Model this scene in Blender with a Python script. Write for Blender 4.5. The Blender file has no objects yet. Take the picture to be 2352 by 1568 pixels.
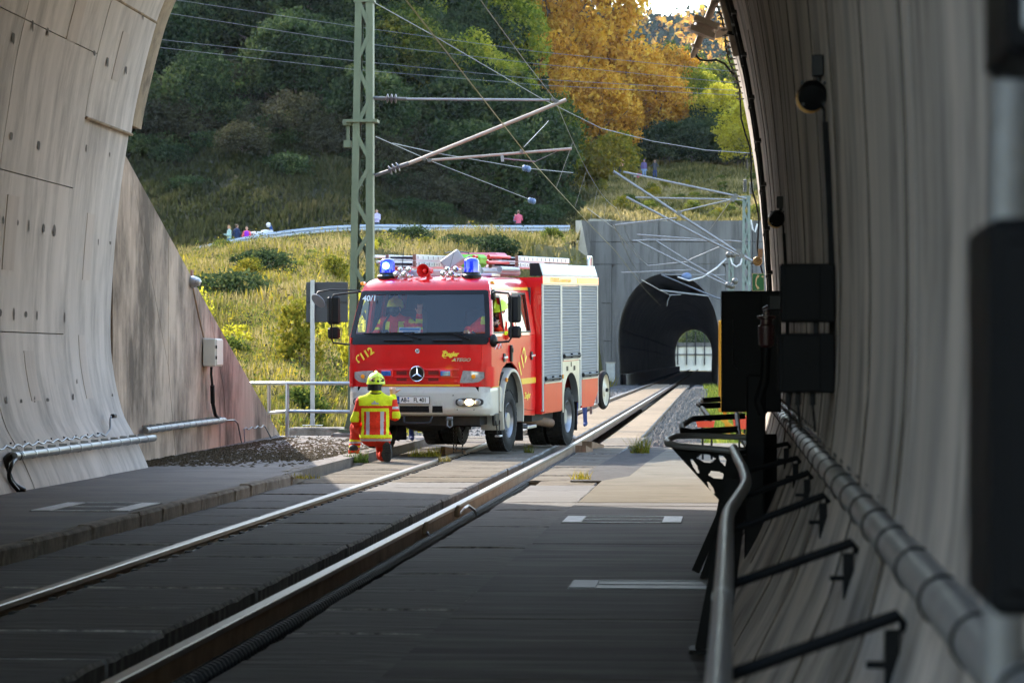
import bpy, math, random
import numpy as np
from mathutils import Vector, Matrix, Euler

R = math.radians
random.seed(7)
rng = np.random.default_rng(7)
sc = bpy.context.scene
COL = sc.collection

# ------------------------------------------------------------------ camera
CAM_H = 1.38
cam_d = bpy.data.cameras.new('camera')
cam_d.lens = 105.5
cam_d.sensor_width = 36.0
cam_d.clip_start = 0.05
cam_d.clip_end = 6000
cam_d.dof.use_dof = True
cam_d.dof.focus_distance = 45.0
cam_d.dof.aperture_fstop = 7.0
cam = bpy.data.objects.new('camera', cam_d)
COL.objects.link(cam)
cam.location = (0, 0, CAM_H)
cam.rotation_euler = (R(90 + 0.385), 0, R(4.2275))
sc.camera = cam

# ------------------------------------------------------------------ world and sun
SUN_AZ = 125.0      # measured from +X towards +Y
SUN_EL = 34.0
wd = bpy.data.worlds.new('World'); sc.world = wd; wd.use_nodes = True
nt = wd.node_tree
bg = nt.nodes['Background']
sky = nt.nodes.new('ShaderNodeTexSky')
sky.sky_type = 'NISHITA'
sky.sun_disc = False
sky.sun_elevation = R(SUN_EL)
sky.sun_rotation = R(90 - SUN_AZ)
sky.air_density = 1.3
sky.dust_density = 0.8
sky.ozone_density = 0.9
nt.links.new(sky.outputs[0], bg.inputs['Color'])
bg.inputs['Strength'].default_value = 0.15
sun_d = bpy.data.lights.new('sun', 'SUN')
sun_d.energy = 2.4
sun_d.angle = R(0.6)
sun_d.color = (1.0, 0.93, 0.82)
sun = bpy.data.objects.new('sun', sun_d)
COL.objects.link(sun)
sdir = Vector((math.cos(R(SUN_AZ)) * math.cos(R(SUN_EL)), math.sin(R(SUN_AZ)) * math.cos(R(SUN_EL)), math.sin(R(SUN_EL))))
sun.rotation_euler = (-sdir).to_track_quat('-Z', 'Y').to_euler()
sc.view_settings.view_transform = 'Standard'
sc.view_settings.look = 'None'
sc.view_settings.exposure = 2.3
sc.view_settings.gamma = 1.0
sc.render.engine = 'CYCLES'
sc.cycles.max_bounces = 8
sc.cycles.diffuse_bounces = 4
sc.cycles.glossy_bounces = 4
sc.cycles.transmission_bounces = 6
sc.cycles.transparent_max_bounces = 8
sc.cycles.caustics_reflective = False
sc.cycles.caustics_refractive = False
sc.cycles.sample_clamp_indirect = 6.0
sc.cycles.use_denoising = True
sc.cycles.use_adaptive_sampling = True
sc.cycles.adaptive_threshold = 0.03

# ------------------------------------------------------------------ survey helper: a point read off the photograph (2352 px wide) at a known distance
_F = 6890.0
_yaw, _pit = R(4.2275), R(0.385)
_cy, _sy, _cp, _sp = math.cos(_yaw), math.sin(_yaw), math.cos(_pit), math.sin(_pit)
_fw = Vector((-_sy * _cp, _cy * _cp, _sp)); _rt = Vector((_cy, _sy, 0)); _up = Vector((_sy * _sp, -_cy * _sp, _cp))
def at(x, y, Y=None, z=None, X=None):
    d = _fw + _rt * ((x - 1176) / _F) - _up * ((y - 784) / _F)
    if Y is not None: t = Y / d.y
    elif z is not None: t = (z - CAM_H) / d.z
    else: t = X / d.x
    return Vector((t * d.x, t * d.y, CAM_H + t * d.z))

# ------------------------------------------------------------------ object helpers
def tag(o, label=None, cat=None, group=None, kind=None):
    if label: o['label'] = label
    if cat: o['category'] = cat
    if group: o['group'] = group
    if kind: o['kind'] = kind
    return o

def thing(name, label, cat, loc=(0, 0, 0), rotz=0.0, group=None):
    o = bpy.data.objects.new(name, None)
    o.empty_display_size = 0.1
    COL.objects.link(o)
    o.location = loc; o.rotation_euler = (0, 0, rotz)
    return tag(o, label, cat, group)

def link(o, parent=None):
    COL.objects.link(o)
    if parent is not None: o.parent = parent
    return o

def dup(root, loc=None, rotz=None, label=None, scale=None):
    r = root.copy(); COL.objects.link(r)
    if loc is not None: r.location = loc
    if rotz is not None: r.rotation_euler = (0, 0, rotz)
    if scale is not None: r.scale = scale
    if label: r['label'] = label
    for ch in root.children:
        c = ch.copy(); COL.objects.link(c); c.parent = r
        for g in ch.children:
            d = g.copy(); COL.objects.link(d); d.parent = c
    return r

def basis(d):
    d = Vector(d).normalized()
    a = Vector((0, 0, 1)) if abs(d.z) < 0.9 else Vector((1, 0, 0))
    x = d.cross(a).normalized(); y = d.cross(x).normalized()
    return x, y, d

class MB:
    """collects shapes, builds one mesh object"""
    def __init__(s): s.v = []; s.f = []; s.m = []; s.mi = 0
    def add(s, vs, fs):
        o = len(s.v); s.v += [tuple(p) for p in vs]
        s.f += [tuple(i + o for i in f) for f in fs]; s.m += [s.mi] * len(fs)
        return s
    def box(s, c, d, rot=None, bev=0.0):
        hx, hy, hz = d[0] / 2, d[1] / 2, d[2] / 2
        b = min(bev, hx * .95, hy * .95, hz * .95)
        if b > 0:
            vs = []; 
            for sx in (-1, 1):
                for sy in (-1, 1):
                    for sz in (-1, 1):
                        vs += [(sx * hx, sy * (hy - b), sz * (hz - b)), (sx * (hx - b), sy * hy, sz * (hz - b)), (sx * (hx - b), sy * (hy - b), sz * hz)]
            def i(sx, sy, sz, k): return ((sx > 0) * 4 + (sy > 0) * 2 + (sz > 0)) * 3 + k
            fs = []
            for q in (-1, 1):
                f = [i(q, -1, -1, 0), i(q, 1, -1, 0), i(q, 1, 1, 0), i(q, -1, 1, 0)]; fs.append(f if q > 0 else f[::-1])
                f = [i(-1, q, -1, 1), i(-1, q, 1, 1), i(1, q, 1, 1), i(1, q, -1, 1)]; fs.append(f if q > 0 else f[::-1])
                f = [i(-1, -1, q, 2), i(1, -1, q, 2), i(1, 1, q, 2), i(-1, 1, q, 2)]; fs.append(f if q > 0 else f[::-1])
            for a in (-1, 1):
                for c2 in (-1, 1):
                    fs.append([i(a, c2, -1, 0), i(a, c2, -1, 1), i(a, c2, 1, 1), i(a, c2, 1, 0)])
                    fs.append([i(a, -1, c2, 0), i(a, 1, c2, 0), i(a, 1, c2, 2), i(a, -1, c2, 2)])
                    fs.append([i(-1, a, c2, 1), i(1, a, c2, 1), i(1, a, c2, 2), i(-1, a, c2, 2)])
                    for e in (-1, 1): fs.append([i(a, c2, e, 0), i(a, c2, e, 1), i(a, c2, e, 2)])
        else:
            vs = [(x, y, z) for x in (-hx, hx) for y in (-hy, hy) for z in (-hz, hz)]
            fs = [(0, 1, 3, 2), (4, 6, 7, 5), (0, 4, 5, 1), (2, 3, 7, 6), (0, 2, 6, 4), (1, 5, 7, 3)]
        if rot is not None:
            m = rot if isinstance(rot, Matrix) else Euler(rot).to_matrix()
            vs = [m @ Vector(p) for p in vs]
        return s.add([(p[0] + c[0], p[1] + c[1], p[2] + c[2]) for p in vs], fs)
    def bar(s, p0, p1, w, h, up=(0, 0, 1), bev=0.0):
        p0, p1 = Vector(p0), Vector(p1); d = p1 - p0; y = d.normalized(); u = Vector(up)
        x = y.cross(u)
        if x.length < 1e-4: x = y.cross(Vector((1, 0, 0)))
        x.normalize(); z = x.cross(y)
        return s.box((p0 + p1) / 2, (w, d.length, h), Matrix((x, y, z)).transposed(), bev)
    def cyl(s, p0, p1, r0, r1=None, n=12, cap=True):
        r1 = r0 if r1 is None else r1
        p0, p1 = Vector(p0), Vector(p1); x, y, _ = basis(p1 - p0)
        vs = []
        for k in range(n):
            a = 2 * math.pi * k / n; q = x * math.cos(a) + y * math.sin(a)
            vs += [p0 + q * r0, p1 + q * r1]
        fs = [(2 * k, 2 * k + 1, (2 * k + 3) % (2 * n), (2 * k + 2) % (2 * n)) for k in range(n)]
        if cap: fs += [tuple(2 * k for k in range(n)), tuple(2 * k + 1 for k in range(n))[::-1]]
        return s.add(vs, fs)
    def tube(s, pts, r, n=8, cap=True, closed=False):
        pts = [Vector(p) for p in pts]; m = len(pts); vs = []; prev = None
        for i, p in enumerate(pts):
            if closed: d = pts[(i + 1) % m] - pts[i - 1]
            else: d = pts[min(i + 1, m - 1)] - pts[max(i - 1, 0)]
            d.normalize()
            if prev is None: x, y, _ = basis(d)
            else:
                x = prev - d * prev.dot(d)
                if x.length < 1e-5: x = basis(d)[0]
                x.normalize(); y = d.cross(x)
            prev = x; rr = r[i] if hasattr(r, '__len__') else r
            vs += [p + x * rr * math.cos(2 * math.pi * k / n) + y * rr * math.sin(2 * math.pi * k / n) for k in range(n)]
        fs = []
        for i in range(m if closed else m - 1):
            a, b = i * n, ((i + 1) % m) * n
            fs += [(a + k, a + (k + 1) % n, b + (k + 1) % n, b + k) for k in range(n)]
        if cap and not closed: fs += [tuple(range(n))[::-1], tuple(range((m - 1) * n, m * n))]
        return s.add(vs, fs)
    def prism(s, poly, vec):
        """poly: 3-D outline, vec: extrusion"""
        n = len(poly); v = Vector(vec)
        vs = [Vector(p) for p in poly]; vs += [p + v for p in vs[:n]]
        fs = [tuple(range(n))[::-1], tuple(range(n, 2 * n))] + [(k, (k + 1) % n, n + (k + 1) % n, n + k) for k in range(n)]
        return s.add(vs, fs)
    def lathe(s, prof, p0, axis, n=20, cap=True):
        """prof: (radius, distance along axis)"""
        p0 = Vector(p0); x, y, d = basis(axis); vs = []
        for r, t in prof:
            vs += [p0 + d * t + (x * math.cos(2 * math.pi * k / n) + y * math.sin(2 * math.pi * k / n)) * r for k in range(n)]
        fs = []
        for i in range(len(prof) - 1):
            fs += [(i * n + k, i * n + (k + 1) % n, (i + 1) * n + (k + 1) % n, (i + 1) * n + k) for k in range(n)]
        if cap: fs += [tuple(range(n))[::-1], tuple(range((len(prof) - 1) * n, len(prof) * n))]
        return s.add(vs, fs)
    def ball(s, c, r, n=12, m=8, rot=None):
        rx, ry, rz = r if hasattr(r, '__len__') else (r, r, r); vs = []
        for i in range(m + 1):
            t = math.pi * i / m
            for k in range(n):
                a = 2 * math.pi * k / n
                p = Vector((rx * math.sin(t) * math.cos(a), ry * math.sin(t) * math.sin(a), rz * math.cos(t)))
                if rot is not None: p = Euler(rot).to_matrix() @ p
                vs.append(p + Vector(c))
        fs = [(i * n + k, (i + 1) * n + k, (i + 1) * n + (k + 1) % n, i * n + (k + 1) % n) for i in range(m) for k in range(n)]
        return s.add(vs, fs)
    def grid(s, rows):
        """rows: list of equal-length point lists"""
        n = len(rows[0]); vs = [p for r in rows for p in r]
        fs = [(i * n + k, i * n + k + 1, (i + 1) * n + k + 1, (i + 1) * n + k) for i in range(len(rows) - 1) for k in range(n - 1)]
        return s.add(vs, fs)
    def mesh(s, name, mat, smooth=None):
        me = bpy.data.meshes.new(name); me.from_pydata(s.v, [], s.f)
        mats = mat if isinstance(mat, (list, tuple)) else [mat]
        for m in mats:
            if m is not None: me.materials.append(m)
        if len(mats) > 1: me.polygons.foreach_set('material_index', s.m)
        me.validate(); 
        import bmesh
        bm = bmesh.new(); bm.from_mesh(me); bmesh.ops.recalc_face_normals(bm, faces=bm.faces); bm.to_mesh(me); bm.free()
        if smooth is not None:
            me.polygons.foreach_set('use_smooth', [True] * len(me.polygons))
            try: me.set_sharp_from_angle(angle=R(smooth))
            except Exception: pass
        me.update()
        return me
    def build(s, name, mat, parent=None, smooth=None, off=None):
        me = s.mesh(name, mat, smooth)
        if off is not None: me.transform(Matrix.Translation(-Vector(off)))
        return link(bpy.data.objects.new(name, me), parent)

def inst(name, me, parent=None, loc=(0, 0, 0), rotz=0.0):
    o = bpy.data.objects.new(name, me); o.location = loc; o.rotation_euler = (0, 0, rotz)
    return link(o, parent)

def text(name, body, size, mat, parent, loc, rot, extrude=0.002, shear=0.0, bold=0.0, align='CENTER', space=1.0, sx=1.0):
    c = bpy.data.curves.new(name, 'FONT'); c.body = body; c.size = size; c.extrude = extrude; c.shear = shear
    c.offset = bold; c.align_x = align; c.align_y = 'CENTER'; c.space_character = space; c.resolution_u = 4
    c.materials.append(mat)
    tmp = bpy.data.objects.new(name, c); me = bpy.data.meshes.new_from_object(tmp); bpy.data.objects.remove(tmp)
    if not me.materials: me.materials.append(mat)
    o = bpy.data.objects.new(name, me); o.location = loc; o.rotation_euler = rot; o.scale = (sx, 1, 1)
    return link(o, parent)

# ------------------------------------------------------------------ materials
MAT = {}
def nd(t, kind, **kw):
    n = t.nodes.new(kind)
    for k, v in kw.items():
        if k in n.inputs.keys() if not isinstance(k, int) else False: n.inputs[k].default_value = v
        else: setattr(n, k, v)
    return n

def M(name, col, rough=0.6, metal=0.0, var=0.0, vscale=3.0, col2=None, bump=0.0, bscale=60.0, coat=0.0, spec=0.5,
      stretch=None, rnd=0.0, emit=None, estr=0.0, trans=0.0, alpha=1.0, dirt=None, dscale=1.2, dlo=.5, dhi=.75, dstretch=None, sub=0.0, coatrough=.04, coatior=1.5):
    """plain procedural surface: base colour + noise variation + stains + fine relief"""
    m = bpy.data.materials.new(name); m.use_nodes = True; t = m.node_tree; L = t.links
    b = t.nodes['Principled BSDF']
    b.inputs['Roughness'].default_value = rough; b.inputs['Metallic'].default_value = metal
    b.inputs['Specular IOR Level'].default_value = spec
    b.inputs['Coat IOR'].default_value = coatior; b.inputs['Coat Weight'].default_value = coat; b.inputs['Coat Roughness'].default_value = coatrough
    b.inputs['Base Color'].default_value = (*col, 1)
    b.inputs['Transmission Weight'].default_value = trans
    b.inputs['Alpha'].default_value = alpha
    if emit is not None:
        b.inputs['Emission Color'].default_value = (*emit, 1); b.inputs['Emission Strength'].default_value = estr
    cur = None
    tc = t.nodes.new('ShaderNodeTexCoord')
    def coords(st):
        if st is None: return tc.outputs['Object']
        mp = t.nodes.new('ShaderNodeMapping'); mp.inputs['Scale'].default_value = st
        L.new(tc.outputs['Object'], mp.inputs['Vector']); return mp.outputs[0]
    def noise(sc_, det=6, st=None, ro=.6):
        n = t.nodes.new('ShaderNodeTexNoise'); n.inputs['Scale'].default_value = sc_; n.inputs['Detail'].default_value = det
        n.inputs['Roughness'].default_value = ro; L.new(coords(st), n.inputs['Vector']); return n.outputs['Fac']
    def ramp(fac, a, b_, c0, c1):
        r = t.nodes.new('ShaderNodeValToRGB'); r.color_ramp.elements[0].position = a; r.color_ramp.elements[1].position = b_
        r.color_ramp.elements[0].color = (*c0, 1); r.color_ramp.elements[1].color = (*c1, 1); L.new(fac, r.inputs[0]); return r.outputs[0]
    if var > 0 or col2 is not None:
        lo = tuple(c * (1 - var) for c in col); hi = col2 if col2 is not None else tuple(min(1, c * (1 + var)) for c in col)
        cur = ramp(noise(vscale, 8, stretch, .65), .3, .7, lo, hi)
    if dirt is not None:
        f = noise(dscale, 8, dstretch, .7)
        mx = t.nodes.new('ShaderNodeMix'); mx.data_type = 'RGBA'
        L.new(ramp(f, dlo, dhi, (0, 0, 0), (1, 1, 1)), mx.inputs['Factor'])
        if cur is not None: L.new(cur, mx.inputs[6])
        else: mx.inputs[6].default_value = (*col, 1)
        mx.inputs[7].default_value = (*dirt, 1); cur = mx.outputs[2]
    if rnd > 0:
        oi = t.nodes.new('ShaderNodeObjectInfo'); mr = t.nodes.new('ShaderNodeMapRange')
        mr.inputs['To Min'].default_value = 1 - rnd; mr.inputs['To Max'].default_value = 1 + rnd; L.new(oi.outputs['Random'], mr.inputs[0])
        mx = t.nodes.new('ShaderNodeMix'); mx.data_type = 'RGBA'; mx.blend_type = 'MULTIPLY'; mx.inputs['Factor'].default_value = 1
        if cur is not None: L.new(cur, mx.inputs[6])
        else: mx.inputs[6].default_value = (*col, 1)
        cb = t.nodes.new('ShaderNodeCombineColor')
        for i in range(3): L.new(mr.outputs[0], cb.inputs[i])
        L.new(cb.outputs[0], mx.inputs[7]); cur = mx.outputs[2]
    if cur is not None: L.new(cur, b.inputs['Base Color'])
    if bump > 0:
        bp = t.nodes.new('ShaderNodeBump'); bp.inputs['Strength'].default_value = bump; bp.inputs['Distance'].default_value = .02
        L.new(noise(bscale, 5, stretch), bp.inputs['Height']); L.new(bp.outputs[0], b.inputs['Normal'])
    MAT[name] = m
    return m

def leaf_mat(name, c1, c2, c3, trans=0.45, vs=0.35):
    """foliage: colour differs from clump to clump and leaf to leaf, lets light through"""
    m = bpy.data.materials.new(name); m.use_nodes = True; t = m.node_tree; L = t.links
    t.nodes.remove(t.nodes['Principled BSDF'])
    out = t.nodes['Material Output']
    ge = t.nodes.new('ShaderNodeNewGeometry'); tc = t.nodes.new('ShaderNodeTexCoord'); oi = t.nodes.new('ShaderNodeObjectInfo')
    n = t.nodes.new('ShaderNodeTexNoise'); n.inputs['Scale'].default_value = vs; n.inputs['Detail'].default_value = 3
    ad = t.nodes.new('ShaderNodeVectorMath'); ad.operation = 'ADD'
    L.new(tc.outputs['Object'], ad.inputs[0]); L.new(oi.outputs['Location'], ad.inputs[1]); L.new(ad.outputs[0], n.inputs['Vector'])
    mx = t.nodes.new('ShaderNodeMath'); mx.operation = 'MULTIPLY_ADD'; mx.inputs[1].default_value = .45
    L.new(ge.outputs['Random Per Island'], mx.inputs[0]); 
    sb = t.nodes.new('ShaderNodeMath'); sb.operation = 'MULTIPLY_ADD'; sb.inputs[1].default_value = 1.5; sb.inputs[2].default_value = -.5
    L.new(n.outputs['Fac'], sb.inputs[0]); L.new(sb.outputs[0], mx.inputs[2])
    r = t.nodes.new('ShaderNodeValToRGB'); e = r.color_ramp.elements
    e[0].position = .15; e[0].color = (*c1, 1); e[1].position = .85; e[1].color = (*c3, 1)
    q = e.new(.5); q.color = (*c2, 1)
    L.new(mx.outputs[0], r.inputs[0])
    d = t.nodes.new('ShaderNodeBsdfDiffuse'); tr = t.nodes.new('ShaderNodeBsdfTranslucent'); ms = t.nodes.new('ShaderNodeMixShader')
    ms.inputs[0].default_value = trans
    L.new(r.outputs[0], d.inputs[0]); L.new(r.outputs[0], tr.inputs[0]); L.new(d.outputs[0], ms.inputs[1]); L.new(tr.outputs[0], ms.inputs[2])
    L.new(ms.outputs[0], out.inputs[0])
    MAT[name] = m
    return m
# ------------------------------------------------------------------ surface materials
M('lining', (.61, .545, .50), .85, var=.16, vscale=1.3, stretch=(1, 2.2, .35), bump=.25, bscale=22, dirt=(.27, .235, .21), dscale=1.1, dlo=.47, dhi=.74, dstretch=(1, 1.6, .4), rnd=.05)
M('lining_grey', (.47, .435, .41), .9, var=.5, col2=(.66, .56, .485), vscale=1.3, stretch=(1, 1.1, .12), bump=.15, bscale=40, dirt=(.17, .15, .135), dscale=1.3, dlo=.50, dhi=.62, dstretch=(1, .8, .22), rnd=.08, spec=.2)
M('wing', (.46, .345, .26), .92, var=.20, vscale=2.2, stretch=(1, 2.2, .3), bump=.4, bscale=26, dirt=(.14, .105, .078), dscale=.75, dlo=.43, dhi=.60, dstretch=(1, .9, .5), rnd=.06, spec=.15)
M('chamfer', (.33, .25, .16), .9, var=.3, vscale=3, bump=.4, dirt=(.08, .055, .035), dscale=2.2, dlo=.5, dhi=.7)
M('patch', (.56, .485, .435), .88, var=.12, vscale=2, stretch=(1, 2, .4), rnd=.08)
M('stain', (.11, .09, .075), .9)
M('joint', (.07, .06, .052), .95)
M('walk', (.135, .108, .088), .7, var=.25, vscale=1.2, stretch=(.5, 3, 1), bump=.3, bscale=30, dirt=(.07, .06, .055), dscale=.9, dlo=.45, dhi=.7, spec=.15)
M('slab', (.145, .135, .128), .8, var=.55, vscale=3.5, stretch=(.35, 3, 1), bump=.35, bscale=24, dirt=(.055, .05, .048), dscale=2.2, dlo=.45, dhi=.7, dstretch=(.5, 4, 1), rnd=.12, spec=.12)
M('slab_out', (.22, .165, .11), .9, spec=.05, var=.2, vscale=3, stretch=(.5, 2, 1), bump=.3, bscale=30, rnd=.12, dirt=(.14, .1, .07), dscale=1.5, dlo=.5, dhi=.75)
M('slab_edge', (.26, .24, .22), .85, var=.6, vscale=7, dirt=(.06, .055, .05), dscale=5, dlo=.45, dhi=.6)
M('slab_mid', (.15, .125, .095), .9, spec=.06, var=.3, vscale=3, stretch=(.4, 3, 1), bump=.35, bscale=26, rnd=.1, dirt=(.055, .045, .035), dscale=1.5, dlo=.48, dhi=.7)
M('floor', (.125, .115, .110), .8, var=.5, vscale=1.5, stretch=(.35, 3, 1), bump=.25, bscale=20, dirt=(.052, .047, .048), dscale=.7, dlo=.45, dhi=.7, dstretch=(.6, 3, 1), spec=.12)
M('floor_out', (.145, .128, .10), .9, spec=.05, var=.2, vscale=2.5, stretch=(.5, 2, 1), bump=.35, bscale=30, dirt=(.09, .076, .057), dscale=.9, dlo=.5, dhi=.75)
M('asphalt', (.075, .068, .062), .9, spec=.05, var=.3, vscale=6, bump=.5, bscale=60)
M('trough', (.05, .045, .042), .95, var=.3, vscale=5, bump=.3)
M('kerb', (.27, .23, .19), .9, spec=.1, var=.3, vscale=4, bump=.4, bscale=30, dirt=(.10, .08, .06), dscale=3, dlo=.45, dhi=.7, rnd=.1)
M('rail_head', (.22, .185, .155), .42, metal=.9, var=.15, vscale=3, stretch=(6, .3, 1))
M('rail_rust', (.30, .205, .135), .75, var=.3, vscale=4, bump=.2, spec=.2)
M('rubber', (.007, .007, .008), .6, spec=.3)
M('rubber_out', (.16, .12, .09), .8, var=.3, vscale=8)
M('white_paint', (.62, .62, .64), .6, var=.2, vscale=9, dirt=(.25, .25, .26), dscale=5, dlo=.5, dhi=.8)
M('worn_paint', (.20, .21, .22), .6, var=.5, vscale=5, stretch=(1, 6, 1))
M('galv', (.36, .37, .385), .42, metal=.75, var=.18, vscale=4)
M('steel_dark', (.022, .022, .024), .5, metal=.3)
M('black', (.004, .004, .0045), .6, spec=.12)
M('blackmetal', (.008, .008, .009), .5, spec=.25)
M('grey_pvc', (.19, .195, .205), .38, var=.1, vscale=3)
M('box_beige', (.55, .51, .44), .5, var=.06, vscale=2, dirt=(.3, .26, .2), dscale=3, dlo=.6, dhi=.9)
M('moss', (.040, .028, .014), .95, spec=.05, var=.5, vscale=5, col2=(.075, .052, .026))

# ------------------------------------------------------------------ near tunnel
Y_END = 37.3
PROF_L = [(-7.29, -.3), (-7.29, 0), (-7.48, .45), (-7.65, .8), (-7.78, 1.5), (-7.77, 2.36), (-7.68, 3.4), (-7.58, 4.1), (-7.50, 4.6), (-7.32, 5.35), (-7.14, 5.9), (-6.85, 6.4), (-6.3, 6.9), (-5.5, 7.3), (-4.5, 7.53)]
PROF_R = [(-3.6, 7.6), (-2.7, 7.53), (-1.75, 7.3), (-1.0, 6.9), (-.5, 6.4), (-.21, 5.9), (-.06, 5.35), (.10, 4.7), (.21, 4.1), (.31, 3.4), (.385, 2.5), (.42, 1.7), (.40, 1.1), (.31, .7), (.14, .3), (-.02, 0), (-.02, -.3)]
PROF = PROF_L + PROF_R
def catmull(pts, k=3):
    out = []
    for i in range(len(pts) - 1):
        p0, p1, p2, p3 = pts[max(i - 1, 0)], pts[i], pts[i + 1], pts[min(i + 2, len(pts) - 1)]
        for j in range(k):
            t = j / k
            out.append(tuple(.5 * (2 * p1[d] + (p2[d] - p0[d]) * t + (2 * p0[d] - 5 * p1[d] + 4 * p2[d] - p3[d]) * t * t + (3 * p1[d] - p0[d] - 3 * p2[d] + p3[d]) * t ** 3) for d in range(len(p1))))
    out.append(tuple(pts[-1])); return out
PC = catmull(PROF, 4)
def pnormal(i):
    a = PC[max(i - 1, 0)]; b = PC[min(i + 1, len(PC) - 1)]
    t = Vector((b[0] - a[0], b[1] - a[1])).normalized(); return Vector((-t.y, t.x))      # outward
def wallx(z, side):
    rng_ = PC[:len(PROF_L) * 4] if side < 0 else PC[len(PROF_L) * 4:]
    q = sorted(rng_, key=lambda p: p[1]); return float(np.interp(z, [p[1] for p in q], [p[0] for p in q]))

tunnel = thing('tunnel_lining', 'curved beige concrete tunnel lining framing the view on both sides', 'tunnel')
def lining_panel(y0, y1, i0, i1, mat, off=0.0, th=.2, g=.006):
    mb = MB(); rows = []
    for y in (y0 + g * 2.2, y1 - g * 2.2):
        for o in (off, off + th):
            rows.append([(PC[i][0] + pnormal(i).x * o, y, PC[i][1] + pnormal(i).y * o) for i in range(i0, i1 + 1)])
    # shrink arc ends by the joint
    for r in rows:
        a, b = Vector(r[0]), Vector(r[1]); r[0] = tuple(a + (b - a).normalized() * g)
        a, b = Vector(r[-1]), Vector(r[-2]); r[-1] = tuple(a + (b - a).normalized() * g)
    mb.grid([rows[0], rows[2], rows[3], rows[1], rows[0]])
    n = len(rows[0])
    mb.add([r[0] for r in (rows[0], rows[2], rows[3], rows[1])], [(0, 1, 2, 3)])
    mb.add([r[-1] for r in (rows[0], rows[2], rows[3], rows[1])], [(3, 2, 1, 0)])
    return mb.build('lining_panel', mat, tunnel, smooth=40)
def idx(side, z):
    n = len(PROF_L) * 4
    cand = range(0, n) if side < 0 else range(n, len(PC))
    return min(cand, key=lambda i: abs(PC[i][1] - z))
rings = [37.3, 34.6, 31.0, 25.0, 19.0, 13.0, 7.0, 1.0]  # lining stops short by the camera, left open there to let sky light in
for k in range(len(rings) - 1):
    y1, y0 = rings[k], rings[k + 1]
    lz = [4.25, 5.6] if k == 0 else [1.62, 3.45, 4.9] if k % 2 else [3.45, 4.9]
    cuts = [0] + [idx(-1, z) for z in lz] + [idx(-1, 7.3), idx(1, 7.3)] + [idx(1, z) for z in (5.2,)] + [len(PC) - 1]
    for a, b in zip(cuts[:-1], cuts[1:]):
        right = a >= idx(1, 7.31)
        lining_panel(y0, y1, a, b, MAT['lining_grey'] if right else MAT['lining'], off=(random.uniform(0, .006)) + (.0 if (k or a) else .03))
# outer shell behind the joints
mb = MB(); rows = []
for y in (.8, 37.28):
    rows.append([(PC[i][0] + pnormal(i).x * .20, y, PC[i][1] + pnormal(i).y * .20) for i in range(len(PC))])
rows2 = [[(PC[i][0] + pnormal(i).x * .75, y, PC[i][1] + pnormal(i).y * .75) for i in range(len(PC))] for y in (37.28, .8)]
mb.grid([rows[0], rows[1], rows2[0], rows2[1], rows[0]])
mb.build('outer_shell', MAT['joint'], tunnel, smooth=40)
# weathered brown end band round the mouth (upper part)
mb = MB(); i0, i1 = idx(-1, 4.32), idx(1, 4.32)
rows = [[(PC[i][0] + pnormal(i).x * o_, y, PC[i][1] + pnormal(i).y * o_) for i in range(i0, i1 + 1)] for o_, y in ((.015, 37.31), (.0, 37.40), (.03, 38.0), (.70, 38.0), (.70, 37.31), (.015, 37.31))]
mb.grid(rows); mb.build('mouth_band', MAT['chamfer'], tunnel, smooth=40)
# ledge under the upper lining
mb = MB(); i = idx(-1, 4.25); p = PC[i]
mb.box((p[0] + .0, 35.97, p[1]), (.05, 2.68, .035), bev=.012); mb.build('ledge', MAT['chamfer'], tunnel)
mb = MB(); i = idx(-1, 5.6); p = PC[i]
mb.box((p[0] - .004, 35.97, p[1]), (.035, 2.68, .03), (0, R(-18), 0), bev=.01); mb.build('ledge', MAT['chamfer'], tunnel)
# cast-in patches and tie-hole stains on the left wall
def on_left(y, z, o=0.004):
    i = idx(-1, z); n = pnormal(i); return Vector((PC[i][0] - n.x * o, y, PC[i][1] - n.y * o)), n
for (y, w, z0, z1) in [(31.7, .50, 2.35, 3.05), (32.7, .45, .9, 1.5), (33.2, .5, 4.95, 5.75), (35.75, .42, 2.3, 3.05), (35.8, .40, 4.7, 5.35), (35.6, .36, .95, 1.6)]:
    mb = MB(); pts = []
    for z in np.linspace(z0, z1, 6):
        a, n = on_left(y, z, .006 if y < 34.6 or z > 4.3 else -.026); pts.append([(a.x, y - w / 2, a.z), (a.x, y + w / 2, a.z)])
    mb.grid(pts); inn = [[(p[0] - .02, p[1], p[2]) for p in r] for r in pts]; mb.grid(inn[::-1])
    for s_ in (0, 1): mb.grid([[r[s_] for r in pts], [r[s_] for r in inn]])
    mb.build('cast_patch', MAT['patch'], tunnel)
mb = MB(); rr = random.Random(3)
for z in (1.0, 1.9, 2.9, 3.85, 4.9, 5.7):
    for y in np.arange(29.5, 37.1, .62):
        if rr.random() < .5: continue
        a, n = on_left(y + rr.uniform(-.1, .1), z + rr.uniform(-.05, .05), .003 if y < 34.5 or z > 4.3 else .003)
        h = rr.uniform(.025, .07); w = rr.uniform(.03, .075)
        off = -.036 if (y > 34.6 and z < 4.2) else 0
        pts = [(a.x + off, a.y + w * math.cos(t), a.z + h * math.sin(t) * (1.6 if math.sin(t) < 0 else 1)) for t in np.linspace(0, 2 * math.pi, 9)[:-1]]
        mb.add(pts + [(a.x + off, a.y, a.z)], [(k, (k + 1) % 8, 8) for k in range(8)])
mb.build('tie_hole_stains', MAT['stain'], tunnel)

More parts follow.
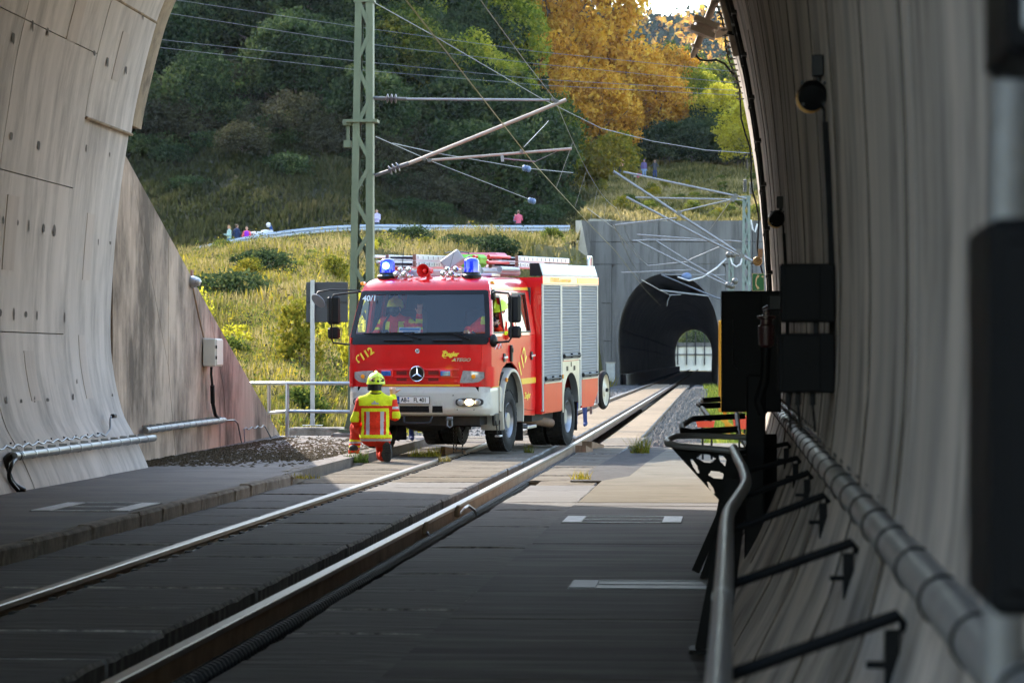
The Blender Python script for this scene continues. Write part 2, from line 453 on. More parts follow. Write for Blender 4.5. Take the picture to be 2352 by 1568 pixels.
# form-board seams on the right wall
rs = random.Random(8); y = 4.3
while y < 36.9:
    mb = MB(); zs = np.linspace(rs.uniform(.05, .5), rs.uniform(3.5, 5.6), 14); w_ = rs.uniform(.003, .006)
    mb.tube([(wallx(z, 1) - .0005, y + .02 * math.sin(z * 1.3 + y), z) for z in zs], w_, 4); mb.build('board_seam', MAT['stain'], tunnel); y += rs.uniform(1.6, 3.6)
# ------------------------------------------------------------------ wing wall left of the mouth
def wingx(Y, z): return -7.80 - .025 * (Y - 37.3) - .0 * z
wing = thing('wing_wall', 'stained triangular concrete wing wall beside the tunnel mouth', 'wall', (-7.44, 37.4, 0))
def wing_panel(poly, name='wall_panel'):
    mb = MB(); f = [(wingx(y, z), y, z) for y, z in poly]
    mb.prism(f, (-.5, 0, 0)); return mb.build(name, MAT['wing'], wing, off=wing.location)
wing_panel([(37.32, -.3), (42.4, -.3), (41.6, 1.3), (38.55, 3.95), (37.32, 4.26)])
wing_panel([(42.43, -.3), (47.6, -.3), (46.9, 1.0), (45.4, 2.19), (41.63, 3.16), (41.63, 1.3)])
wing_panel([(47.63, -.3), (54.6, -.3), (54.2, .0), (45.43, 2.18), (46.93, 1.0)])
wing_panel([(38.58, 3.94), (41.60, 1.32), (41.60, 3.17)])
mb = MB()      # form-board ridges
for y in (39.3, 40.4, 43.6, 44.8, 49.0, 50.3):
    zt = 4.06 * (1 - (y - 37.3) / 17.2) * .9 - .1
    if zt > .3 and 0: mb.bar((wingx(y, 0) + .004, y, 0.02), (wingx(y, zt) + .004, y, zt), .012, .02, up=(0, 1, 0))


# ------------------------------------------------------------------ floors
def slab_sheet(name, poly, z, th, mat, kind='structure'):
    mb = MB(); mb.prism([(x, y, z - th) for x, y in poly], (0, 0, th)); o = mb.build(name, mat); o['kind'] = kind; return o
slab_sheet('trough_floor', [(-5.3, -5), (-1.4, -5), (-1.4, 60), (-5.3, 60)], -.20, .4, MAT['trough'])
walk = slab_sheet('side_walk', [(-7.6, -5), (-5.30, -5), (-5.30, 53.6), (-8.6, 53.6), (-8.6, 50), (-8.1, 37)], .05, .45, MAT['walk'])
fl = slab_sheet('tunnel_floor', [(-1.62, -5), (.3, -5), (.3, 30.9), (-1.62, 30.9)], -.07, .4, MAT['floor'])
fo = slab_sheet('apron', [(-1.60, 30.91), (.55, 30.91), (.55, 53.5), (-1.0, 53.5), (-1.25, 43.2), (-1.32, 38.0), (-1.60, 36.5)], -.066, .4, MAT['floor_out'])
slab_sheet('asphalt_patch', [(-1.99, 36.6), (-1.61, 36.6), (-1.33, 38.1), (-1.26, 43.0), (-1.02, 51.0), (-1.75, 51.0)], -.072, .3, MAT['asphalt'])
# cross joints of the tunnel floor
mb = MB()
for y in (13.7, 16.9, 23.9, 30.2): mb.box((-.7, y, -.0685), (1.8, .02, .003))
mb.build('floor_joints', MAT['joint'], fl)
# kerb stones
rr = random.Random(11)
kb = []
for v in range(4):
    mb = MB(); L_ = .985
    mb.box((0, 0, 0), (.14, L_, .2), bev=.022)
    mb.v = [(x + rr.uniform(-.008, .008), y, z + rr.uniform(-.008, .006)) for x, y, z in mb.v]
    kb.append(mb.mesh('kerb_stone', MAT['kerb']))
for k in range(27):
    y = 9.5 + k * 1.0
    inst('kerb_stone', kb[k % 4], walk, (-5.25 + rr.uniform(-.006, .006), y, -.043 + rr.uniform(-.006, .006)))
for k in range(16):
    y = 36.5 + k * 1.0
    inst('kerb_stone', kb[(k + 1) % 4], walk, (-5.43 + rr.uniform(-.006, .006), y, -.043 + rr.uniform(-.01, .01)))
# moss and grit on the walk outside the mouth
mb = MB()
for k in range(9000):
    y = rr.uniform(37.6, 53); x = rr.uniform(-7.9, -5.6)
    dens = math.exp(-((y - 41.5) / 3.4) ** 2) * .9 + .25 * math.exp(-((y - 48) / 4) ** 2) + (.8 if x < wingx(y, 0) + .5 else 0)
    if y < 40 and x > -6.4: dens *= .3
    if rr.random() > dens or x < wingx(y, 0) + .02: continue
    s_ = rr.uniform(.012, .05); h = rr.uniform(.006, .022); a = rr.uniform(0, 3)
    pts = [(x + s_ * math.cos(a + t), y + 1.6 * s_ * math.sin(a + t), .05) for t in (0, 1.6, 3.1, 4.7)]
    mb.add(pts + [(x, y, .05 + h)], [(0, 1, 4), (1, 2, 4), (2, 3, 4), (3, 0, 4)])
o = mb.build('moss_cover', MAT['moss']); tag(o, 'dark moss and grit on the walk by the wing wall', 'moss', kind='stuff')

# ------------------------------------------------------------------ track
def bend(y):
    d = max(0., y - 46.0); return -.0078 * (d * d / (d + 8.0)) * (1 if y < 560 else 1)
XR, XL = -2.69, -4.19
track = thing('railway_track', 'straight single railway track on concrete slabs with bright rails', 'track', (-3.44, 0, 0))
ys = [-5, 0, 20, 40, 46, 50, 55, 62, 70, 85, 100, 130, 160, 200, 260, 330, 420, 520, 575]
head = [(-.036, -.035), (-.036, -.006), (-.03, 0), (.03, 0), (.036, -.006), (.036, -.035)]
web = [(-.0359, -.035), (-.010, -.052), (-.010, -.145), (-.072, -.160), (-.072, -.172), (.072, -.172), (.072, -.160), (.010, -.145), (.010, -.052), (.0359, -.035)]
for X0 in (XL, XR):
    def shape(ps, closed, nm, mat, par):
        mb = MB(); rows = [[(X0 + bend(y) + a, y, b) for a, b in ps + ([ps[0]] if closed else [])] for y in ys]
        mb.grid(rows); return mb.build(nm, mat, par, off=track.location)
    r = shape(web, False, 'rail', MAT['rail_rust'], track)
    h_ = shape(head, False, 'rail_head', MAT['rail_head'], None)
    h_.parent = r
def slab_mesh(w, l, th, mat, n):
    out = []
    for v in range(n):
        mb = MB(); nx, ny = 4, 7; top = []
        for j in range(ny + 1):
            row = []
            for i in range(nx + 1):
                ex = .010 * rr.random() if i in (0, nx) else 0; ey = .006 * rr.random() if j in (0, ny) else 0
                row.append((-w / 2 + w * i / nx + (ex if i == 0 else -ex), -l / 2 + l * j / ny + (ey if j == 0 else -ey if j == ny else 0), -(.012 * rr.random() if i in (0, nx) and rr.random() < .5 else .001 * rr.random())))
            top.append(row)
        mb.grid(top); ring = [top[0][i] for i in range(nx + 1)] + [top[j][nx] for j in range(1, ny + 1)] + [top[ny][i] for i in range(nx - 1, -1, -1)] + [top[j][0] for j in range(ny - 1, 0, -1)]
        low = [(x * .985, y * .998, -.022) for x, y, z in ring]; bot = [(x * 1.03, y * 1.014, -th) for x, y, z in ring]
        ring2 = [(x * 1.03, y * 1.014, z - .022) for x, y, z in ring]
        for a, b, q in ((ring, ring2, 1), (ring2, bot, 0)): mb.mi = q; mb.grid([a + [a[0]], b + [b[0]]])
        out.append(mb.mesh('track_slab', [mat, MAT['slab_edge']]))
    return out
L = 1.5
mc, ml, mr_ = slab_mesh(1.06, L - .066, .2, MAT['slab'], 4), slab_mesh(.80, L - .066, .17, MAT['slab'], 3), slab_mesh(.78, L - .066, .15, MAT['slab'], 3)
mco, mlo, mro = slab_mesh(1.06, L - .066, .2, MAT['slab_mid'], 3), slab_mesh(.86, L - .066, .17, MAT['slab_mid'], 3), slab_mesh(.70, L - .066, .15, MAT['slab_mid'], 3)
k = 0
y = 7.3
while y < 58:
    out = y > 35
    tr = lambda: (rr.uniform(-.006, .006))
    inst('track_slab', (mco if out else mc)[k % 3], track, (-.075 + tr() + bend(y), y, -.03 + tr() * .6))
    inst('track_slab', (mlo if out else ml)[k % 3], track, (-3.44 + .0 + 2.26 - .0 - .0 + tr() + bend(y) - .0 if False else -1.335 + tr() + bend(y), y + .35, -.06 + tr()))
    if y < 36.0 or y > 52: inst('track_slab', (mro if out else mr_)[k % 3], track, (1.42 + tr() + bend(y), y + .6, -.085 + tr()))
    elif y < 52: inst('track_slab', (mro if out else mr_)[k % 3], track, (1.27 + tr() + bend(y), y + .6, -.085 + tr()))
    y += L; k += 1
# slabs in the open, farther along
mfo, mfr = slab_mesh(.98, 2.96, .15, MAT['slab_out'], 3), slab_mesh(.62, 2.96, .15, MAT['slab_out'], 3)
while y < 192:
    inst('track_slab', mfo[k % 3], track, (.0 + bend(y), y, -.05))
    inst('track_slab', mfr[k % 3], track, (1.38 + bend(y), y, -.09))
    y += 3.0; k += 1
# rubber profiles beside the rails
mb = MB()
y = 9.0
while y < 49.5:
    x0 = XR + .105 + bend(y)
    for t in range(1):
        pts = [(x0 + .042 * math.cos(a), y + .012 * math.sin(2 * a), -.165 + .05 * math.sin(a)) for a in np.linspace(-.2, math.pi + .2, 7)]
        mb.tube(pts, .0165, 5, cap=False)
    y += .105
mb.box((XR + .105, 29, -.20), (.10, 41, .06))
o = mb.build('rubber_profile', MAT['rubber'], track, off=track.location); o['kind'] = 'stuff'
mb = MB(); y = 9.0
while y < 47:
    mb.box((XL + .085, y + .22, -.098), (.05, .40, .075)); mb.box((XL + .085, y + .41, -.070), (.05, .07, .05)); y += .5
o = mb.build('rubber_lip', MAT['rubber'], track, off=track.location); o['kind'] = 'stuff'
mb = MB()
for X0, s_ in ((XR, 1), (XL, 1)):
    y = 50.5
    while y < 190:
        st = .16 if y < 90 else .5
        mb.cyl((X0 + .19 + bend(y), y, -.10), (X0 + .19 + bend(y + st), y + st, -.10), .062, .052, 7, cap=False); y += st
o = mb.build('ribbed_hose', MAT['rubber_out'], track, off=track.location); o['kind'] = 'stuff'
# wooden wedges laid by the rail near the truck's wheels
M('oldwood', (.20, .12, .07), .85, var=.35, vscale=6, stretch=(1, 6, 1), bump=.3)
for n_, (x, y, z, l, rz, lab) in enumerate([(-2.42, 48.6, -.02, .42, 1.35, 'pale timber wedge against the right rail behind the rear wheel'), (-2.36, 50.4, .0, .5, 1.2, 'brown timber wedge farther along the right rail'), (-4.30, 45.9, .03, .34, .5, 'dark timber block by the left rail under the cab')]):
    mb = MB(); mb.prism([(-l / 2, -.09, -.07), (l / 2, -.09, -.07), (l / 2, -.09, -.02), (-l / 2, -.09, .05)], (0, .18, 0))
    o = mb.build('timber_wedge', MAT['oldwood']); o.location = (x, y, z); o.rotation_euler = (0, 0, rz); tag(o, lab, 'wedge', 'timber wedges at the truck')
# rail bonds clipped to the right rail
for n_, (y, lab) in enumerate([(25.6, 'short rail clamp on the near part of the right rail'), (28.6, 'curved earth lead clamped to the right rail')]):
    t = thing('rail_clamp', lab, 'clamp', (XR + .05, y, -.06), 0, 'clamps on the right rail')
    mb = MB(); mb.box((0, 0, 0), (.05, .07, .09), bev=.01); mb.box((.01, 0, .055), (.03, .11, .03), bev=.008); mb.build('clamp', MAT['rail_rust'], t)
    mb = MB(); mb.tube([(.02, .0, -.02), (.06, .12, .03), (.08, .3, .05), (.12, .5, .0), (.13, .62, -.05)] if n_ else [(.02, -.02, -.02), (.04, -.10, -.03), (.06, -.16, -.05)], .014, 6)
    mb.build('earth_lead', MAT['galv'] if n_ else MAT['steel_dark'], t)
# painted pit covers
def pit_cover(x0, x1, y0, y1, z, lab, worn=False):
    t = thing('pit_cover', lab, 'cover', ((x0 + x1) / 2, (y0 + y1) / 2, z), 0, 'painted pit covers in the floor')
    w, d = x1 - x0, y1 - y0; pm = MAT['worn_paint'] if worn else MAT['white_paint']
    mb = MB(); mb.box((0, 0, .002), (w, d, .004)); mb.build('cover_plate', MAT['floor'] if not worn else MAT['worn_paint'], t)
    for s_ in (-1, 1):
        mb = MB(); mb.box((s_ * (w / 2 - .09), 0, .007), (.17, d * .92, .006)); mb.build('end_mark', pm, t)
    for q in (-.5, 0.0, .5):
        mb = MB(); mb.box((0, q * d * .96, .0065), (w - .36, .045, .005)); mb.build('frame_bar', pm, t)
pit_cover(-1.55, -.47, 26.95, 28.1, -.07, 'white framed pit cover on the right floor near the sunlit apron')
pit_cover(-1.06, .03, 19.15, 19.85, -.07, 'worn grey pit cover on the right floor nearest the camera', True)
pit_cover(-6.25, -5.36, 26.3, 27.9, .05, 'white framed pit cover on the left side walk')
# ------------------------------------------------------------------ fire engine
M('red', (.74, .008, .010), .32, coat=.7, coatrough=.03, coatior=1.55, spec=.3, var=.06, vscale=2, dirt=(.42, .035, .03), dscale=2.2, dlo=.56, dhi=.85)
M('red_plain', (.62, .012, .012), .4, coat=.5)
M('ivory', (.50, .465, .40), .38, coat=.4, var=.05, vscale=3, dirt=(.30, .26, .21), dscale=3.5, dlo=.55, dhi=.8)
M('yellow_film', (.85, .52, .03), .4, coat=.3)
M('yellow_letter', (.90, .70, .06), .4)
M('silver_panel', (.34, .345, .355), .4, metal=.3, var=.06, vscale=2)
M('shutter', (.22, .222, .228), .55, spec=.2, metal=.0, var=.05, vscale=3)
M('alu', (.60, .61, .62), .32, metal=.85, var=.1, vscale=5)
M('chrome', (.85, .85, .87), .08, metal=1.0)
M('tyre', (.012, .0115, .011), .8, var=.3, vscale=10, dirt=(.035, .03, .025), dscale=6, dlo=.5, dhi=.8, spec=.25)
M('rim', (.45, .45, .46), .35, metal=.8)
M('darkplastic', (.008, .008, .009), .45, spec=.3)
M('chassis', (.022, .021, .020), .8, dirt=(.06, .045, .035), dscale=5, dlo=.45, dhi=.75)
M('orange_lamp', (.95, .35, .02), .2, coat=.6)
M('blue_lamp', (.01, .03, .55), .12, coat=1.0, emit=(.01, .05, 1.0), estr=.10)
M('blue_lit', (.1, .3, 1.0), .2, emit=(.10, .35, 1.0), estr=6.0)
M('head_lit', (1, .9, .7), .2, emit=(1, .72, .38), estr=3.0)
M('lens', (.42, .42, .42), .12, metal=.3, var=.35, vscale=16, coat=1.0)
M('lens_dark', (.07, .07, .075), .1, metal=.2, coat=1.0)
M('plate_white', (.80, .80, .80), .4)
M('plate_blue', (.01, .06, .40), .4)
M('ink', (.006, .006, .007), .45, spec=.35)
M('white_letter', (.75, .77, .80), .5)
M('interior', (.035, .035, .04), .8)
M('seat', (.05, .05, .06), .9)
M('paper', (.78, .82, .88), .7)
M('paper_blue', (.05, .25, .60), .7)
M('cargo_green', (.20, .62, .06), .7); M('cargo_pink', (.62, .20, .24), .7); M('lamp_grey', (.34, .325, .31), .6)
M('pole_red', (.60, .03, .025), .4); M('brown_end', (.22, .10, .07), .6)
M('hoseend', (.17, .10, .06), .75, var=.3, vscale=6)
def glass_mat(name, tint, refl=1.0):
    m = bpy.data.materials.new(name); m.use_nodes = True; t = m.node_tree; t.nodes.remove(t.nodes['Principled BSDF'])
    a = t.nodes.new('ShaderNodeBsdfTransparent'); a.inputs[0].default_value = (*tint, 1)
    g = t.nodes.new('ShaderNodeBsdfGlossy'); g.inputs['Roughness'].default_value = .02
    f = t.nodes.new('ShaderNodeFresnel'); f.inputs[0].default_value = 1.5
    mu = t.nodes.new('ShaderNodeMath'); mu.operation = 'MULTIPLY'; mu.inputs[1].default_value = refl
    s_ = t.nodes.new('ShaderNodeMixShader'); t.links.new(f.outputs[0], mu.inputs[0]); t.links.new(mu.outputs[0], s_.inputs[0])
    t.links.new(a.outputs[0], s_.inputs[1]); t.links.new(g.outputs[0], s_.inputs[2]); t.links.new(s_.outputs[0], t.nodes['Material Output'].inputs[0])
    MAT[name] = m
glass_mat('windscreen', (.92, .95, .97), 2.0)
glass_mat('side_glass', (.35, .42, .46), 2.2)

TR = thing('fire_engine', 'red fire engine with ivory bumper and blue beacons standing across the rails', 'fire engine', (-4.766, 45.02, 0))
TR.rotation_euler = (R(1.2), 0, R(-10.5))
def tp(name, mb, mat, parent=None, smooth=None): return mb.build(name, mat, parent or TR, smooth)
HW = [(.4, 1.12), (1.7, 1.12), (1.76, 1.115), (2.1, 1.075), (2.44, 1.02), (2.53, .99), (2.60, .94), (2.645, .86), (2.665, .70)]
VF = [(.4, .08), (1.64, .08), (1.76, .11), (2.44, .39), (2.53, .46), (2.60, .56), (2.645, .70), (2.665, .90)]
def lerp_t(tab, x):
    for (a, b), (c, d) in zip(tab[:-1], tab[1:]):
        if x <= c: return b + (d - b) * max(0, (x - a)) / (c - a)
    return tab[-1][1]
def vfront(u, w): return lerp_t(VF, w) + .13 * (min(1, abs(u) / lerp_t(HW, w))) ** 6
def front_panel(name, u0, u1, w0, w1, out, mat, parent=None, th=.03, nu=18, nw=4, taper=0.0):
    mb = MB(); A = []; B = []
    for j in range(nw + 1):
        w = w0 + (w1 - w0) * j / nw; k = 1 - taper * (j / nw)
        us = [u0 * k + (u1 - u0) * k * i / nu for i in range(nu + 1)]
        A.append([(u, vfront(u, w) - out, w) for u in us]); B.append([(u, vfront(u, w) - out + th, w) for u in us])
    mb.grid(A); mb.grid([r[::-1] for r in B])
    for X, Y_ in ((A[0], B[0]), (A[-1], B[-1])): mb.grid([X, Y_])
    for c in (0, -1): mb.grid([[r[c] for r in A], [r[c] for r in B]])
    return tp(name, mb, mat, parent, 50)
def side_poly(name, poly, s_, mat, th=.03, out=0.0, parent=None):
    mb = MB(); f = [(s_ * (lerp_t(HW, w) + out), v, w) for v, w in poly]; n = len(f)
    b = [(x - s_ * th, y, z) for x, y, z in f]
    mb.add(f + b, [tuple(range(n)), tuple(range(n, 2 * n))[::-1]] + [(k, (k + 1) % n, n + (k + 1) % n, n + k) for k in range(n)])
    return tp(name, mb, mat, parent)
def side_frame(name, outer, inner, s_, mat, th=.05, out=0.0, parent=None):
    mb = MB(); n = len(outer)
    g = lambda p, d: (s_ * (lerp_t(HW, p[1]) + out - d), p[0], p[1])
    o0, i0 = [g(p, 0) for p in outer], [g(p, 0) for p in inner]; o1, i1 = [g(p, th) for p in outer], [g(p, th) for p in inner]
    for a, b in ((o0, i0), (i0, i1), (i1, o1), (o1, o0)): mb.grid([a + [a[0]], b + [b[0]]])
    return tp(name, mb, mat, parent)

# --- cab
front_panel('front_shell', -1.115, 1.115, .98, 1.66, 0.0, MAT['red'], th=.05, nw=3)
hood = front_panel('bonnet_flap', -.985, .985, 1.345, 1.632, .018, MAT['red'], nu=20)
front_panel('cowl', -1.06, 1.06, 1.637, 1.765, .022, MAT['darkplastic'])
grille = front_panel('grille', -.70, .70, 1.005, 1.333, .016, MAT['red'], nu=16)
for u0, u1 in ((-.33, -.17), (.17, .33)):
    for w0, w1 in ((1.18, 1.235), (1.09, 1.13)):
        mb = MB(); mb.box(((u0 + u1) / 2, .058, (w0 + w1) / 2), (u1 - u0, .008, w1 - w0)); tp('grille_slot', mb, M('red_slot_shade', (.16, .004, .004), .6) if 'red_slot_shade' not in MAT else MAT['red_slot_shade'], grille)  # shade of the recessed slots painted as darker red plates
mb = MB()
for w in (1.255, 1.145, 1.07): mb.box((0, .056, w), (1.30, .03, .022), bev=.008)
tp('grille_bar', mb, MAT['red'], grille)
front_panel('yellow_stripe', -.66, .66, 1.012, 1.034, .020, MAT['yellow_film'], grille, th=.006, nw=1)
mb = MB(); mb.box((0, .10, .965), (1.9, .06, .07)); tp('bumper_gap', mb, MAT['black'])
# big emblem: ring with three-pointed star
em = MB(); em.lathe([(.0, 0), (.105, 0), (.105, .02), (0, .02)], (0, .030, 1.196), (0, 1, 0), 28, cap=False); emo = tp('emblem_disc', em, MAT['ink'], smooth=40)
mb = MB(); mb.tube([(.112 * math.cos(a), .028, 1.196 + .112 * math.sin(a)) for a in np.linspace(0, 2 * math.pi, 33)[:-1]], .011, 8, closed=True)
for a in (90, 210, 330):
    a = R(a); d = Vector((math.cos(a), 0, math.sin(a))); q = Vector((-d.z, 0, d.x)); c = Vector((0, .022, 1.196))
    mb.add([c + q * .016, c - q * .016, c + d * .108, c + Vector((0, -.014, 0)) ], [(0, 2, 3), (2, 1, 3), (1, 0, 3), (0, 1, 2)])
tp('emblem_star', mb, MAT['chrome'], emo, 40)
mb = MB(); mb.lathe([(0, 0), (.034, 0), (.034, .01), (0, .01)], (0, .055, 1.539), (0, 1, 0), 20, cap=False); bdg = tp('badge', mb, MAT['alu'], smooth=40)
mb = MB(); mb.tube([(.03 * math.cos(a), .053, 1.539 + .03 * math.sin(a)) for a in np.linspace(0, 2 * math.pi, 21)[:-1]], .004, 6, closed=True)
for a in (90, 210, 330): mb.bar((0, .052, 1.539), (.028 * math.cos(R(a)), .052, 1.539 + .028 * math.sin(R(a))), .006, .006)
tp('badge_star', mb, MAT['chrome'], bdg)
# lettering on the bonnet
rt = (R(90), 0, 0)
o = text('lettering', '112', .15, MAT['yellow_letter'], hood, (-.80, .052, 1.495), (R(90), R(-32), 0), bold=.006, space=1.05)
mb = MB(); mb.tube([(-.925, .052, 1.375), (-.955, .05, 1.40), (-.965, .05, 1.43), (-.955, .05, 1.46), (-.935, .052, 1.475)], .009, 6); mb.ball((-.928, .052, 1.372), .016, 8, 6); mb.ball((-.933, .052, 1.476), .014, 8, 6); tp('phone_mark', mb, MAT['yellow_letter'], hood)
text('lettering', 'Ziegler', .098, MAT['yellow_letter'], hood, (.515, .052, 1.49), rt, shear=.25, bold=.004, space=.92)
mb = MB(); mb.tube([(.435 + .04 * math.cos(a), .050, 1.475 + .04 * math.sin(a)) for a in np.linspace(.6, 5.2, 14)], .006, 5); mb.bar((.40, .051, 1.535), (.455, .051, 1.543), .008, .014); tp('letter_mark', mb, MAT['yellow_letter'], hood)
text('lettering', 'ATEGO', .068, MAT['alu'], hood, (.685, .052, 1.405), rt, shear=.35, bold=.002, sx=1.25)
mb = MB(); mb.box((.565, .05, 1.395), (.05, .004, .016)); tp('letter_mark', mb, MAT['yellow_letter'], hood)
# front blue flashers
for s_ in (-1, 1):
    x = -.514 if s_ < 0 else .391
    x += .03 if s_ < 0 else .055
    mb = MB(); mb.box((x, .046, 1.202), (.20, .05, .105), bev=.012); f_ = tp('flasher', mb, MAT['red'])
    mb = MB(); mb.box((x, .018, 1.202), (.155, .02, .074), bev=.008); tp('flasher_lens', mb, M('blue_glass', (.012, .10, .42), .1, coat=1.0) if 'blue_glass' not in MAT else MAT['blue_glass'], f_)
# headlamp clusters (indicator) in the cab corners
for s_ in (-1, 1):
    P_ = [(.71, 1.245), (.90, 1.235), (1.02, 1.22), (1.02, 1.13), (.95, 1.075), (.86, 1.06), (.66, 1.058), (.665, 1.09)]
    mb = MB(); f = [(s_ * u, vfront(u, w) - .02, w) for u, w in P_]; c = (s_ * .84, vfront(.84, 1.15) - .035, 1.15); n = len(f)
    b = [(x, y + .04, z) for x, y, z in f]
    mb.add(f + b + [c], [(k, (k + 1) % n, 2 * n) for k in range(n)] + [(k, (k + 1) % n, n + (k + 1) % n, n + k) for k in range(n)])
    hl = tp('indicator_lamp', mb, MAT['lens'], smooth=50)
    mb = MB(); mb.ball((s_ * .87, vfront(.87, 1.15) - .034, 1.155), (.035, .012, .035)); tp('bulb', mb, MAT['orange_lamp'], hl)
# red corner fairings
for s_ in (-1, 1):
    mb = MB(); rows = []
    for w in (1.0, 1.06, 1.2, 1.26, 1.30):
        rows.append([(s_ * u, vfront(min(u, 1.119), w) - o_, w) for u, o_ in ((1.04, .03), (1.075, .035), (1.115, .02), (1.135, -.03), (1.14, -.12), (1.135, -.35))])
    mb.grid(rows); tp('corner_fairing', mb, MAT['red'], smooth=60)
# bumper
def bumper_outline(w, o_):
    us = np.linspace(-1.10, 1.10, 23); f = [(u, .01 + .16 * (abs(u) / 1.10) ** 7 - o_, w) for u in us]
    return [(-1.115, .62, w)] + [(-1.115 - o_ * .3, .30, w)] + f + [(1.115 + o_ * .3, .30, w)] + [(1.115, .62, w)]
mb = MB(); rows = [bumper_outline(w, o_) for w, o_ in ((.56, -.05), (.575, .0), (.60, .02), (.70, .025), (.73, .01), (.90, .015), (.93, .0), (.995, -.02), (1.0, -.05))]
mb.grid(rows); mb.grid([[(x * .96, y + .08, z) for x, y, z in rows[-1]], rows[-1]]); mb.grid([rows[0], [(x * .96, y + .10, z) for x, y, z in rows[0]]])
bumper = tp('bumper', mb, MAT['ivory'], smooth=45)
for u0, u1, nm in ((-.27, .205, 'air_intake'), (.245, .415, 'air_intake'), (-.48, -.31, 'air_intake')):
    mb = MB(); mb.box(((u0 + u1) / 2, -.005, .665), (u1 - u0, .02, .10), bev=.006); ai = tp(nm, mb, MAT['black'], bumper)
    mb = MB()
    for w in (.64, .665, .69): mb.box(((u0 + u1) / 2, -.0155, w), (u1 - u0 - .03, .006, .006))
    tp('intake_slat', mb, MAT['chassis'], ai)
for s_ in (-1, 1):
    u0 = s_ * .82
    mb = MB(); pts = []
    for a in np.linspace(0, 2 * math.pi, 25)[:-1]:
        ca, sa = math.cos(a), math.sin(a); uu = u0 + .205 * math.copysign(abs(ca) ** .6, ca); ww = .772 + .062 * math.copysign(abs(sa) ** .6, sa)
        pts.append((uu, .005 + .16 * (abs(uu) / 1.10) ** 7 - .035, ww))
    mb.prism(pts, (0, .04, 0)); fg = tp('headlamp', mb, MAT['lens_dark'], bumper, 40)
    for du, lit in ((-.125, 0), (0.005, 1), (.13, 0)):
        x = u0 + du; y_ = .005 + .16 * (abs(x) / 1.10) ** 7 - .042
        mb = MB(); mb.lathe([(0, -.012), (.030, -.010), (.048, 0), (.048, .02)], (x, y_, .772), (0, 1, 0), 16, cap=False)
        if lit and s_ > 0: mb.v = [((a - x) * 1.35 + x, b, c) for a, b, c in mb.v]
        tp('lamp_lens', mb, MAT['head_lit'] if (lit and s_ > 0) else MAT['lens'], fg, 50)
mb = MB()
for u, w in ((.575, .875), (.575, .695), (.64, .66), (.9, .66), (-.575, .875), (-.575, .695)): mb.cyl((u, -.012, w), (u, .0, w), .009, n=8)
tp('bumper_screw', mb, MAT['ink'], bumper)
# number plate
mb = MB(); mb.box((-.045, -.030, .803), (.52, .012, .112), bev=.004); pl = tp('number_plate', mb, MAT['ink'])
mb = MB(); mb.box((-.025, -.0365, .803), (.465, .004, .098)); tp('plate_face', mb, MAT['plate_white'], pl)
mb = MB(); mb.box((-.281, -.0365, .803), (.040, .004, .098)); tp('plate_country_band', mb, MAT['plate_blue'], pl)
text('plate_text', 'D', .035, MAT['white_letter'], pl, (-.281, -.0395, .775), rt, extrude=.0005)
text('plate_text', 'AB', .088, MAT['ink'], pl, (-.19, -.0395, .802), rt, extrude=.0006, bold=.0022, sx=.84)
text('plate_text', 'FL 401', .088, MAT['ink'], pl, (.065, -.0395, .802), rt, extrude=.0006, bold=.0022, sx=.84)
mb = MB(); mb.cyl((-.118, -.039, .79), (-.118, -.041, .79), .017, n=14); tp('plate_seal', mb, MAT['silver_panel'], pl)
mb = MB(); mb.cyl((-.118, -.039, .83), (-.118, -.041, .83), .012, n=12); tp('plate_seal', mb, MAT['plate_blue'], pl)
# windscreen
mb = MB(); rows = []
for j in range(7):
    w = 1.745 + (2.435 - 1.745) * j / 6; hwid = lerp_t(HW, w) - .075
    rows.append([(u, lerp_t(VF, w) + .10 * (abs(u) / lerp_t(HW, w)) ** 4 - .004, w) for u in np.linspace(-hwid, hwid, 13)])
mb.grid(rows); ws = tp('windscreen', mb, MAT['windscreen'], smooth=60)
# black surround of the screen and the A posts
mb = MB()
def scr(u, w, o_=.014): return (u, lerp_t(VF, w) + .10 * (abs(u) / lerp_t(HW, w)) ** 4 - o_, w)
def strip(edge_a, edge_b, th=.03):
    mb.grid([edge_a, edge_b]); mb.grid([[(x, y + th, z) for x, y, z in edge_b], [(x, y + th, z) for x, y, z in edge_a]])
for s_ in (-1, 1):
    ws_ = np.linspace(1.74, 2.445, 8)
    strip([scr(s_ * (lerp_t(HW, w) - .015), w) for w in ws_], [scr(s_ * (lerp_t(HW, w) - .085), w) for w in ws_])
strip([scr(u, 2.395) for u in np.linspace(-.98, .98, 13)], [scr(u, 2.455) for u in np.linspace(-.98, .98, 13)])
strip([scr(u, 1.735) for u in np.linspace(-1.05, 1.05, 13)], [scr(u, 1.80) for u in np.linspace(-1.05, 1.05, 13)])
tp('screen_surround', mb, MAT['ink'], smooth=60)
for s_ in (-1, 1):
    mb = MB(); rows = []
    for w in np.linspace(1.66, 2.46, 9):
        h_ = lerp_t(HW, w); v0 = lerp_t(VF, w) + .10
        rows.append([(s_ * (h_ - .03), v0 - .015, w), (s_ * h_, v0 + .02, w), (s_ * (h_ + .003), v0 + .10, w), (s_ * (h_ - .04), v0 + .10, w), (s_ * (h_ - .05), v0 + .02, w), (s_ * (h_ - .03), v0 - .015, w)])
    mb.grid(rows); tp('a_post', mb, MAT['red'], smooth=50)
text('lettering', '40/1', .125, MAT['white_letter'], ws, (-.83, .315, 2.335), (R(90 - 20), 0, 0), extrude=.001, bold=.002)
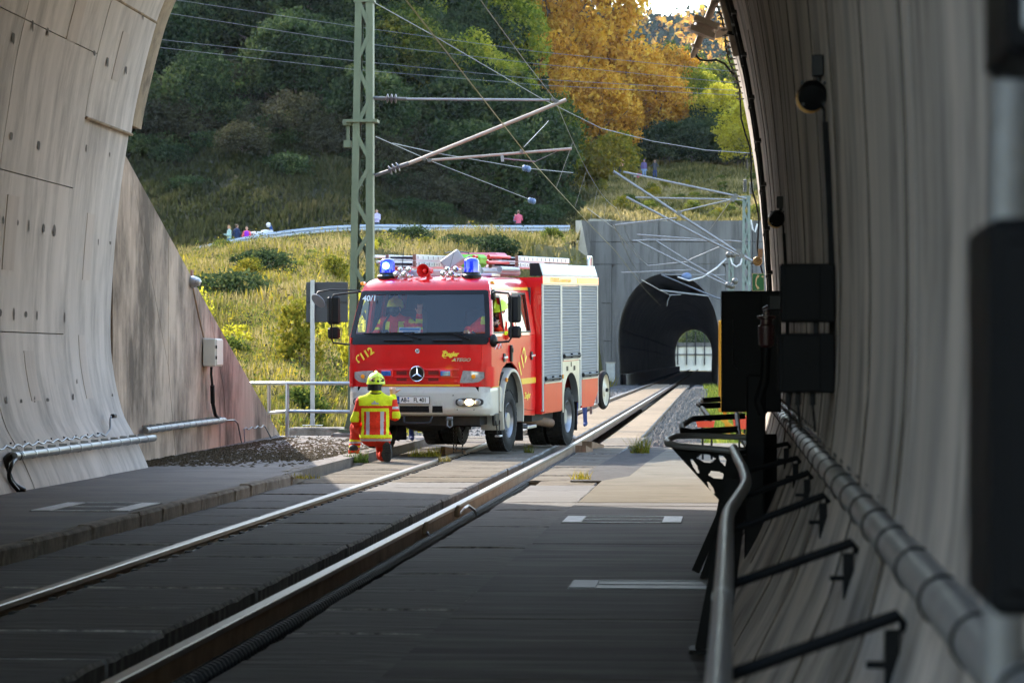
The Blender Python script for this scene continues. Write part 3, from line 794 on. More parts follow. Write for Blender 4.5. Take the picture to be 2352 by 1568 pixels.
# roof
def ring(w, inset=0.0):
    h_ = lerp_t(HW, w) - inset; pts = []
    for u in np.linspace(-h_, h_, 17): pts.append((u, lerp_t(VF, w) + .10 * (abs(u) / max(h_, .1)) ** 4, w))
    pts += [(h_, v, w) for v in (.9, 1.4, 2.0, 2.6, 2.85)] + [(h_ - .06, 2.92, w)] + [(-h_ + .06, 2.92, w)] + [(-h_, v, w) for v in (2.85, 2.6, 2.0, 1.4, .9)]
    return pts
mb = MB(); rows = [ring(w) for w in (2.44, 2.49, 2.53, 2.57, 2.60, 2.625, 2.645, 2.658, 2.665)]
mb.grid([r + [r[0]] for r in rows]); n = len(rows[0]); mb.add(rows[-1], [tuple(range(n))]); mb.grid([[(x * .93, y * .98 + .05, z) for x, y, z in rows[0] + [rows[0][0]]], rows[0] + [rows[0][0]]])
roof = tp('cab_roof', mb, MAT['red'], smooth=45)
mb = MB()
for u in (-.5, .0, .5): mb.box((u, 1.8, 2.668), (.10, 1.7, .012), bev=.005)
tp('roof_rib', mb, MAT['red'], roof)
# doors and sides
WIN = {}
for s_ in (-1, 1):
    d1 = side_poly('front_door', [(.23, 1.03), (.62, 1.03), (.70, 1.16), (.84, 1.27), (1.07, 1.335), (1.07, 1.745), (.23, 1.745)], s_, MAT['red'])
    side_frame('window_frame', [(.25, 1.75), (1.07, 1.75), (1.07, 2.435), (.50, 2.435)], [(.34, 1.80), (1.0, 1.80), (1.0, 2.36), (.56, 2.36)], s_, MAT['red'], parent=d1)
    d2 = side_poly('rear_door', [(1.085, 1.335), (1.40, 1.345), (1.70, 1.25), (1.92, 1.05), (2.05, .75), (2.07, .60), (2.80, .545), (2.86, .62), (2.88, 1.745), (1.085, 1.745)], s_, MAT['red'])
    side_frame('door_frame', [(1.085, 1.75), (1.70, 1.75), (1.70, 2.435), (1.085, 2.435)], [(1.17, 1.80), (1.63, 1.80), (1.63, 2.38), (1.17, 2.38)], s_, MAT['red'], parent=d2)
    side_frame('door_frame', [(1.70, 1.75), (2.88, 1.75), (2.86, 2.435), (1.70, 2.435)], [(1.77, 1.80), (2.60, 1.80), (2.58, 2.40), (1.77, 2.40)], s_, MAT['red'], parent=d2)
    side_poly('pane', [(1.165, 1.795), (1.635, 1.795), (1.635, 2.385), (1.165, 2.385)], s_, MAT['side_glass'], th=.006, out=-.02, parent=d2)
    side_poly('pane', [(1.765, 1.795), (2.605, 1.795), (2.585, 2.405), (1.765, 2.405)], s_, MAT['side_glass'], th=.006, out=-.02, parent=d2)
    side_frame('seal', [(1.755, 1.785), (2.615, 1.785), (2.595, 2.415), (1.755, 2.415)], [(1.785, 1.815), (2.585, 1.815), (2.565, 2.385), (1.785, 2.385)], s_, MAT['ink'], th=.01, out=.004, parent=d2)
    side_frame('seal', [(.33, 1.79), (1.01, 1.79), (1.01, 2.37), (.55, 2.37)], [(.37, 1.82), (.98, 1.82), (.98, 2.34), (.575, 2.34)], s_, MAT['ink'], th=.01, out=.004, parent=d1)
    side_poly('yellow_band', [(.24, .985), (.60, .985), (.62, 1.08), (.24, 1.08)], s_, MAT['yellow_film'], th=.02, out=.006, parent=d1)
    side_poly('yellow_band', [(2.0, .985), (2.87, .985), (2.87, 1.075), (1.93, 1.075)], s_, MAT['yellow_film'], th=.006, out=.008, parent=d2)
    side_poly('yellow_band', [(.62, 2.455), (2.84, 2.455), (2.84, 2.50), (.62, 2.50)], s_, MAT['yellow_film'], th=.006, out=.008, parent=roof)
    for v, par in ((.93, d1), (2.62, d2)):
        mb = MB(); mb.box((s_ * 1.128, v, 1.42), (.02, .10, .13), bev=.006); h_ = tp('handle', mb, MAT['ink'], par)
        mb = MB(); mb.bar((s_ * 1.15, v - .10, 1.415), (s_ * 1.15, v + .10, 1.425), .03, .035, bev=.008); tp('grip', mb, MAT['alu'], h_)
    mb = MB(); mb.box((s_ * 1.135, 1.32, 1.48), (.035, .09, .26), bev=.012); mb.cyl((s_ * 1.15, 1.32, 1.53), (s_ * 1.165, 1.32, 1.53), .035, n=12); tp('door_bracket', mb, MAT['darkplastic'], d2)
    # crew step skirt
    side_poly('skirt', [(2.07, .595), (2.09, .50), (2.86, .47), (2.86, .61), (2.80, .54)], s_, MAT['red'], th=.06, out=-.01)
    # mudguard
    mb = MB(); rows = []
    for a in np.linspace(R(205), R(-18), 20):
        c, s2 = math.cos(a), math.sin(a); v, w = 1.36 + .66 * c, .60 + .66 * s2
        vi, wi = 1.36 + .60 * c, .60 + .60 * s2
        rows.append([(s_ * .80, v, w), (s_ * 1.10, v, w), (s_ * 1.155, 1.36 + .645 * c, .60 + .645 * s2), (s_ * 1.155, vi, wi), (s_ * 1.11, vi, wi), (s_ * .80, vi, wi)])
    mb.grid(rows); mg = tp('mudguard', mb, MAT['ivory'], smooth=50)
    mb = MB(); mb.prism([(s_ * 1.10, .62, 1.0), (s_ * 1.10, .76, .96), (s_ * 1.10, .80, .58), (s_ * 1.10, .62, .62)], (s_ * .035, 0, 0)); tp('mudguard_front', mb, MAT['ivory'], mg)
    mb = MB(); mb.box((s_ * 1.16, .93, 1.085), (.03, .06, .07), bev=.008); tp('side_marker', mb, MAT['orange_lamp'], mg)
    mb = MB(); mb.box((s_ * .95, 2.02, .38), (.36, .02, .55)); tp('mud_flap', mb, MAT['rubber'], mg)
    mb = MB(); mb.box((s_ * .93, 1.36, .95), (.3, 1.1, .5)); tp('arch_liner', mb, MAT['black'], mg)
    # step
    mb = MB(); mb.box((s_ * 1.10, .50, .50), (.05, .26, .20), bev=.02); mb.bar((s_ * 1.13, .40, .48), (s_ * 1.14, .46, .25), .012, .02); mb.bar((s_ * 1.13, .62, .48), (s_ * 1.14, .56, .25), .012, .02); st_ = tp('step', mb, MAT['darkplastic'])
    mb = MB(); mb.box((s_ * 1.14, .51, .245), (.09, .15, .03), bev=.008); tp('tread', mb, MAT['alu'], st_)
text('lettering', '1529', .075, MAT['white_letter'], TR, (1.131, .40, 1.215), (R(90), 0, R(90)), extrude=.002, bold=.002)
text('lettering', '112', .36, MAT['yellow_letter'], TR, (1.1305, 2.02, 1.33), (R(90), R(-38), R(90)), extrude=.0006, bold=.004)
text('lettering', 'Ziegler', .13, MAT['yellow_letter'], TR, (1.128, 2.32, .80), (R(90), 0, R(90)), extrude=.0006, shear=.25, bold=.003)
mb = MB(); mb.tube([(1.126, .38, 1.56), (1.126, .50, 1.62), (1.126, .60, 1.56), (1.126, .72, 1.645), (1.126, .80, 1.57)], .006, 5); tp('door_emblem', mb, MAT['white_letter'])
# cab inside
mb = MB(); mb.box((0, 1.6, 1.0), (2.1, 2.5, .06)); mb.box((0, 2.84, 1.75), (2.1, .05, 1.5)); tp('cab_floor', mb, MAT['interior'])
mb = MB(); mb.box((0, .52, 1.62), (2.0, .50, .22), bev=.06); dash = tp('dashboard', mb, MAT['interior'])
mb = MB(); mb.tube([(.52 + .2 * math.cos(a), .86 + .09 * math.sin(a), 1.70 + .13 * math.sin(a)) for a in np.linspace(0, 2 * math.pi, 21)[:-1]], .015, 6, closed=True); mb.cyl((.52, .86, 1.70), (.52, .72, 1.58), .03); tp('steering_wheel', mb, MAT['ink'])
for u in (-.55, .55):
    mb = MB(); mb.box((u, 1.30, 1.46), (.5, .5, .14), bev=.05); mb.box((u, 1.60, 1.80), (.48, .14, .75), (R(-8), 0, 0), bev=.05); tp('seat', mb, MAT['seat'])
mb = MB(); mb.box((-.18, .245, 1.80), (.34, .006, .20), (R(-20), 0, 0)); crd = tp('windscreen_card', mb, MAT['paper'])
mb = MB(); mb.box((-.18, .258, 1.865), (.32, .006, .035), (R(-20), 0, 0)); mb.box((-.16, .247, 1.825), (.24, .005, .012), (R(-20), 0, 0)); tp('card_print', mb, MAT['paper_blue'], crd)
mb = MB(); mb.box((-.16, .222, 1.765), (.18, .006, .018), (R(-20), 0, 0)); tp('card_print', mb, MAT['ink'], crd)
mb = MB(); mb.lathe([(.035, -.025), (.055, -.025), (.055, .025), (.035, .025), (.035, -.025)], (.70, .30, 1.79), (0.2, 1, .1), 18, cap=False); tp('tape_roll', mb, MAT['orange_lamp'], smooth=40)
# wipers
for u0, u1 in ((.05, -.75), (.82, .02)):
    mb = MB(); mb.bar((u0, .065, 1.715), (u0 - .30, .10, 1.80), .025, .018); mb.bar((u0 - .1, .085, 1.815), (u1 - .1, .085, 1.80), .018, .022); mb.bar((u0 - .12, .052, 1.70), (u1 + .22, .052, 1.70), .03, .03, bev=.01); tp('wiper', mb, MAT['ink'])
# mirrors
for s_ in (-1, 1):
    if s_ < 0:
        mb = MB(); mb.tube([(-1.0, .42, 2.44), (-1.25, .30, 2.41), (-1.39, .26, 2.39), (-1.42, .25, 2.32), (-1.42, .25, 1.72), (-1.40, .27, 1.66), (-1.12, .32, 1.63)], .014, 8)
        mb.tube([(-1.0, .36, 2.46), (-1.4, .12, 2.47), (-1.56, .04, 2.44), (-1.60, .03, 2.38)], .012, 8); ar = tp('mirror_arm', mb, MAT['ink'], smooth=50)
        mb = MB(); mb.box((-1.40, .30, 2.16), (.20, .07, .43), (0, 0, R(10)), bev=.03); tp('mirror', mb, MAT['darkplastic'], ar)
        mb = MB(); mb.box((-1.40, .30, 1.81), (.19, .07, .18), (0, 0, R(10)), bev=.03); tp('mirror', mb, MAT['darkplastic'], ar)
        mb = MB(); mb.lathe([(.0, -.03), (.08, -.02), (.12, .0), (.125, .015), (0, .02)], (-1.56, .06, 2.31), (-.35, -.6, -.5), 20, cap=False); tp('mirror', mb, MAT['grey_pvc'], ar, 50)
    else:
        mb = MB(); mb.tube([(1.10, .30, 2.40), (1.20, .10, 2.42), (1.40, .16, 2.40), (1.43, .18, 2.33), (1.43, .18, 1.73), (1.40, .17, 1.68), (1.15, .25, 1.66)], .016, 8); ar = tp('mirror_arm', mb, MAT['ink'], smooth=50)
        mb = MB(); mb.box((1.475, .23, 2.17), (.21, .09, .42), (0, 0, R(-12)), bev=.03); tp('mirror', mb, MAT['darkplastic'], ar)
        mb = MB(); mb.box((1.475, .23, 1.82), (.21, .09, .18), (0, 0, R(-12)), bev=.03); tp('mirror', mb, MAT['darkplastic'], ar)
        mb = MB(); mb.ball((1.14, .25, 1.69), (.06, .10, .10)); mb.box((1.12, .32, 2.38), (.06, .12, .16), bev=.02); tp('mirror_foot', mb, MAT['darkplastic'], ar, 60)
# roof equipment
for s_ in (-1, 1):
    x = -.70 if s_ < 0 else .645
    mb = MB(); mb.lathe([(.15, 0), (.155, .05), (.13, .07), (.125, .10), (0, .10)], (x, .82, 2.63), (0, 0, 1), 24); bc = tp('beacon', mb, MAT['ink'], smooth=40)
    mb = MB(); mb.lathe([(.118, .10), (.115, .26), (.10, .295), (.06, .315), (0, .32)], (x, .82, 2.63), (0, 0, 1), 24, cap=False); tp('beacon_dome', mb, MAT['blue_lamp'], bc, 50)
    if s_ < 0:
        mb = MB(); mb.ball((x + .01, .71, 2.835), (.055, .03, .055)); tp('beacon_flash', mb, MAT['blue_lit'], bc, 60)
for c in (-.42, .33):
    mb = MB()
    for du, dw, r_ in ((-.10, .06, .050), (.03, .06, .050), (-.03, .13, .042), (.10, .13, .046)):
        mb.lathe([(0, -.015), (r_ * .8, -.01), (r_, .01), (r_ * .85, .05), (r_ * .3, .12), (.012, .2), (.012, .26)], (c + du, .66, 2.645 + dw), (0, 1, 0), 16)
    mb.box((c, .80, 2.67), (.28, .04, .05), bev=.01); tp('horn_cluster', mb, MAT['chrome'], smooth=50)
mb = MB(); mb.lathe([(.028, .0), (.085, -.10), (.105, -.14), (.098, -.14), (.02, .0), (.045, .04), (.045, .16), (.0, .17)], (-.06, .78, 2.755), (.12, 1, .0), 24, cap=False); mb.box((-.05, .86, 2.68), (.05, .08, .10)); mg = tp('megaphone', mb, MAT['red_plain'], smooth=50)
mb = MB(); mb.ball((-.065, .72, 2.755), (.04, .05, .04)); tp('horn_driver', mb, M('red_lit', (.9, .02, .02), .4, coat=.6) if 'red_lit' not in MAT else MAT['red_lit'], mg, 60)
mb = MB(); mb.tube([(-.52, 1.0, 2.66), (-.50, 1.02, 3.12)], .006, 5); mb.tube([(.18, 1.1, 2.66), (.26, 1.2, 3.05)], .003, 5); tp('aerial', mb, MAT['ink'])
# ladders
def ladder(u, v0, v1, w, nm='ladder'):
    la = None
    for j, (du, dw) in enumerate(((-.22, 0), (.22, 0), (-.20, -.10), (.20, -.10))):
        mb = MB(); mb.box((u + du, (v0 + v1) / 2, w + dw), (.035, v1 - v0, .085), bev=.008)
        if la is None: la = tp(nm, mb, MAT['white_paint2'])
        else: tp('ladder_beam', mb, MAT['white_paint2'], la)
    mb = MB()
    y = v0 + .12
    while y < v1 - .05:
        for dw in (0, -.10): mb.cyl((u - .22, y, w + dw), (u + .22, y, w + dw), .016, n=6)
        for du in (-.239, .239): mb.box((u + du, y, w), (.004, .018, .05)); mb.box((u + du * .92, y + .12, w - .10), (.004, .018, .05))
        y += .28
    tp('rung', mb, MAT['steel_dark'], la)
    mb = MB()
    for du in (-.22, .22):
        for dw in (0, -.10): mb.box((u + du, v0 - .012, w + dw), (.05, .03, .095), bev=.006)
    tp('ladder_foot', mb, MAT['brown_end'], la)
    return la
M('white_paint2', (.60, .605, .61), .42, var=.08, vscale=4)
ladder(-.52, .95, 6.2, 2.965)
ladder(.52, 3.2, 6.7, 2.965)
for u, w in ((-.88, 2.98), (-.84, 2.90), (-.78, 2.85)):
    mb = MB(); mb.cyl((u, .75, w), (u, 4.5, w), .022, n=8); tp('suction_pole', mb, MAT['alu'], smooth=40)
mb = MB()
for u, v0, v1, w in ((.38, 1.9, 3.2, 2.985), (.36, 1.9, 3.2, 2.895), (.62, 1.9, 3.2, 2.985), (.60, 1.9, 3.2, 2.895), (-.80, .85, 2.0, 2.80)):
    mb = MB(); mb.cyl((u, v0, w), (u, v1, w), .024, n=8); tp('red_pole', mb, MAT['pole_red'], smooth=40)
mb = MB(); mb.box((.20, 1.35, 2.90), (.34, .16, .22), (R(-25), R(-35), R(20)), bev=.02); wl = tp('work_light', mb, MAT['lamp_grey'])
mb = MB(); mb.tube([(.30, 1.45, 2.90), (.42, 1.5, 2.98), (.50, 1.55, 2.88), (.52, 1.6, 2.76)], .018, 6); mb.box((.52, 1.6, 2.78), (.10, .10, .16), bev=.02); tp('light_arm', mb, MAT['lamp_grey'], wl)
mb = MB(); mb.box((.26, 2.3, 2.92), (.35, .5, .20), bev=.05); tp('cargo_bag', mb, MAT['cargo_green'])
mb = MB(); mb.box((.10, 3.2, 3.01), (.8, .7, .10), bev=.04); tp('cargo_tarp', mb, MAT['cargo_pink'])
mb = MB(); mb.cyl((.25, 1.9, 2.76), (.25, 4.2, 2.76), .07, n=14); mb.cyl((.48, 1.9, 2.75), (.48, 4.2, 2.75), .06, n=14); mb.cyl((.80, 1.9, 2.78), (.80, 3.0, 2.78), .045, n=12); tp('suction_hose', mb, MAT['silver_panel'], smooth=40)
mb = MB(); mb.box((-.3, 1.7, 2.72), (.9, .8, .10), bev=.01); mb.box((.45, 1.7, 2.69), (.7, .5, .05), bev=.01); tp('roof_rack', mb, MAT['alu'])
mb = MB(); mb.tube([(.0, 1.6, 3.04), (.0, 2.2, 3.07), (.05, 2.8, 3.06)], .01, 5); mb.tube([(.05, 2.8, 3.06), (.06, 2.82, 2.85)], .01, 5); tp('rack_rod', mb, MAT['steel_dark'])
mb = MB(); mb.box((1.03, .62, 2.565), (.06, .10, .05), bev=.012); tp('marker_lamp', mb, MAT['orange_lamp'])
mb = MB(); mb.box((-1.03, .62, 2.565), (.06, .10, .05), bev=.012); tp('marker_lamp', mb, MAT['orange_lamp'])

# --- body box
bx = MB(); bx.box((0, 4.895, 1.90), (2.40, 3.90, 1.52)); bx.box((0, 3.60, .81), (2.40, 1.30, .65)); bx.box((0, 6.10, .86), (2.40, 1.18, .55)); body = tp('box_body', bx, MAT['red'])
for s_ in (-1, 1):
    u = s_ * 1.205
    # frame posts
    mb = MB()
    for v0, v1 in ((2.945, 3.04), (4.155, 4.285), (5.495, 5.62), (6.80, 6.865)): mb.box((u, (v0 + v1) / 2, 1.53), (.035, v1 - v0, 2.02), bev=.006)
    mb.box((u, 4.905, 2.545), (.035, 3.92, .03)); tp('frame_post', mb, MAT['silver_panel'])
    # shutters
    for v0, v1, w0 in ((3.045, 4.15, .985), (4.29, 5.49, 1.325), (5.625, 6.795, .985)):
        mb = MB(); w = w0; rows = []
        while w < 2.525:
            for d, o_ in ((0, 0), (.010, .010), (.036, .010), (.046, 0)): rows.append([(s_ * (1.203 + o_), v0, min(w + d, 2.53)), (s_ * (1.203 + o_), v1, min(w + d, 2.53))])
            w += .048
        mb.grid(rows); sh = tp('roller_shutter', mb, MAT['shutter'])
        mb = MB(); mb.cyl((s_ * 1.245, v0 + .06, w0 + .05), (s_ * 1.245, v1 - .06, w0 + .05), .018, n=8)
        for q in (.06, .5, .94): mb.box((s_ * 1.232, v0 + (v1 - v0) * q, w0 + .055), (.04, .05, .07), bev=.01)
        tp('shutter_bar', mb, MAT['blackmetal'], sh)
        mb = MB(); mb.box((s_ * 1.222, (v0 + v1) / 2, w0 - .012), (.03, v1 - v0, .022)); tp('shutter_sill', mb, MAT['alu'], sh)
    # upper panels
    mb = MB(); mb.box((s_ * 1.215, 4.905, 2.615), (.03, 3.92, .128), bev=.004); bd = tp('name_band', mb, MAT['red'])
    mb = MB(); mb.prism([(s_ * 1.222, 2.96, 2.685), (s_ * 1.222, 2.96, 2.70), (s_ * 1.17, 2.96, 2.875), (s_ * 1.10, 2.96, 2.875), (s_ * 1.10, 2.96, 2.685)], (0, 3.86, 0)); lp = tp('light_coping', mb, MAT['silver_panel'])
    mb = MB(); mb.prism([(s_ * 1.2225, 3.02, 2.715), (s_ * 1.178, 3.02, 2.862), (s_ * 1.17, 3.02, 2.862), (s_ * 1.21, 3.02, 2.715)], (0, 3.74, 0)); tp('light_panel', mb, M('light_glass', (.36, .375, .38), .3, coat=.6) if 'light_glass' not in MAT else MAT['light_glass'], lp)
    mb = MB(); mb.prism([(s_ * 1.23, 2.935, 2.68), (s_ * 1.17, 2.935, 2.885), (s_ * 1.02, 2.935, 2.885), (s_ * 1.02, 2.935, 2.68)], (0, .03, 0)); tp('coping_end', mb, MAT['ink'], lp)
    # lower lockers
    mb = MB(); mb.box((s_ * 1.213, 3.62, .735), (.03, 1.19, .47), bev=.004); tp('locker_door', mb, MAT['red'])
    mb = MB(); mb.prism([(s_ * 1.20, 5.62, .49), (s_ * 1.20, 6.45, .49), (s_ * 1.20, 6.80, .74), (s_ * 1.20, 6.80, .965), (s_ * 1.20, 5.62, .965)], (s_ * .025, 0, 0)); tp('locker_door', mb, MAT['red'])
    # aluminium arch panel
    mb = MB(); arch = [(4.89 + .52 * math.cos(a), .60 + .50 * math.sin(a)) for a in np.linspace(R(180), 0, 15)]
    poly = [(4.285, .50), (4.285, 1.29), (5.495, 1.29), (5.495, .50), (5.41, .50)] + arch[::-1] + [(4.37, .50)]
    f = [(s_ * 1.207, v, w) for v, w in poly]; n = len(f)
    # strip from outline to arch
    top = [(4.285 + (5.495 - 4.285) * i / 14, 1.29) for i in range(15)]
    mb.grid([[(s_ * 1.215, v, w) for v, w in top], [(s_ * 1.215, v, w) for v, w in arch]])
    mb.grid([[(s_ * 1.215, v, w) for v, w in arch], [(s_ * 1.10, v, w) for v, w in arch]])
    mb.add([(s_ * 1.215, 4.285, 1.29), (s_ * 1.215, 4.37, .60), (s_ * 1.215, 4.37, .46), (s_ * 1.215, 4.285, .46)], [(0, 1, 2, 3)])
    mb.add([(s_ * 1.215, 5.495, 1.29), (s_ * 1.215, 5.41, .60), (s_ * 1.215, 5.41, .46), (s_ * 1.215, 5.495, .46)], [(0, 1, 2, 3)])
    ap = tp('arch_panel', mb, MAT['alu'])
    mb = MB(); mb.box((s_ * 1.2165, 4.89, .77), (.006, 1.06, .64)); 
    for v in (4.62, 5.12): mb.box((s_ * 1.2195, v, 1.17), (.008, .09, .075))
    mb.box((s_ * 1.219, 4.89, 1.235), (.006, .03, .08))
    mb.v = [p for p in mb.v]; mb2 = MB()
    for v in (4.62, 5.12): mb2.box((s_ * 1.2195, v, 1.17), (.008, .09, .075))
    mb2.box((s_ * 1.219, 4.89, 1.235), (.006, .03, .08)); tp('arch_latch', mb2, MAT['ink'], ap)
    mb = MB(); mb.box((s_ * .50, 4.89, .86), (.9, 1.10, .5)); tp('arch_liner', mb, MAT['black'], ap)
    mb = MB(); mb.box((s_ * 1.235, 4.245, 1.05), (.02, .04, .07), bev=.006); tp('side_marker', mb, MAT['orange_lamp'])
text('lettering', 'FEUERWEHR Gemeinde Laufach', .105, MAT['yellow_letter'], bd, (1.232, 4.15, 2.615), (R(90), 0, R(90)), extrude=.0006, sx=1.0)
mb = MB(); mb.box((1.2315, 6.05, 2.615), (.004, 1.5, .09)); tp('yellow_band', mb, MAT['yellow_film'], bd)
mb = MB(); mb.box((0, 2.944, 1.60), (2.41, .012, 2.1)); tp('box_front', mb, MAT['red'])
mb = MB(); mb.tube([(1.10, 6.70, 2.87), (1.10, 6.70, 2.99), (1.10, 6.74, 3.03), (1.10, 6.86, 3.03), (1.10, 6.89, 2.98), (1.10, 6.89, 2.6)], .025, 8); tp('grab_rail', mb, MAT['alu'], smooth=50)
# --- running gear
mb = MB(); mb.box((0, 3.4, .60), (.85, 6.6, .22)); mb.box((0, 3.6, .52), (2.1, 1.4, .30)); mb.box((0, 1.3, .42), (1.6, .12, .14)); mb.box((0, 4.75, .38), (1.6, .14, .16)); mb.ball((0, 4.75, .36), (.24, .26, .24)); mb.ball((-.1, .9, .48), (.42, .5, .2)); mb.box((0, .35, .50), (1.9, .4, .16)); tp('chassis', mb, MAT['chassis'])
mb = MB(); mb.tube([(-.20, .02, .56), (-.19, -.02, .47), (-.14, -.03, .455), (.17, -.03, .455), (.22, -.02, .47), (.24, .02, .56)], .018, 8); tp('tow_bar', mb, MAT['steel_dark'], smooth=50)
for u in (.52, -.52):
    mb = MB(); mb.box((u, .0, .53), (.09, .05, .05), bev=.008); mb.tube([(u - .035, -.005, .50), (u - .04, -.01, .42), (u, -.012, .39), (u + .04, -.01, .42), (u + .035, -.005, .50)], .013, 7); tp('tow_shackle', mb, MAT['grey_pvc'], smooth=50)
mb = MB(); mb.cyl((.75, 2.9, .44), (1.10, 3.95, .30), .075, n=14); ex = tp('hose_pipe', mb, MAT['hoseend'], smooth=40)
mb = MB(); mb.box((1.0, 2.55, .30), (.30, .55, .05), bev=.01); tp('foldout_step', mb, MAT['alu'])
for x in (.36, .40, .50):
    mb = MB()
    for k_ in range(14): mb.box((x + (.006 if k_ % 2 else 0), .75, .34 - .028 * k_), (.022 if k_ % 2 else .008, .008 if k_ % 2 else .022, .03))
    tp('chain', mb, MAT['steel_dark'])
def wheel(nm, u, v, w, s_, dual=False):
    mb = MB(); Rr = .475; W = .29
    prof = [(.26, -W / 2 + .02), (.30, -W / 2), (.40, -W / 2 - .005), (.455, -W / 2 + .02), (.462, -W / 2 + .05), (.462, W / 2 - .05), (.455, W / 2 - .02), (.40, W / 2 + .005), (.30, W / 2), (.26, W / 2 - .02)]
    mb.lathe(prof, (0, 0, 0), (1, 0, 0), 36, cap=False)
    for k in range(34):
        a = 2 * math.pi * k / 34
        for j, x in enumerate((-.105, -.036, .036, .105)):
            b = a + (.09 if j in (1, 2) else 0); ct, st = math.cos(b), math.sin(b)
            m = Matrix(((1, 0, 0), (0, ct, -st), (0, st, ct))).transposed()
            m = Matrix(((1, 0, 0), (0, -st, ct), (0, ct, st)))
            mb.box((x, .463 * ct, .463 * st), (.058, .066, .028), m)
    me = mb.mesh('tyre', MAT['tyre'], 35)
    rb = MB(); o_ = s_
    rb.lathe([(.27, -.10), (.275, .12), (.262, .13), (.25, .10), (.235, .02), (.14, .03 if dual else .06), (.12, .09 if dual else .12), (.0, .09 if dual else .12)], (0, 0, 0), (o_, 0, 0), 30, cap=False)
    for k in range(10):
        a = 2 * math.pi * k / 10; rb.cyl((o_ * (.02 if dual else .05), .165 * math.cos(a), .165 * math.sin(a)), (o_ * (.065 if dual else .085), .165 * math.cos(a), .165 * math.sin(a)), .013, n=6)
    rm = rb.mesh('rim', MAT['rim'], 40)
    hb = MB(); 
    for k in range(8):
        a = 2 * math.pi * (k + .5) / 8; hb.cyl((o_ * (.026 if dual else .045), .205 * math.cos(a), .205 * math.sin(a)), (o_ * (.034 if dual else .055), .205 * math.cos(a), .205 * math.sin(a)), .022, n=8)
    hm = hb.mesh('rim_hole', MAT['ink'])
    t_ = inst(nm, me, TR, (u, v, w)); r_ = inst('rim', rm, t_); inst('rim_hole', hm, t_)
    return t_
for s_ in (-1, 1):
    wheel('front_wheel', s_ * .965, 1.30, .450, s_)
    wheel('rear_wheel', s_ * 1.06, 4.75, .378, s_, True)
    wheel('rear_wheel', s_ * .74, 4.75, .378, s_, True)
    mb = MB(); mb.box((s_ * .92, 5.48, .42), (.5, .02, .6)); tp('mud_flap', mb, MAT['rubber'])
mb = MB(); mb.box((1.0, 4.05, .53), (.08, .08, .10)); mb.box((1.0, 3.2, .43), (.06, .06, .12)); tp('jack_foot', mb, MAT['grey_pvc'])

# --- hand cart carried at the back
M('cream', (.62, .56, .44), .5, var=.06, vscale=4)
HC = thing('hose_cart', 'hand cart with cream rimmed tall wheel hanging behind the fire engine', 'cart'); HC.parent = None
HC.location = TR.location; HC.rotation_euler = TR.rotation_euler
def cart_wheel(u):
    mb = MB(); mb.lathe([(.27, -.05), (.30, -.055), (.33, -.03), (.34, 0), (.33, .03), (.30, .055), (.27, .05)], (u, 7.40, .735), (1, 0, 0), 30, cap=False); w_ = mb.build('tyre', MAT['tyre'], HC, 40)
    mb = MB(); mb.lathe([(.275, -.045), (.27, 0), (.25, -.01), (.12, .015), (.10, .045), (.0, .05)], (u, 7.40, .735), (1, 0, 0), 28, cap=False); mb.lathe([(.275, .045), (.27, 0)], (u, 7.40, .735), (1, 0, 0), 28, cap=False); mb.build('rim', MAT['cream'], HC, 40)
    mb = MB(); mb.cyl((u - .02, 7.4, .735), (u + .09, 7.4, .735), .035, n=10); mb.build('hub', MAT['steel_dark'], HC, 40)
cart_wheel(1.18); cart_wheel(-1.0)
mb = MB(); mb.cyl((-1.0, 7.4, .735), (1.18, 7.4, .735), .025, n=8); mb.tube([(1.02, 6.95, 1.72), (1.02, 6.98, 1.45), (1.03, 7.0, 1.2)], .03, 8); mb.tube([(-.9, 6.95, 1.72), (-.9, 7.0, 1.2)], .03, 8); mb.build('handle', MAT['pole_red'], HC, 40)
mb = MB(); mb.tube([(1.03, 7.0, 1.2), (1.02, 7.06, 1.0), (1.05, 7.2, .95)], .02, 6); mb.tube([(1.05, 7.10, 1.10), (1.05, 7.42, 1.12), (1.05, 7.45, .80)], .02, 6); mb.bar((1.05, 7.02, 1.05), (1.05, 7.02, .33), .04, .04); mb.bar((-.9, 7.02, 1.2), (-.9, 7.02, .4), .04, .04); mb.bar((-.9, 7.02, .9), (1.05, 7.02, .9), .04, .04); mb.build('cart_frame', MAT['galv'], HC)
mb = MB(); mb.lathe([(.0, -.35), (.30, -.35), (.30, -.32), (.12, -.32), (.12, .32), (.30, .32), (.30, .35), (0, .35)], (.3, 7.25, .72), (1, 0, 0), 20, cap=False); mb.build('hose_reel', MAT['darkplastic'], HC, 40)
mb = MB(); mb.box((1.08, 6.98, .98), (.10, .10, .14), bev=.02); mb.build('coupling', M('green_part', (.01, .16, .08), .5), HC)
mb = MB(); mb.box((1.10, 7.0, .62), (.05, .12, .16), bev=.01); mb.build('warning_plate', MAT['white_paint2'], HC)
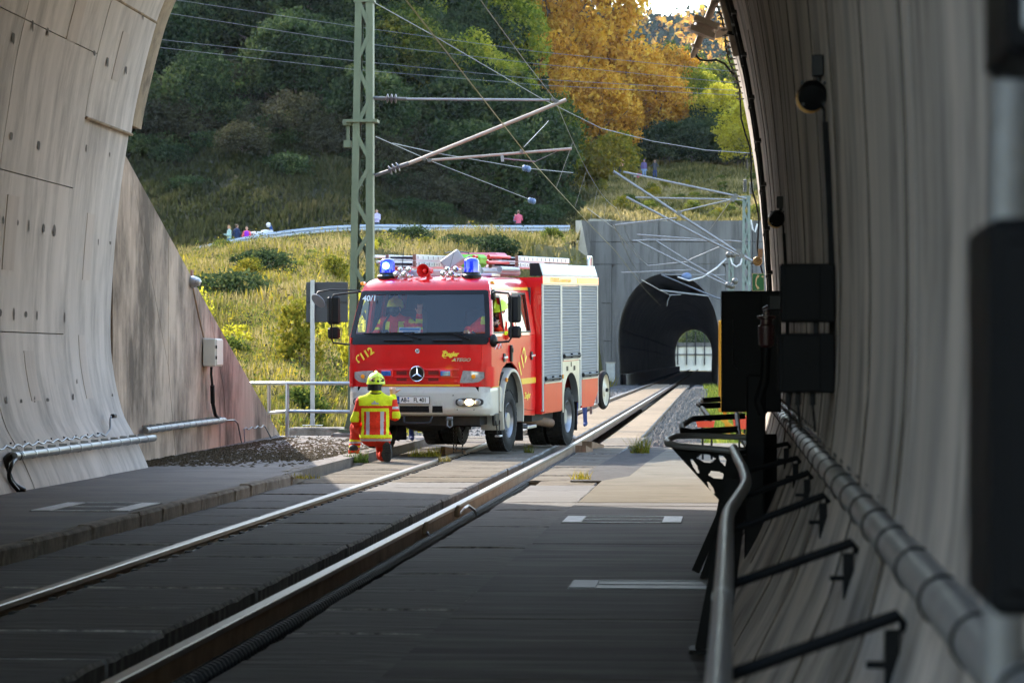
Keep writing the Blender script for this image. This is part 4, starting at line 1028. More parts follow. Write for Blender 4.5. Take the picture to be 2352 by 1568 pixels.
# ------------------------------------------------------------------ people: one continuous skin per body, grown from tapered limbs
def sdf_mesh(parts, h, k=.03, name='body', paint=None, mats=None, smooth_iter=1):
    """parts: (p0, p1, r0, r1[, (sx,sy,sz)]) tapered capsules blended together; returns a mesh"""
    P0 = np.array([p[0] for p in parts], float); P1 = np.array([p[1] for p in parts], float)
    R0 = np.array([p[2] for p in parts], float); R1 = np.array([p[3] for p in parts], float)
    rm = np.maximum(R0, R1)[:, None] * 1.35 + .02
    lo = np.minimum(P0 - rm, P1 - rm).min(0) - 2 * h; hi = np.maximum(P0 + rm, P1 + rm).max(0) + 2 * h
    n = np.ceil((hi - lo) / h).astype(int) + 1
    gx, gy, gz = [lo[i] + np.arange(n[i]) * h for i in range(3)]
    G = np.stack(np.meshgrid(gx, gy, gz, indexing='ij'), -1)
    D = np.full(n, 1e3)
    for i, p in enumerate(parts):
        sc_ = np.array(p[4] if len(p) > 4 else (1, 1, 1), float)
        a, b = P0[i] / sc_, P1[i] / sc_
        mar = rm[i, 0] + .10
        mn = np.floor((np.minimum(P0[i], P1[i]) - mar - lo) / h).astype(int).clip(0); mxx = np.ceil((np.maximum(P0[i], P1[i]) + mar - lo) / h).astype(int) + 1
        sl = tuple(slice(mn[q], min(mxx[q], n[q])) for q in range(3))
        g = G[sl] / sc_; ab = b - a; t = np.clip(((g - a) @ ab) / max(ab @ ab, 1e-9), 0, 1)
        d = np.linalg.norm(g - a - t[..., None] * ab, axis=-1) - (R0[i] + (R1[i] - R0[i]) * t)
        d = d * sc_.min(); o = D[sl]
        kk = p[5] if len(p) > 5 else k
        hh = np.clip(.5 + .5 * (o - d) / kk, 0, 1); D[sl] = o * (1 - hh) + d * hh - kk * hh * (1 - hh)
    ins = D < 0
    # surface nets
    c = [ins[i:n[0] - 1 + i, j:n[1] - 1 + j, l:n[2] - 1 + l] for i in (0, 1) for j in (0, 1) for l in (0, 1)]
    cnt = sum(x.astype(int) for x in c); act = (cnt > 0) & (cnt < 8)
    ids = -np.ones(act.shape, int); ix = np.argwhere(act); ids[act] = np.arange(len(ix))
    acc = np.zeros((len(ix), 3)); w = np.zeros(len(ix))
    cor = [np.array((i, j, l)) for i in (0, 1) for j in (0, 1) for l in (0, 1)]
    for a in range(8):
        for b in range(a + 1, 8):
            if np.abs(cor[a] - cor[b]).sum() != 1: continue
            pa, pb = ix + cor[a], ix + cor[b]; da, db = D[tuple(pa.T)], D[tuple(pb.T)]
            m = (da < 0) != (db < 0); t = np.where(m, da / np.where(m, da - db, 1), 0)
            acc[m] += (pa + (pb - pa) * t[:, None])[m]; w[m] += 1
    V = lo + acc / w[:, None] * h
    F = []
    for ax in range(3):
        o1, o2 = [(1, 2), (2, 0), (0, 1)][ax]
        e = np.zeros(3, int); e[ax] = 1
        s0 = [slice(1, n[q] - 1) for q in range(3)]; s0[ax] = slice(0, n[ax] - 1); s1 = list(s0); s1[ax] = slice(1, n[ax])
        A, B = ins[tuple(s0)], ins[tuple(s1)]
        for flip in (0, 1):
            m = (A & ~B) if not flip else (~A & B); q = np.argwhere(m)
            st = np.ones(3, int); st[ax] = 0; q = q + st
            d1 = np.zeros(3, int); d1[o1] = 1; d2 = np.zeros(3, int); d2[o2] = 1
            f = np.stack([ids[tuple((q - d1 - d2).T)], ids[tuple((q - d2).T)], ids[tuple(q.T)], ids[tuple((q - d1).T)]], 1)
            F.append(f if not flip else f[:, ::-1])
    F = np.concatenate(F); F = F[(F >= 0).all(1)]
    for _ in range(smooth_iter):
        s_ = np.zeros_like(V); cn = np.zeros(len(V))
        for a in range(4):
            i, j = F[:, a], F[:, (a + 1) % 4]; np.add.at(s_, i, V[j]); np.add.at(s_, j, V[i]); np.add.at(cn, i, 1); np.add.at(cn, j, 1)
        V = .5 * V + .5 * s_ / cn[:, None]
    me = bpy.data.meshes.new(name); me.from_pydata(V.tolist(), [], F.tolist())
    for m in (mats or []): me.materials.append(m)
    if paint is not None: me.polygons.foreach_set('material_index', paint(V[F].mean(1)).astype(np.int32))
    me.polygons.foreach_set('use_smooth', np.ones(len(F), bool)); me.update()
    return me

M('skin', (.52, .29, .20), .55, sub=.1); M('hair_brown', (.10, .05, .025), .7); M('hair_fair', (.42, .24, .10), .7); M('hair_dark', (.03, .02, .015), .7)
M('fire_red', (.66, .035, .012), .8, var=.25, vscale=9, bump=1.0, bscale=11, spec=.15); M('fire_yellow', (.70, .74, .02), .8, var=.18, vscale=9, bump=1.0, bscale=11, spec=.15); M('reflect', (.42, .41, .42), .45)
M('helmet', (.70, .86, .03), .35, coat=.5); M('helmet_lines', (.30, .05, .02), .5); M('boot', (.02, .02, .02), .7); M('sole', (.055, .048, .042), .85, var=.3, vscale=20)
for nm, c in dict(teal=(.06, .24, .24), jeans=(.015, .11, .26), navy=(.012, .03, .10), charcoal=(.05, .05, .06), purple=(.30, .015, .55), coral=(.72, .10, .14), shorts=(.02, .02, .025), lilac=(.50, .46, .72), pinkcoat=(.55, .10, .17), peach=(.85, .42, .26), darkblue=(.02, .035, .12), lightjean=(.16, .23, .38), mint=(.35, .50, .46), plum=(.10, .07, .18)).items(): M('cloth_' + nm, c, .85, var=.08, vscale=9)

# --- kneeling firefighter (local frame: x right, y away from the camera, z up; back turned to the camera)
KN = thing('person', 'firefighter in red and yellow jacket kneeling before the fire engine, thumb raised', 'person', (-5.14, 42.9, -.055), R(4)); KN.scale = (1.03, 1.03, 1.03)
hip = (0.0, .05, .36)
parts = [
    ((0, .05, .38), (0, .06, .52), .150, .155, (1.12, .82, 1)), ((0, .06, .52), (.0, .08, .76), .165, .185, (1.15, .75, 1)), ((0, .08, .74), (0, .10, .86), .19, .13, (1.22, .68, 1)),
    ((-.19, .09, .83), (.19, .09, .83), .085, .085), ((0, .10, .86), (0, .12, .97), .075, .07),
    # jacket skirt
    ((-.05, .04, .335), (.06, .03, .335), .155, .155, (1.1, .9, .8)),
    # left arm hanging forward to the knee
    ((-.20, .09, .82), (-.285, .10, .58), .075, .068), ((-.285, .10, .58), (-.25, .30, .48), .065, .055),
    # right arm, forearm raised
    ((.20, .09, .82), (.27, .12, .64), .075, .07), ((.27, .12, .64), (.235, .19, .895), .066, .05),
    # left leg: thigh forward, shin upright, foot flat
    ((-.12, .10, .38), (-.28, .38, .47), .105, .095), ((-.28, .38, .46), (-.315, .20, .12), .088, .076),
    # right leg: knee on the ground, shin back towards us
    ((.10, .08, .34), (.09, .30, .09), .11, .09), ((.09, .28, .085), (.13, .02, .10), .082, .075),
]
def kpaint(c):
    x, y, z = c.T; m = np.zeros(len(c), int)          # 0 red 1 yellow 2 reflective
    tor = (np.abs(x) < .235) & (z > .24) & (z < 1.0); back = y < .12
    arm = (~tor) & (z > .42) & (np.abs(x) > .17)
    m[tor & (z > .775)] = 1                            # shoulder yoke
    m[tor & (z > .735) & (z < .755)] = 0
    m[tor & (z > .755) & (z < .772)] = 0
    st = tor & back & (z > .375) & (z <= .72)
    ax = np.abs(x + .005)
    m[st & (ax > .155) & (ax < .195)] = 1
    m[st & (ax > .075) & (ax < .125)] = 2
    m[tor & (z > .70) & (z < .745) & (ax < .19)] = 1
    m[tor & (z > .325) & (z < .375)] = 1
    m[tor & (z > .285) & (z < .318)] = 2
    m[arm & (x > 0) & (z > .60) & (z < .70) ] = 1
    m[arm & (x > 0) & (z > .865)] = 1
    m[arm & (x > 0) & (z > .735) & (z < .765)] = 2
    m[arm & (x < 0) & (z < .70) & (z > .55)] = 1
    leg = (z < .40) & (x < -.20) & (y > .08)
    m[leg & (((z > .275) & (z < .30)) | ((z > .19) & (z < .215)))] = 1
    m[leg & (((z > .248) & (z < .268)) | ((z > .165) & (z < .185)))] = 2
    return m
me = sdf_mesh(parts, .0115, .035, 'body', kpaint, [MAT['fire_red'], MAT['fire_yellow'], MAT['reflect']])
link(bpy.data.objects.new('body', me), KN)
# head and helmet
def head_parts(c, yaw=0.0, pitch=0.0, s_=1.0):
    """head facing local +y turned by yaw"""
    m = Matrix.Rotation(yaw, 3, 'Z') @ Matrix.Rotation(pitch, 3, 'X'); q = lambda x, y, z: tuple(Vector(c) + m @ (Vector((x, y, z)) * s_))
    return [(q(0, -.012, .03), q(0, .01, .04), .078 * s_, .078 * s_, (1, 1.08, 1.1)), (q(0, .03, -.05), q(0, .045, -.06), .050 * s_, .042 * s_), (q(0, -.02, -.10), q(0, -.01, -.03), .052 * s_, .05 * s_),
            (q(0, .088, .0), q(0, .104, -.022), .012 * s_, .015 * s_, (1, 1, 1), .01), (q(-.078, 0, .0), q(-.08, 0, -.025), .014 * s_, .012 * s_, (1, 1, 1), .008), (q(.078, 0, .0), q(.08, 0, -.025), .014 * s_, .012 * s_, (1, 1, 1), .008),
            (q(-.03, .088, -.052), q(.03, .088, -.052), .008 * s_, .008 * s_, (1, 1, 1), .008), (q(-.035, .078, .028), q(-.022, .084, .028), .012 * s_, .012 * s_, (1, 1, 1), .006), (q(.022, .084, .028), q(.035, .078, .028), .012 * s_, .012 * s_, (1, 1, 1), .006)]
def add_head(parent, c, yaw, hair, res=.012, pitch=0.0, beard=None, s_=1.0, long_hair=False):
    m = Matrix.Rotation(yaw, 3, 'Z') @ Matrix.Rotation(pitch, 3, 'X')
    me = sdf_mesh(head_parts(c, yaw, pitch, s_), res, .02, 'head', None, [MAT['skin']]); h_ = link(bpy.data.objects.new('head', me), parent)
    q = lambda x, y, z: tuple(Vector(c) + m @ (Vector((x, y, z)) * s_))
    if hair:
        pp = [(q(0, -.03, .05), q(0, .0, .075), .083 * s_, .078 * s_), (q(0, -.05, .0), q(0, -.04, .04), .07 * s_, .078 * s_)]
        if long_hair: pp.append((q(0, -.08, -.02), q(0, -.11, -.20), .055 * s_, .04 * s_))
        link(bpy.data.objects.new('hair', sdf_mesh(pp, res, .02, 'hair', None, [MAT[hair]])), h_)
    if beard:
        pp = [(q(-.05, .055, -.045), q(0, .075, -.085), .03 * s_, .032 * s_), (q(.05, .055, -.045), q(0, .075, -.085), .03 * s_, .032 * s_)]
        link(bpy.data.objects.new('beard', sdf_mesh(pp, res, .015, 'beard', None, [MAT[beard]])), h_)
    # eyes
    mb = MB()
    for s2 in (-1, 1): mb.ball(q(s2 * .031, .082, .012), .011 * s_, 8, 6)
    mb.build('eye', MAT['ink'], h_, 60)
    return h_
def add_helmet(parent, c, yaw, pitch=0.0, visor=True):
    m = (Matrix.Rotation(yaw, 3, 'Z') @ Matrix.Rotation(pitch, 3, 'X')); C = Vector(c)
    mb = MB(); rows = []
    for i in range(11):
        t = i / 10 * math.pi / 2
        row = []
        for k_ in range(25):
            a = 2 * math.pi * k_ / 24; r_ = math.cos(t) ** .8
            fr = math.sin(a)          # +1 front
            rim = 1 + (.16 * max(0, fr) if i == 0 else .06 * max(0, fr) if i == 1 else 0) + (.06 * max(0, -fr) if i == 0 else 0)
            p = Vector((.128 * r_ * math.cos(a) * rim, .150 * r_ * math.sin(a) * rim, .155 * math.sin(t) - (.02 * max(0, -fr) if i == 0 else 0)))
            row.append(C + m @ p)
        rows.append(row)
    mb.grid(rows); low = [C + m @ (m.inverted() @ (p - C) * .9 + Vector((0, 0, -.006))) for p in rows[0]]; mb.grid([rows[0], low])
    h_ = mb.build('helmet', MAT['helmet'], parent, 50)
    mb = MB(); mb.tube([C + m @ Vector((0, .148 * math.cos(t), .160 * math.sin(t) + .004)) for t in np.linspace(.35, 2.7, 12)], .022, 8); mb.build('helmet_crest', MAT['helmet'], h_, 60)
    mb = MB()
    for s2 in (-1, 1):
        for z_, ln in ((.075, .065), (.060, .085)):
            mb.tube([C + m @ Vector((s2 * (.03 + ln * t), -.150 * math.cos(.25 + .5 * t) * (1 - .10 * (z_ / .06)), z_ - .025 * t)) for t in np.linspace(0, 1, 5)], .006, 5)
    mb.build('helmet_line', MAT['helmet_lines'], h_)
    mb = MB()
    for s2 in (-1, 1): mb.box(C + m @ Vector((s2 * .066, -.132, .028)), (.045, .02, .022), Euler((0, 0, s2 * .45 + yaw)), bev=.004)
    mb.ball(C + m @ Vector((0, -.15, .02)), .016, 8, 6); mb.build('helmet_vent', MAT['ink'], h_)
    if visor:
        mb = MB(); mb.grid([[C + m @ Vector((.125 * math.sin(a), .16 * math.cos(a), z_)) for a in np.linspace(-1.1, 1.1, 12)] for z_ in (.012, -.012)]); mb.build('visor', MAT['ink'], h_, 60)
    return h_
add_head(KN, (.0, .14, 1.06), 0.35, 'hair_dark')
add_helmet(KN, (0, .14, 1.085), .25, R(-6))
mb = MB(); mb.grid([[(.118 * math.cos(a), .12 + .13 * math.sin(a), z_) for a in np.linspace(math.pi * 1.05, math.pi * 1.75, 12)] for z_ in (1.07, 1.02, .99)]); mb.build('neck_guard', MAT['ink'], KN, 60)
mb = MB(); mb.tube([(.085 * math.cos(a), .10 + .075 * math.sin(a), .955 + .012 * math.sin(a)) for a in np.linspace(0, 2 * math.pi, 17)[:-1]], .014, 6, closed=True); mb.build('collar_band', MAT['ink'], KN, 60)
mb = MB(); mb.prism([(-.05, -.070, .80), (.05, -.070, .80), (.05, -.070, .815), (.03, -.070, .825), (.01, -.070, .82), (0, -.070, .845), (-.02, -.070, .85), (-.025, -.070, .825), (-.05, -.070, .82)], (0, .02, 0)); mb.build('back_emblem', MAT['reflect'], KN)
# raised right hand with thumb out
H0 = Vector((.232, .20, .93))
hp = [((.235, .192, .88), tuple(H0), .030, .031), (tuple(H0), tuple(H0 + Vector((-.004, .006, .058))), .034, .036)]
for j, (dx, ln) in enumerate(((-.034, .030), (-.012, .036), (.010, .036), (.030, .031))):
    b = H0 + Vector((dx, .0, .075)); k1 = b + Vector((0, .020, ln * .55)); k2 = k1 + Vector((0, .030, -.022)); k3 = k2 + Vector((0, -.012, -.026))
    hp += [(tuple(b), tuple(k1), .0115, .011), (tuple(k1), tuple(k2), .011, .0105), (tuple(k2), tuple(k3), .0105, .009)]
t0 = H0 + Vector((.03, .0, .015)); t1 = t0 + Vector((.035, -.004, .035)); t2 = t1 + Vector((.040, 0, .022))
hp += [(tuple(t0), tuple(t1), .015, .013), (tuple(t1), tuple(t2), .013, .010)]
link(bpy.data.objects.new('hand', sdf_mesh(hp, .0048, .010, 'hand', None, [MAT['skin']])), KN)
hp = [((-.25, .29, .485), (-.23, .36, .475), .032, .035)]
for dx in (-.03, -.01, .01, .028): hp.append(((-.23 + dx, .38, .475), (-.23 + dx, .43, .45), .011, .009)); 
hp.append(((-.20, .34, .475), (-.175, .38, .47), .014, .010)); link(bpy.data.objects.new('hand', sdf_mesh(hp, .006, .012, 'hand', None, [MAT['skin']])), KN)
# boots
link(bpy.data.objects.new('boot', sdf_mesh([((-.315, .20, .17), (-.315, .20, .055), .070, .070), ((-.315, .16, .05), (-.325, .38, .035), .068, .05)], .012, .03, 'boot', None, [MAT['boot']])), KN)
b_ = link(bpy.data.objects.new('boot', sdf_mesh([((.12, .06, .09), (.165, -.05, .105), .070, .070), ((.165, -.05, .20), (.165, -.055, .05), .066, .060, (1, .75, 1))], .012, .03, 'boot', None, [MAT['boot']])), KN)
mb = MB(); pts = [(.165 + .064 * math.copysign(abs(math.cos(a)) ** .8, math.cos(a)) * (.82 if math.sin(a) > 0.2 else 1), -.112, .140 + .140 * math.sin(a)) for a in np.linspace(0, 2 * math.pi, 25)[:-1]]; mb.prism(pts, (0, .03, 0)); mb.build('boot_sole', MAT['sole'], b_)
mb = MB()
for z_ in np.arange(.025, .26, .024): mb.box((.165, -.116, z_), (.095 if abs(z_ - .1) > .02 else .06, .012, .010))
mb.build('sole_lug', MAT['ink'], b_)

# --- two of the crew in the cab (truck frame)
def in_truck(p): return TR.matrix_world @ Vector(p)
bpy.context.view_layer.update()
def crew(label, loc, rz):
    t = thing('person', label, 'person', in_truck(loc), TR.rotation_euler.z + rz, 'crew in the cab'); return t
# passenger, breathing mask, right arm raised to the screen
PA = crew('masked crew member in red jacket raising a hand behind the windscreen', (-.66, 1.12, 1.55), math.pi)
pp = [((0, 0, .02), (0, 0, .26), .16, .17, (1.1, .8, 1)), ((0, 0, .26), (0, 0, .44), .18, .12, (1.25, .75, 1)), ((-.19, 0, .42), (.19, 0, .42), .08, .08), ((0, 0, .45), (0, .02, .54), .07, .06),
      ((.20, 0, .42), (.30, .10, .20), .075, .065), ((.30, .10, .20), (.22, .32, .12), .062, .05), ((-.20, 0, .42), (-.40, .12, .28), .075, .065), ((-.40, .12, .28), (-.46, .28, .52), .062, .05), ((-.1, .02, .02), (-.12, .42, .04), .11, .09), ((.1, .02, .02), (.12, .42, .04), .11, .09)]
def ppaint(c):
    x, y, z = c.T; m = np.zeros(len(c), int); m[(np.abs(x) < .15) & (np.abs(x) > .07) & (y > 0) & (z > .1) & (z < .42)] = 1
    arm = np.abs(x) > .23; m[arm & (((z > .15) & (z < .20)) | ((z > .40) & (z < .46)) | ((z > .30) & (z < .34)))] = 1; return m
link(bpy.data.objects.new('body', sdf_mesh(pp, .018, .035, 'body', ppaint, [MAT['fire_red'], MAT['fire_yellow']])), PA)
add_head(PA, (0, .03, .62), 0, 'hair_dark', .014); add_helmet(PA, (0, .03, .655), 0)
mb = MB(); mb.ball((0, .09, .595), (.085, .075, .095)); mb.cyl((0, .14, .56), (0, .20, .545), .035, n=12); mb.build('breathing_mask', MAT['ink'], PA, 60)
mb = MB(); mb.box((.14, .13, .20), (.14, .08, .2), bev=.03); mb.tube([(.05, .17, .54), (.12, .22, .40), (.15, .17, .25)], .02, 6); mb.build('breathing_set', MAT['ink'], PA)
hp = [((-.46, .28, .50), (-.47, .30, .60), .035, .038)] + [((-.47 + d, .30, .60), (-.475 + d * 1.2, .30, .69), .012, .009) for d in (-.03, -.01, .01, .03)] + [((-.44, .30, .56), (-.40, .29, .62), .014, .010)]
link(bpy.data.objects.new('hand', sdf_mesh(hp, .008, .01, 'hand', None, [MAT['skin']])), PA)
# driver leaning to the open side window
DR = crew('bearded driver in yellow helmet leaning at the open side window', (.66, 1.22, 1.55), math.pi)
pp = [((0, 0, .02), (-.10, 0, .26), .16, .17, (1.1, .8, 1)), ((-.10, 0, .26), (-.22, .02, .42), .17, .12, (1.15, .8, 1)), ((-.06, .02, .42), (-.36, .03, .38), .08, .08), ((-.24, .02, .44), (-.30, .06, .50), .07, .06),
      ((-.36, .03, .38), (-.44, .16, .20), .072, .064), ((-.44, .16, .20), (-.34, .28, .34), .06, .05), ((-.04, .02, .42), (.12, .20, .26), .075, .065), ((.12, .20, .26), (.08, .42, .30), .062, .05), ((-.1, .02, .02), (-.12, .38, .04), .11, .09), ((.1, .02, .02), (.12, .38, .04), .11, .09)]
def dpaint(c):
    x, y, z = c.T; m = np.zeros(len(c), int); m[(z > .38) & (x > -.34) & (x < -.05)] = 1; m[(x < -.38) & (z > .22) & (z < .27)] = 1; m[(x > .05) & (((z > .25) & (z < .285)) | (y > .33) & (y < .37))] = 1; return m
link(bpy.data.objects.new('body', sdf_mesh(pp, .018, .035, 'body', dpaint, [MAT['fire_red'], MAT['fire_yellow']])), DR)
add_head(DR, (-.34, .12, .575), -.35, 'hair_brown', .013, R(-22), 'hair_brown'); add_helmet(DR, (-.345, .10, .61), -.35, R(-20))
hp = [((-.35, .27, .33), (-.33, .31, .38), .034, .036)] + [((-.33 + d, .32, .40), (-.345 + d, .27, .44), .012, .010) for d in (-.03, -.01, .01, .03)] + [((-.36, .29, .37), (-.385, .25, .40), .014, .011)]
link(bpy.data.objects.new('hand', sdf_mesh(hp, .008, .01, 'hand', None, [MAT['skin']])), DR)
mb = MB(); mb.box((-.33, .30, .40), (.05, .05, .17), (R(20), R(25), 0), bev=.01); o = mb.build('radio_handset', MAT['ink']); o.matrix_world = DR.matrix_world
o.location = DR.location; o.rotation_euler = DR.rotation_euler; tag(o, 'black radio handset in the hand of the driver', 'radio')
# ------------------------------------------------------------------ overhead line
M('mast_green', (.095, .115, .065), .55, var=.15, vscale=3, dirt=(.12, .10, .07), dscale=4, dlo=.6, dhi=.85)
M('mast_far', (.15, .19, .17), .6, var=.15, vscale=3)
M('tube_steel', (.24, .235, .24), .45, metal=.7, var=.1, vscale=5)
M('tube_brown', (.30, .25, .21), .45, metal=.5, var=.15, vscale=5)
M('insul', (.06, .045, .055), .4, coat=.15)
M('insul_blue', (.10, .15, .27), .4, coat=.2)
M('wire', (.20, .19, .18), .45, metal=.5)
M('wire_copper', (.26, .22, .09), .45, metal=.5)
M('bolt', (.12, .115, .11), .5, metal=.6)
def c6(x, y): return ((1350 + x * .44643) / 1.74150, (350 + y * .44643) / 1.74150)
def c8(x, y): return ((2350 + x * .38265) / 1.74150, (650 + y * .38265) / 1.74150)

def lattice_mast(label, bx_, Y, zb, zt, wb, wt, mat, lean=0.0, nseg=13, depth=.26, group=None):
    t = thing('lattice_mast', label, 'mast', (bx_, Y, zb), 0, group); H_ = zt - zb
    hw = lambda z: (wb + (wt - wb) * z / H_) / 2; cx = lambda z: lean * z / H_
    for s_ in (-1, 1):
        mb = MB(); lw = .125 if wb > .4 else .08
        for dy in (0,):
            a, b = (cx(0) + s_ * (hw(0) - lw / 2), 0, 0), (cx(H_) + s_ * (hw(H_) - lw / 2), 0, H_)
            mb.bar((a[0], -depth / 2, 0), (b[0], -depth / 2, H_), lw, .012, up=(0, 1, 0))
            mb.bar((a[0], depth / 2, 0), (b[0], depth / 2, H_), lw, .012, up=(0, 1, 0))
            mb.bar((a[0] + s_ * (lw / 2 - .006), 0, 0), (b[0] + s_ * (lw / 2 - .006), 0, H_), .012, depth, up=(0, 1, 0))
        mb.build('leg', mat, t)
    for k in range(nseg):
        z0, z1 = H_ * k / nseg + .1, H_ * (k + 1) / nseg + .02; s_ = 1 if k % 2 else -1
        for dy, q in ((-depth / 2 - .008, s_), (depth / 2 + .008, -s_)):
            mb = MB(); mb.bar((cx(z0) - q * (hw(z0) - .05), dy, z0), (cx(z1) + q * (hw(z1) - .05), dy, z1), .072 if wb > .4 else .05, .010, up=(0, 1, 0)); mb.build('brace', mat, t)
    mb = MB(); mb.box((cx(H_), 0, H_), (wt + .05, depth + .05, .05)); mb.build('top_plate', mat, t)
    return t
def ring_insul(mb, a, b, n=3, r=.085):
    a, b = Vector(a), Vector(b)
    for k in range(n):
        c = a + (b - a) * ((k + .5) / n); d = (b - a).normalized()
        mb.lathe([(.02, -.03), (r, -.006), (r, .006), (.02, .03)], c, d, 14, cap=False)
    mb.cyl(a, b, .022, n=8)

YM = 53.0
pb, pt = at(829, 992, Y=YM), at(838, 4, Y=YM)
mast = lattice_mast('tall green lattice mast carrying the catenary arm behind the fire engine', pb.x, YM, pb.z, pt.z, .46, .315, MAT['mast_green'], pt.x - pb.x, 13)
mb = MB(); mb.box((0, 0, .03), (.72, .62, .06)); 
for x in (-.28, .28): mb.prism([(x, -.2, .05), (x * .55, -.2, .5), (x * .55, -.2, .05)], (0, .02, 0))
mb.build('foot_plate', MAT['mast_green'], mast)
mb = MB(); mb.box((0, 0, -.14), (.95, .9, .26), bev=.02); mb.build('footing', MAT['kerb'], mast)
def wp(v): return Vector(v) - mast.location
def P6(x, y, dy=0.0): return wp(at(*c6(x, y), Y=YM + dy))
mb = MB(); mb.box(P6(225, 305), (.56, .40, .05)); mb.build('collar', MAT['mast_green'], mast)
mb = MB(); mb.bar(P6(95, 310), P6(95, 530), .05, .05); mb.box(P6(92, 315), (.16, .2, .10)); mb.box(P6(92, 508), (.13, .16, .12)); mb.build('tension_bracket', MAT['mast_green'], mast)
ca = MB(); ca.tube([P6(610, 105), P6(1900, 115)], .022, 8); cant = ca.build('cantilever_top_tube', MAT['tube_steel'], mast, 50)
ca = MB(); ca.tube([P6(620, 690), P6(770, 632), P6(2050, 112)], .034, 10); ca.build('cantilever_diagonal', MAT['tube_brown'], mast, 50)
ca = MB(); ca.tube([P6(820, 655), P6(2098, 550)], .024, 8); ca.build('registration_tube', MAT['tube_brown'], mast, 50)
ca = MB(); ca.tube([P6(1490, 638), P6(1770, 665)], .014, 6); ca.bar(P6(1472, 600), P6(1480, 665), .04, .05); ca.build('steady_arm', MAT['tube_steel'], mast)
ca = MB(); ca.tube([P6(1772, 665), P6(1990, 562)], .006, 5); ca.build('steady_wire', MAT['wire'], mast)
mb = MB(); ring_insul(mb, P6(430, 100), P6(540, 103)); ring_insul(mb, P6(455, 750), P6(560, 705)); mb.build('insulator', MAT['insul'], mast, 50)
for a, b, r_ in (((245, 92), (330, 95), .02), ((330, 98), (430, 101), .035), ((540, 103), (620, 105), .03), ((245, 776), (340, 780), .02), ((340, 790), (455, 750), .032), ((560, 708), (640, 682), .038)): mb = MB(); mb.cyl(P6(*a), P6(*b), r_, n=8); mb.build('fitting', MAT['bolt'], mast)
for p in ((1930, 110), (1960, 125), (775, 640), (825, 655), (1650, 575)): mb = MB(); mb.box(P6(*p), (.07, .06, .07), (0, .4, 0), bev=.01); mb.build('fitting', MAT['bolt'], mast)

def wire(name, pts, r, mat, label, cat='wire', group='overhead wires'):
    mb = MB(); mb.tube(pts, r, 5); o = mb.build(name, MAT[mat], None, 60); tag(o, label, cat, group); return o
def sagline(a, b, n, s_): return [Vector(a).lerp(Vector(b), i / n) - Vector((0, 0, 4 * s_ * (i / n) * (1 - i / n))) for i in range(n + 1)]
ct = at(*c6(1745, 665), Y=YM); mt = at(*c6(1950, 112), Y=YM)
far_c = Vector((-4.4, 150, 4.95))
wire('contact_wire', sagline((-2.9, 5, 5.0), ct, 6, .0) + sagline(ct, (-3.8, 96, 4.95), 8, .03)[1:] + [far_c, Vector((-4.6, 190, 4.9))], .0085, 'wire_copper', 'brownish contact wire running along above the track')
wire('messenger_wire', sagline((-2.95, 5, 5.9), mt, 6, .2) + sagline(mt, (-3.75, 96, 6.3), 10, .35)[1:] + sagline((-3.75, 96, 6.3), (-4.3, 150, 6.2), 8, .3)[1:], .0075, 'wire', 'grey messenger wire above the contact wire')
wire('dropper_wire', [at(*c6(1670, 535), Y=YM), at(*c6(1870, 325), Y=YM + 4), at(*c6(1890, 300), Y=YM + 5)], .005, 'wire', 'short oblique dropper beside the catenary arm')
for k, y in enumerate((61, 69, 77, 85)):
    f = (y - YM) / (96 - YM); a = Vector(ct).lerp(Vector((-3.8, 96, 4.95)), f); b = Vector(mt).lerp(Vector((-3.75, 96, 6.3)), f); b.z -= 4 * .35 * f * (1 - f)
    wire('dropper_wire', [a, b], .004, 'wire', 'thin upright dropper number %d past the mast' % (k + 1) if False else ['upright dropper nearest past the green mast', 'second upright dropper past the green mast', 'third upright dropper past the green mast', 'fourth upright dropper past the green mast'][k])
# two back stays with blue insulators
for k, (pts, ball, lab) in enumerate([(((340, 440), (850, 665), (1720, 1003)), (1740, 1016), 'lower back stay wire from the mast with blue bead insulator'), (((490, 500), (900, 592), (1660, 722), (2110, 765)), (1693, 728), 'upper back stay wire from the mast with blue bead insulator')]):
    t = thing('stay_wire', lab, 'wire', mast.location, 0, 'stay wires with blue insulators')
    dys = np.linspace(0.3, 16, len(pts)); pp_ = [at(*c6(*p), Y=YM + d) - mast.location for p, d in zip(pts, dys)]
    mb = MB(); mb.tube(pp_, .008, 5); mb.build('stay', MAT['wire'], t)
    q = at(*c6(*ball), Y=YM + (16 if k == 0 else 10.8)) - mast.location; mb = MB(); mb.ball(q - Vector((.04, 0, -.01)), (.055, .07, .07)); mb.ball(q + Vector((.045, 0, -.012)), (.055, .07, .07)); mb.lathe([(.03, -.02), (.08, 0), (.03, .02)], q, (1, 0, -.2), 14); mb.build('bead_insulator', MAT['insul_blue'], t, 60)
wire('feeder_wire', [at(x, y, Y=Y) for x, y, Y in ((862, 8, 53), (1000, 85, 58), (1240, 225, 66), (1380, 295, 72), (1500, 325, 78), (1620, 345, 84), (1735, 353, 90))], .009, 'wire', 'dark feeder wire sagging from the mast top to the right')
for k, (pts, lab) in enumerate([(((360, -6), (815, 62), (1240, 120), (1640, 160), (1740, 172)), 'topmost of four power lines crossing before the forest'), (((330, 22), (812, 98), (1240, 148), (1740, 196)), 'second from top of four power lines before the forest'), (((300, 84), (812, 140), (1240, 183), (1740, 211)), 'third from top of four power lines before the forest'), (((300, 102), (810, 160), (1240, 196), (1740, 222)), 'lowest of four power lines crossing before the forest')]):
    wire('power_line', [at(x, y, Y=125) for x, y in pts], .011, 'tube_steel', lab, 'power line', 'power lines crossing the valley')

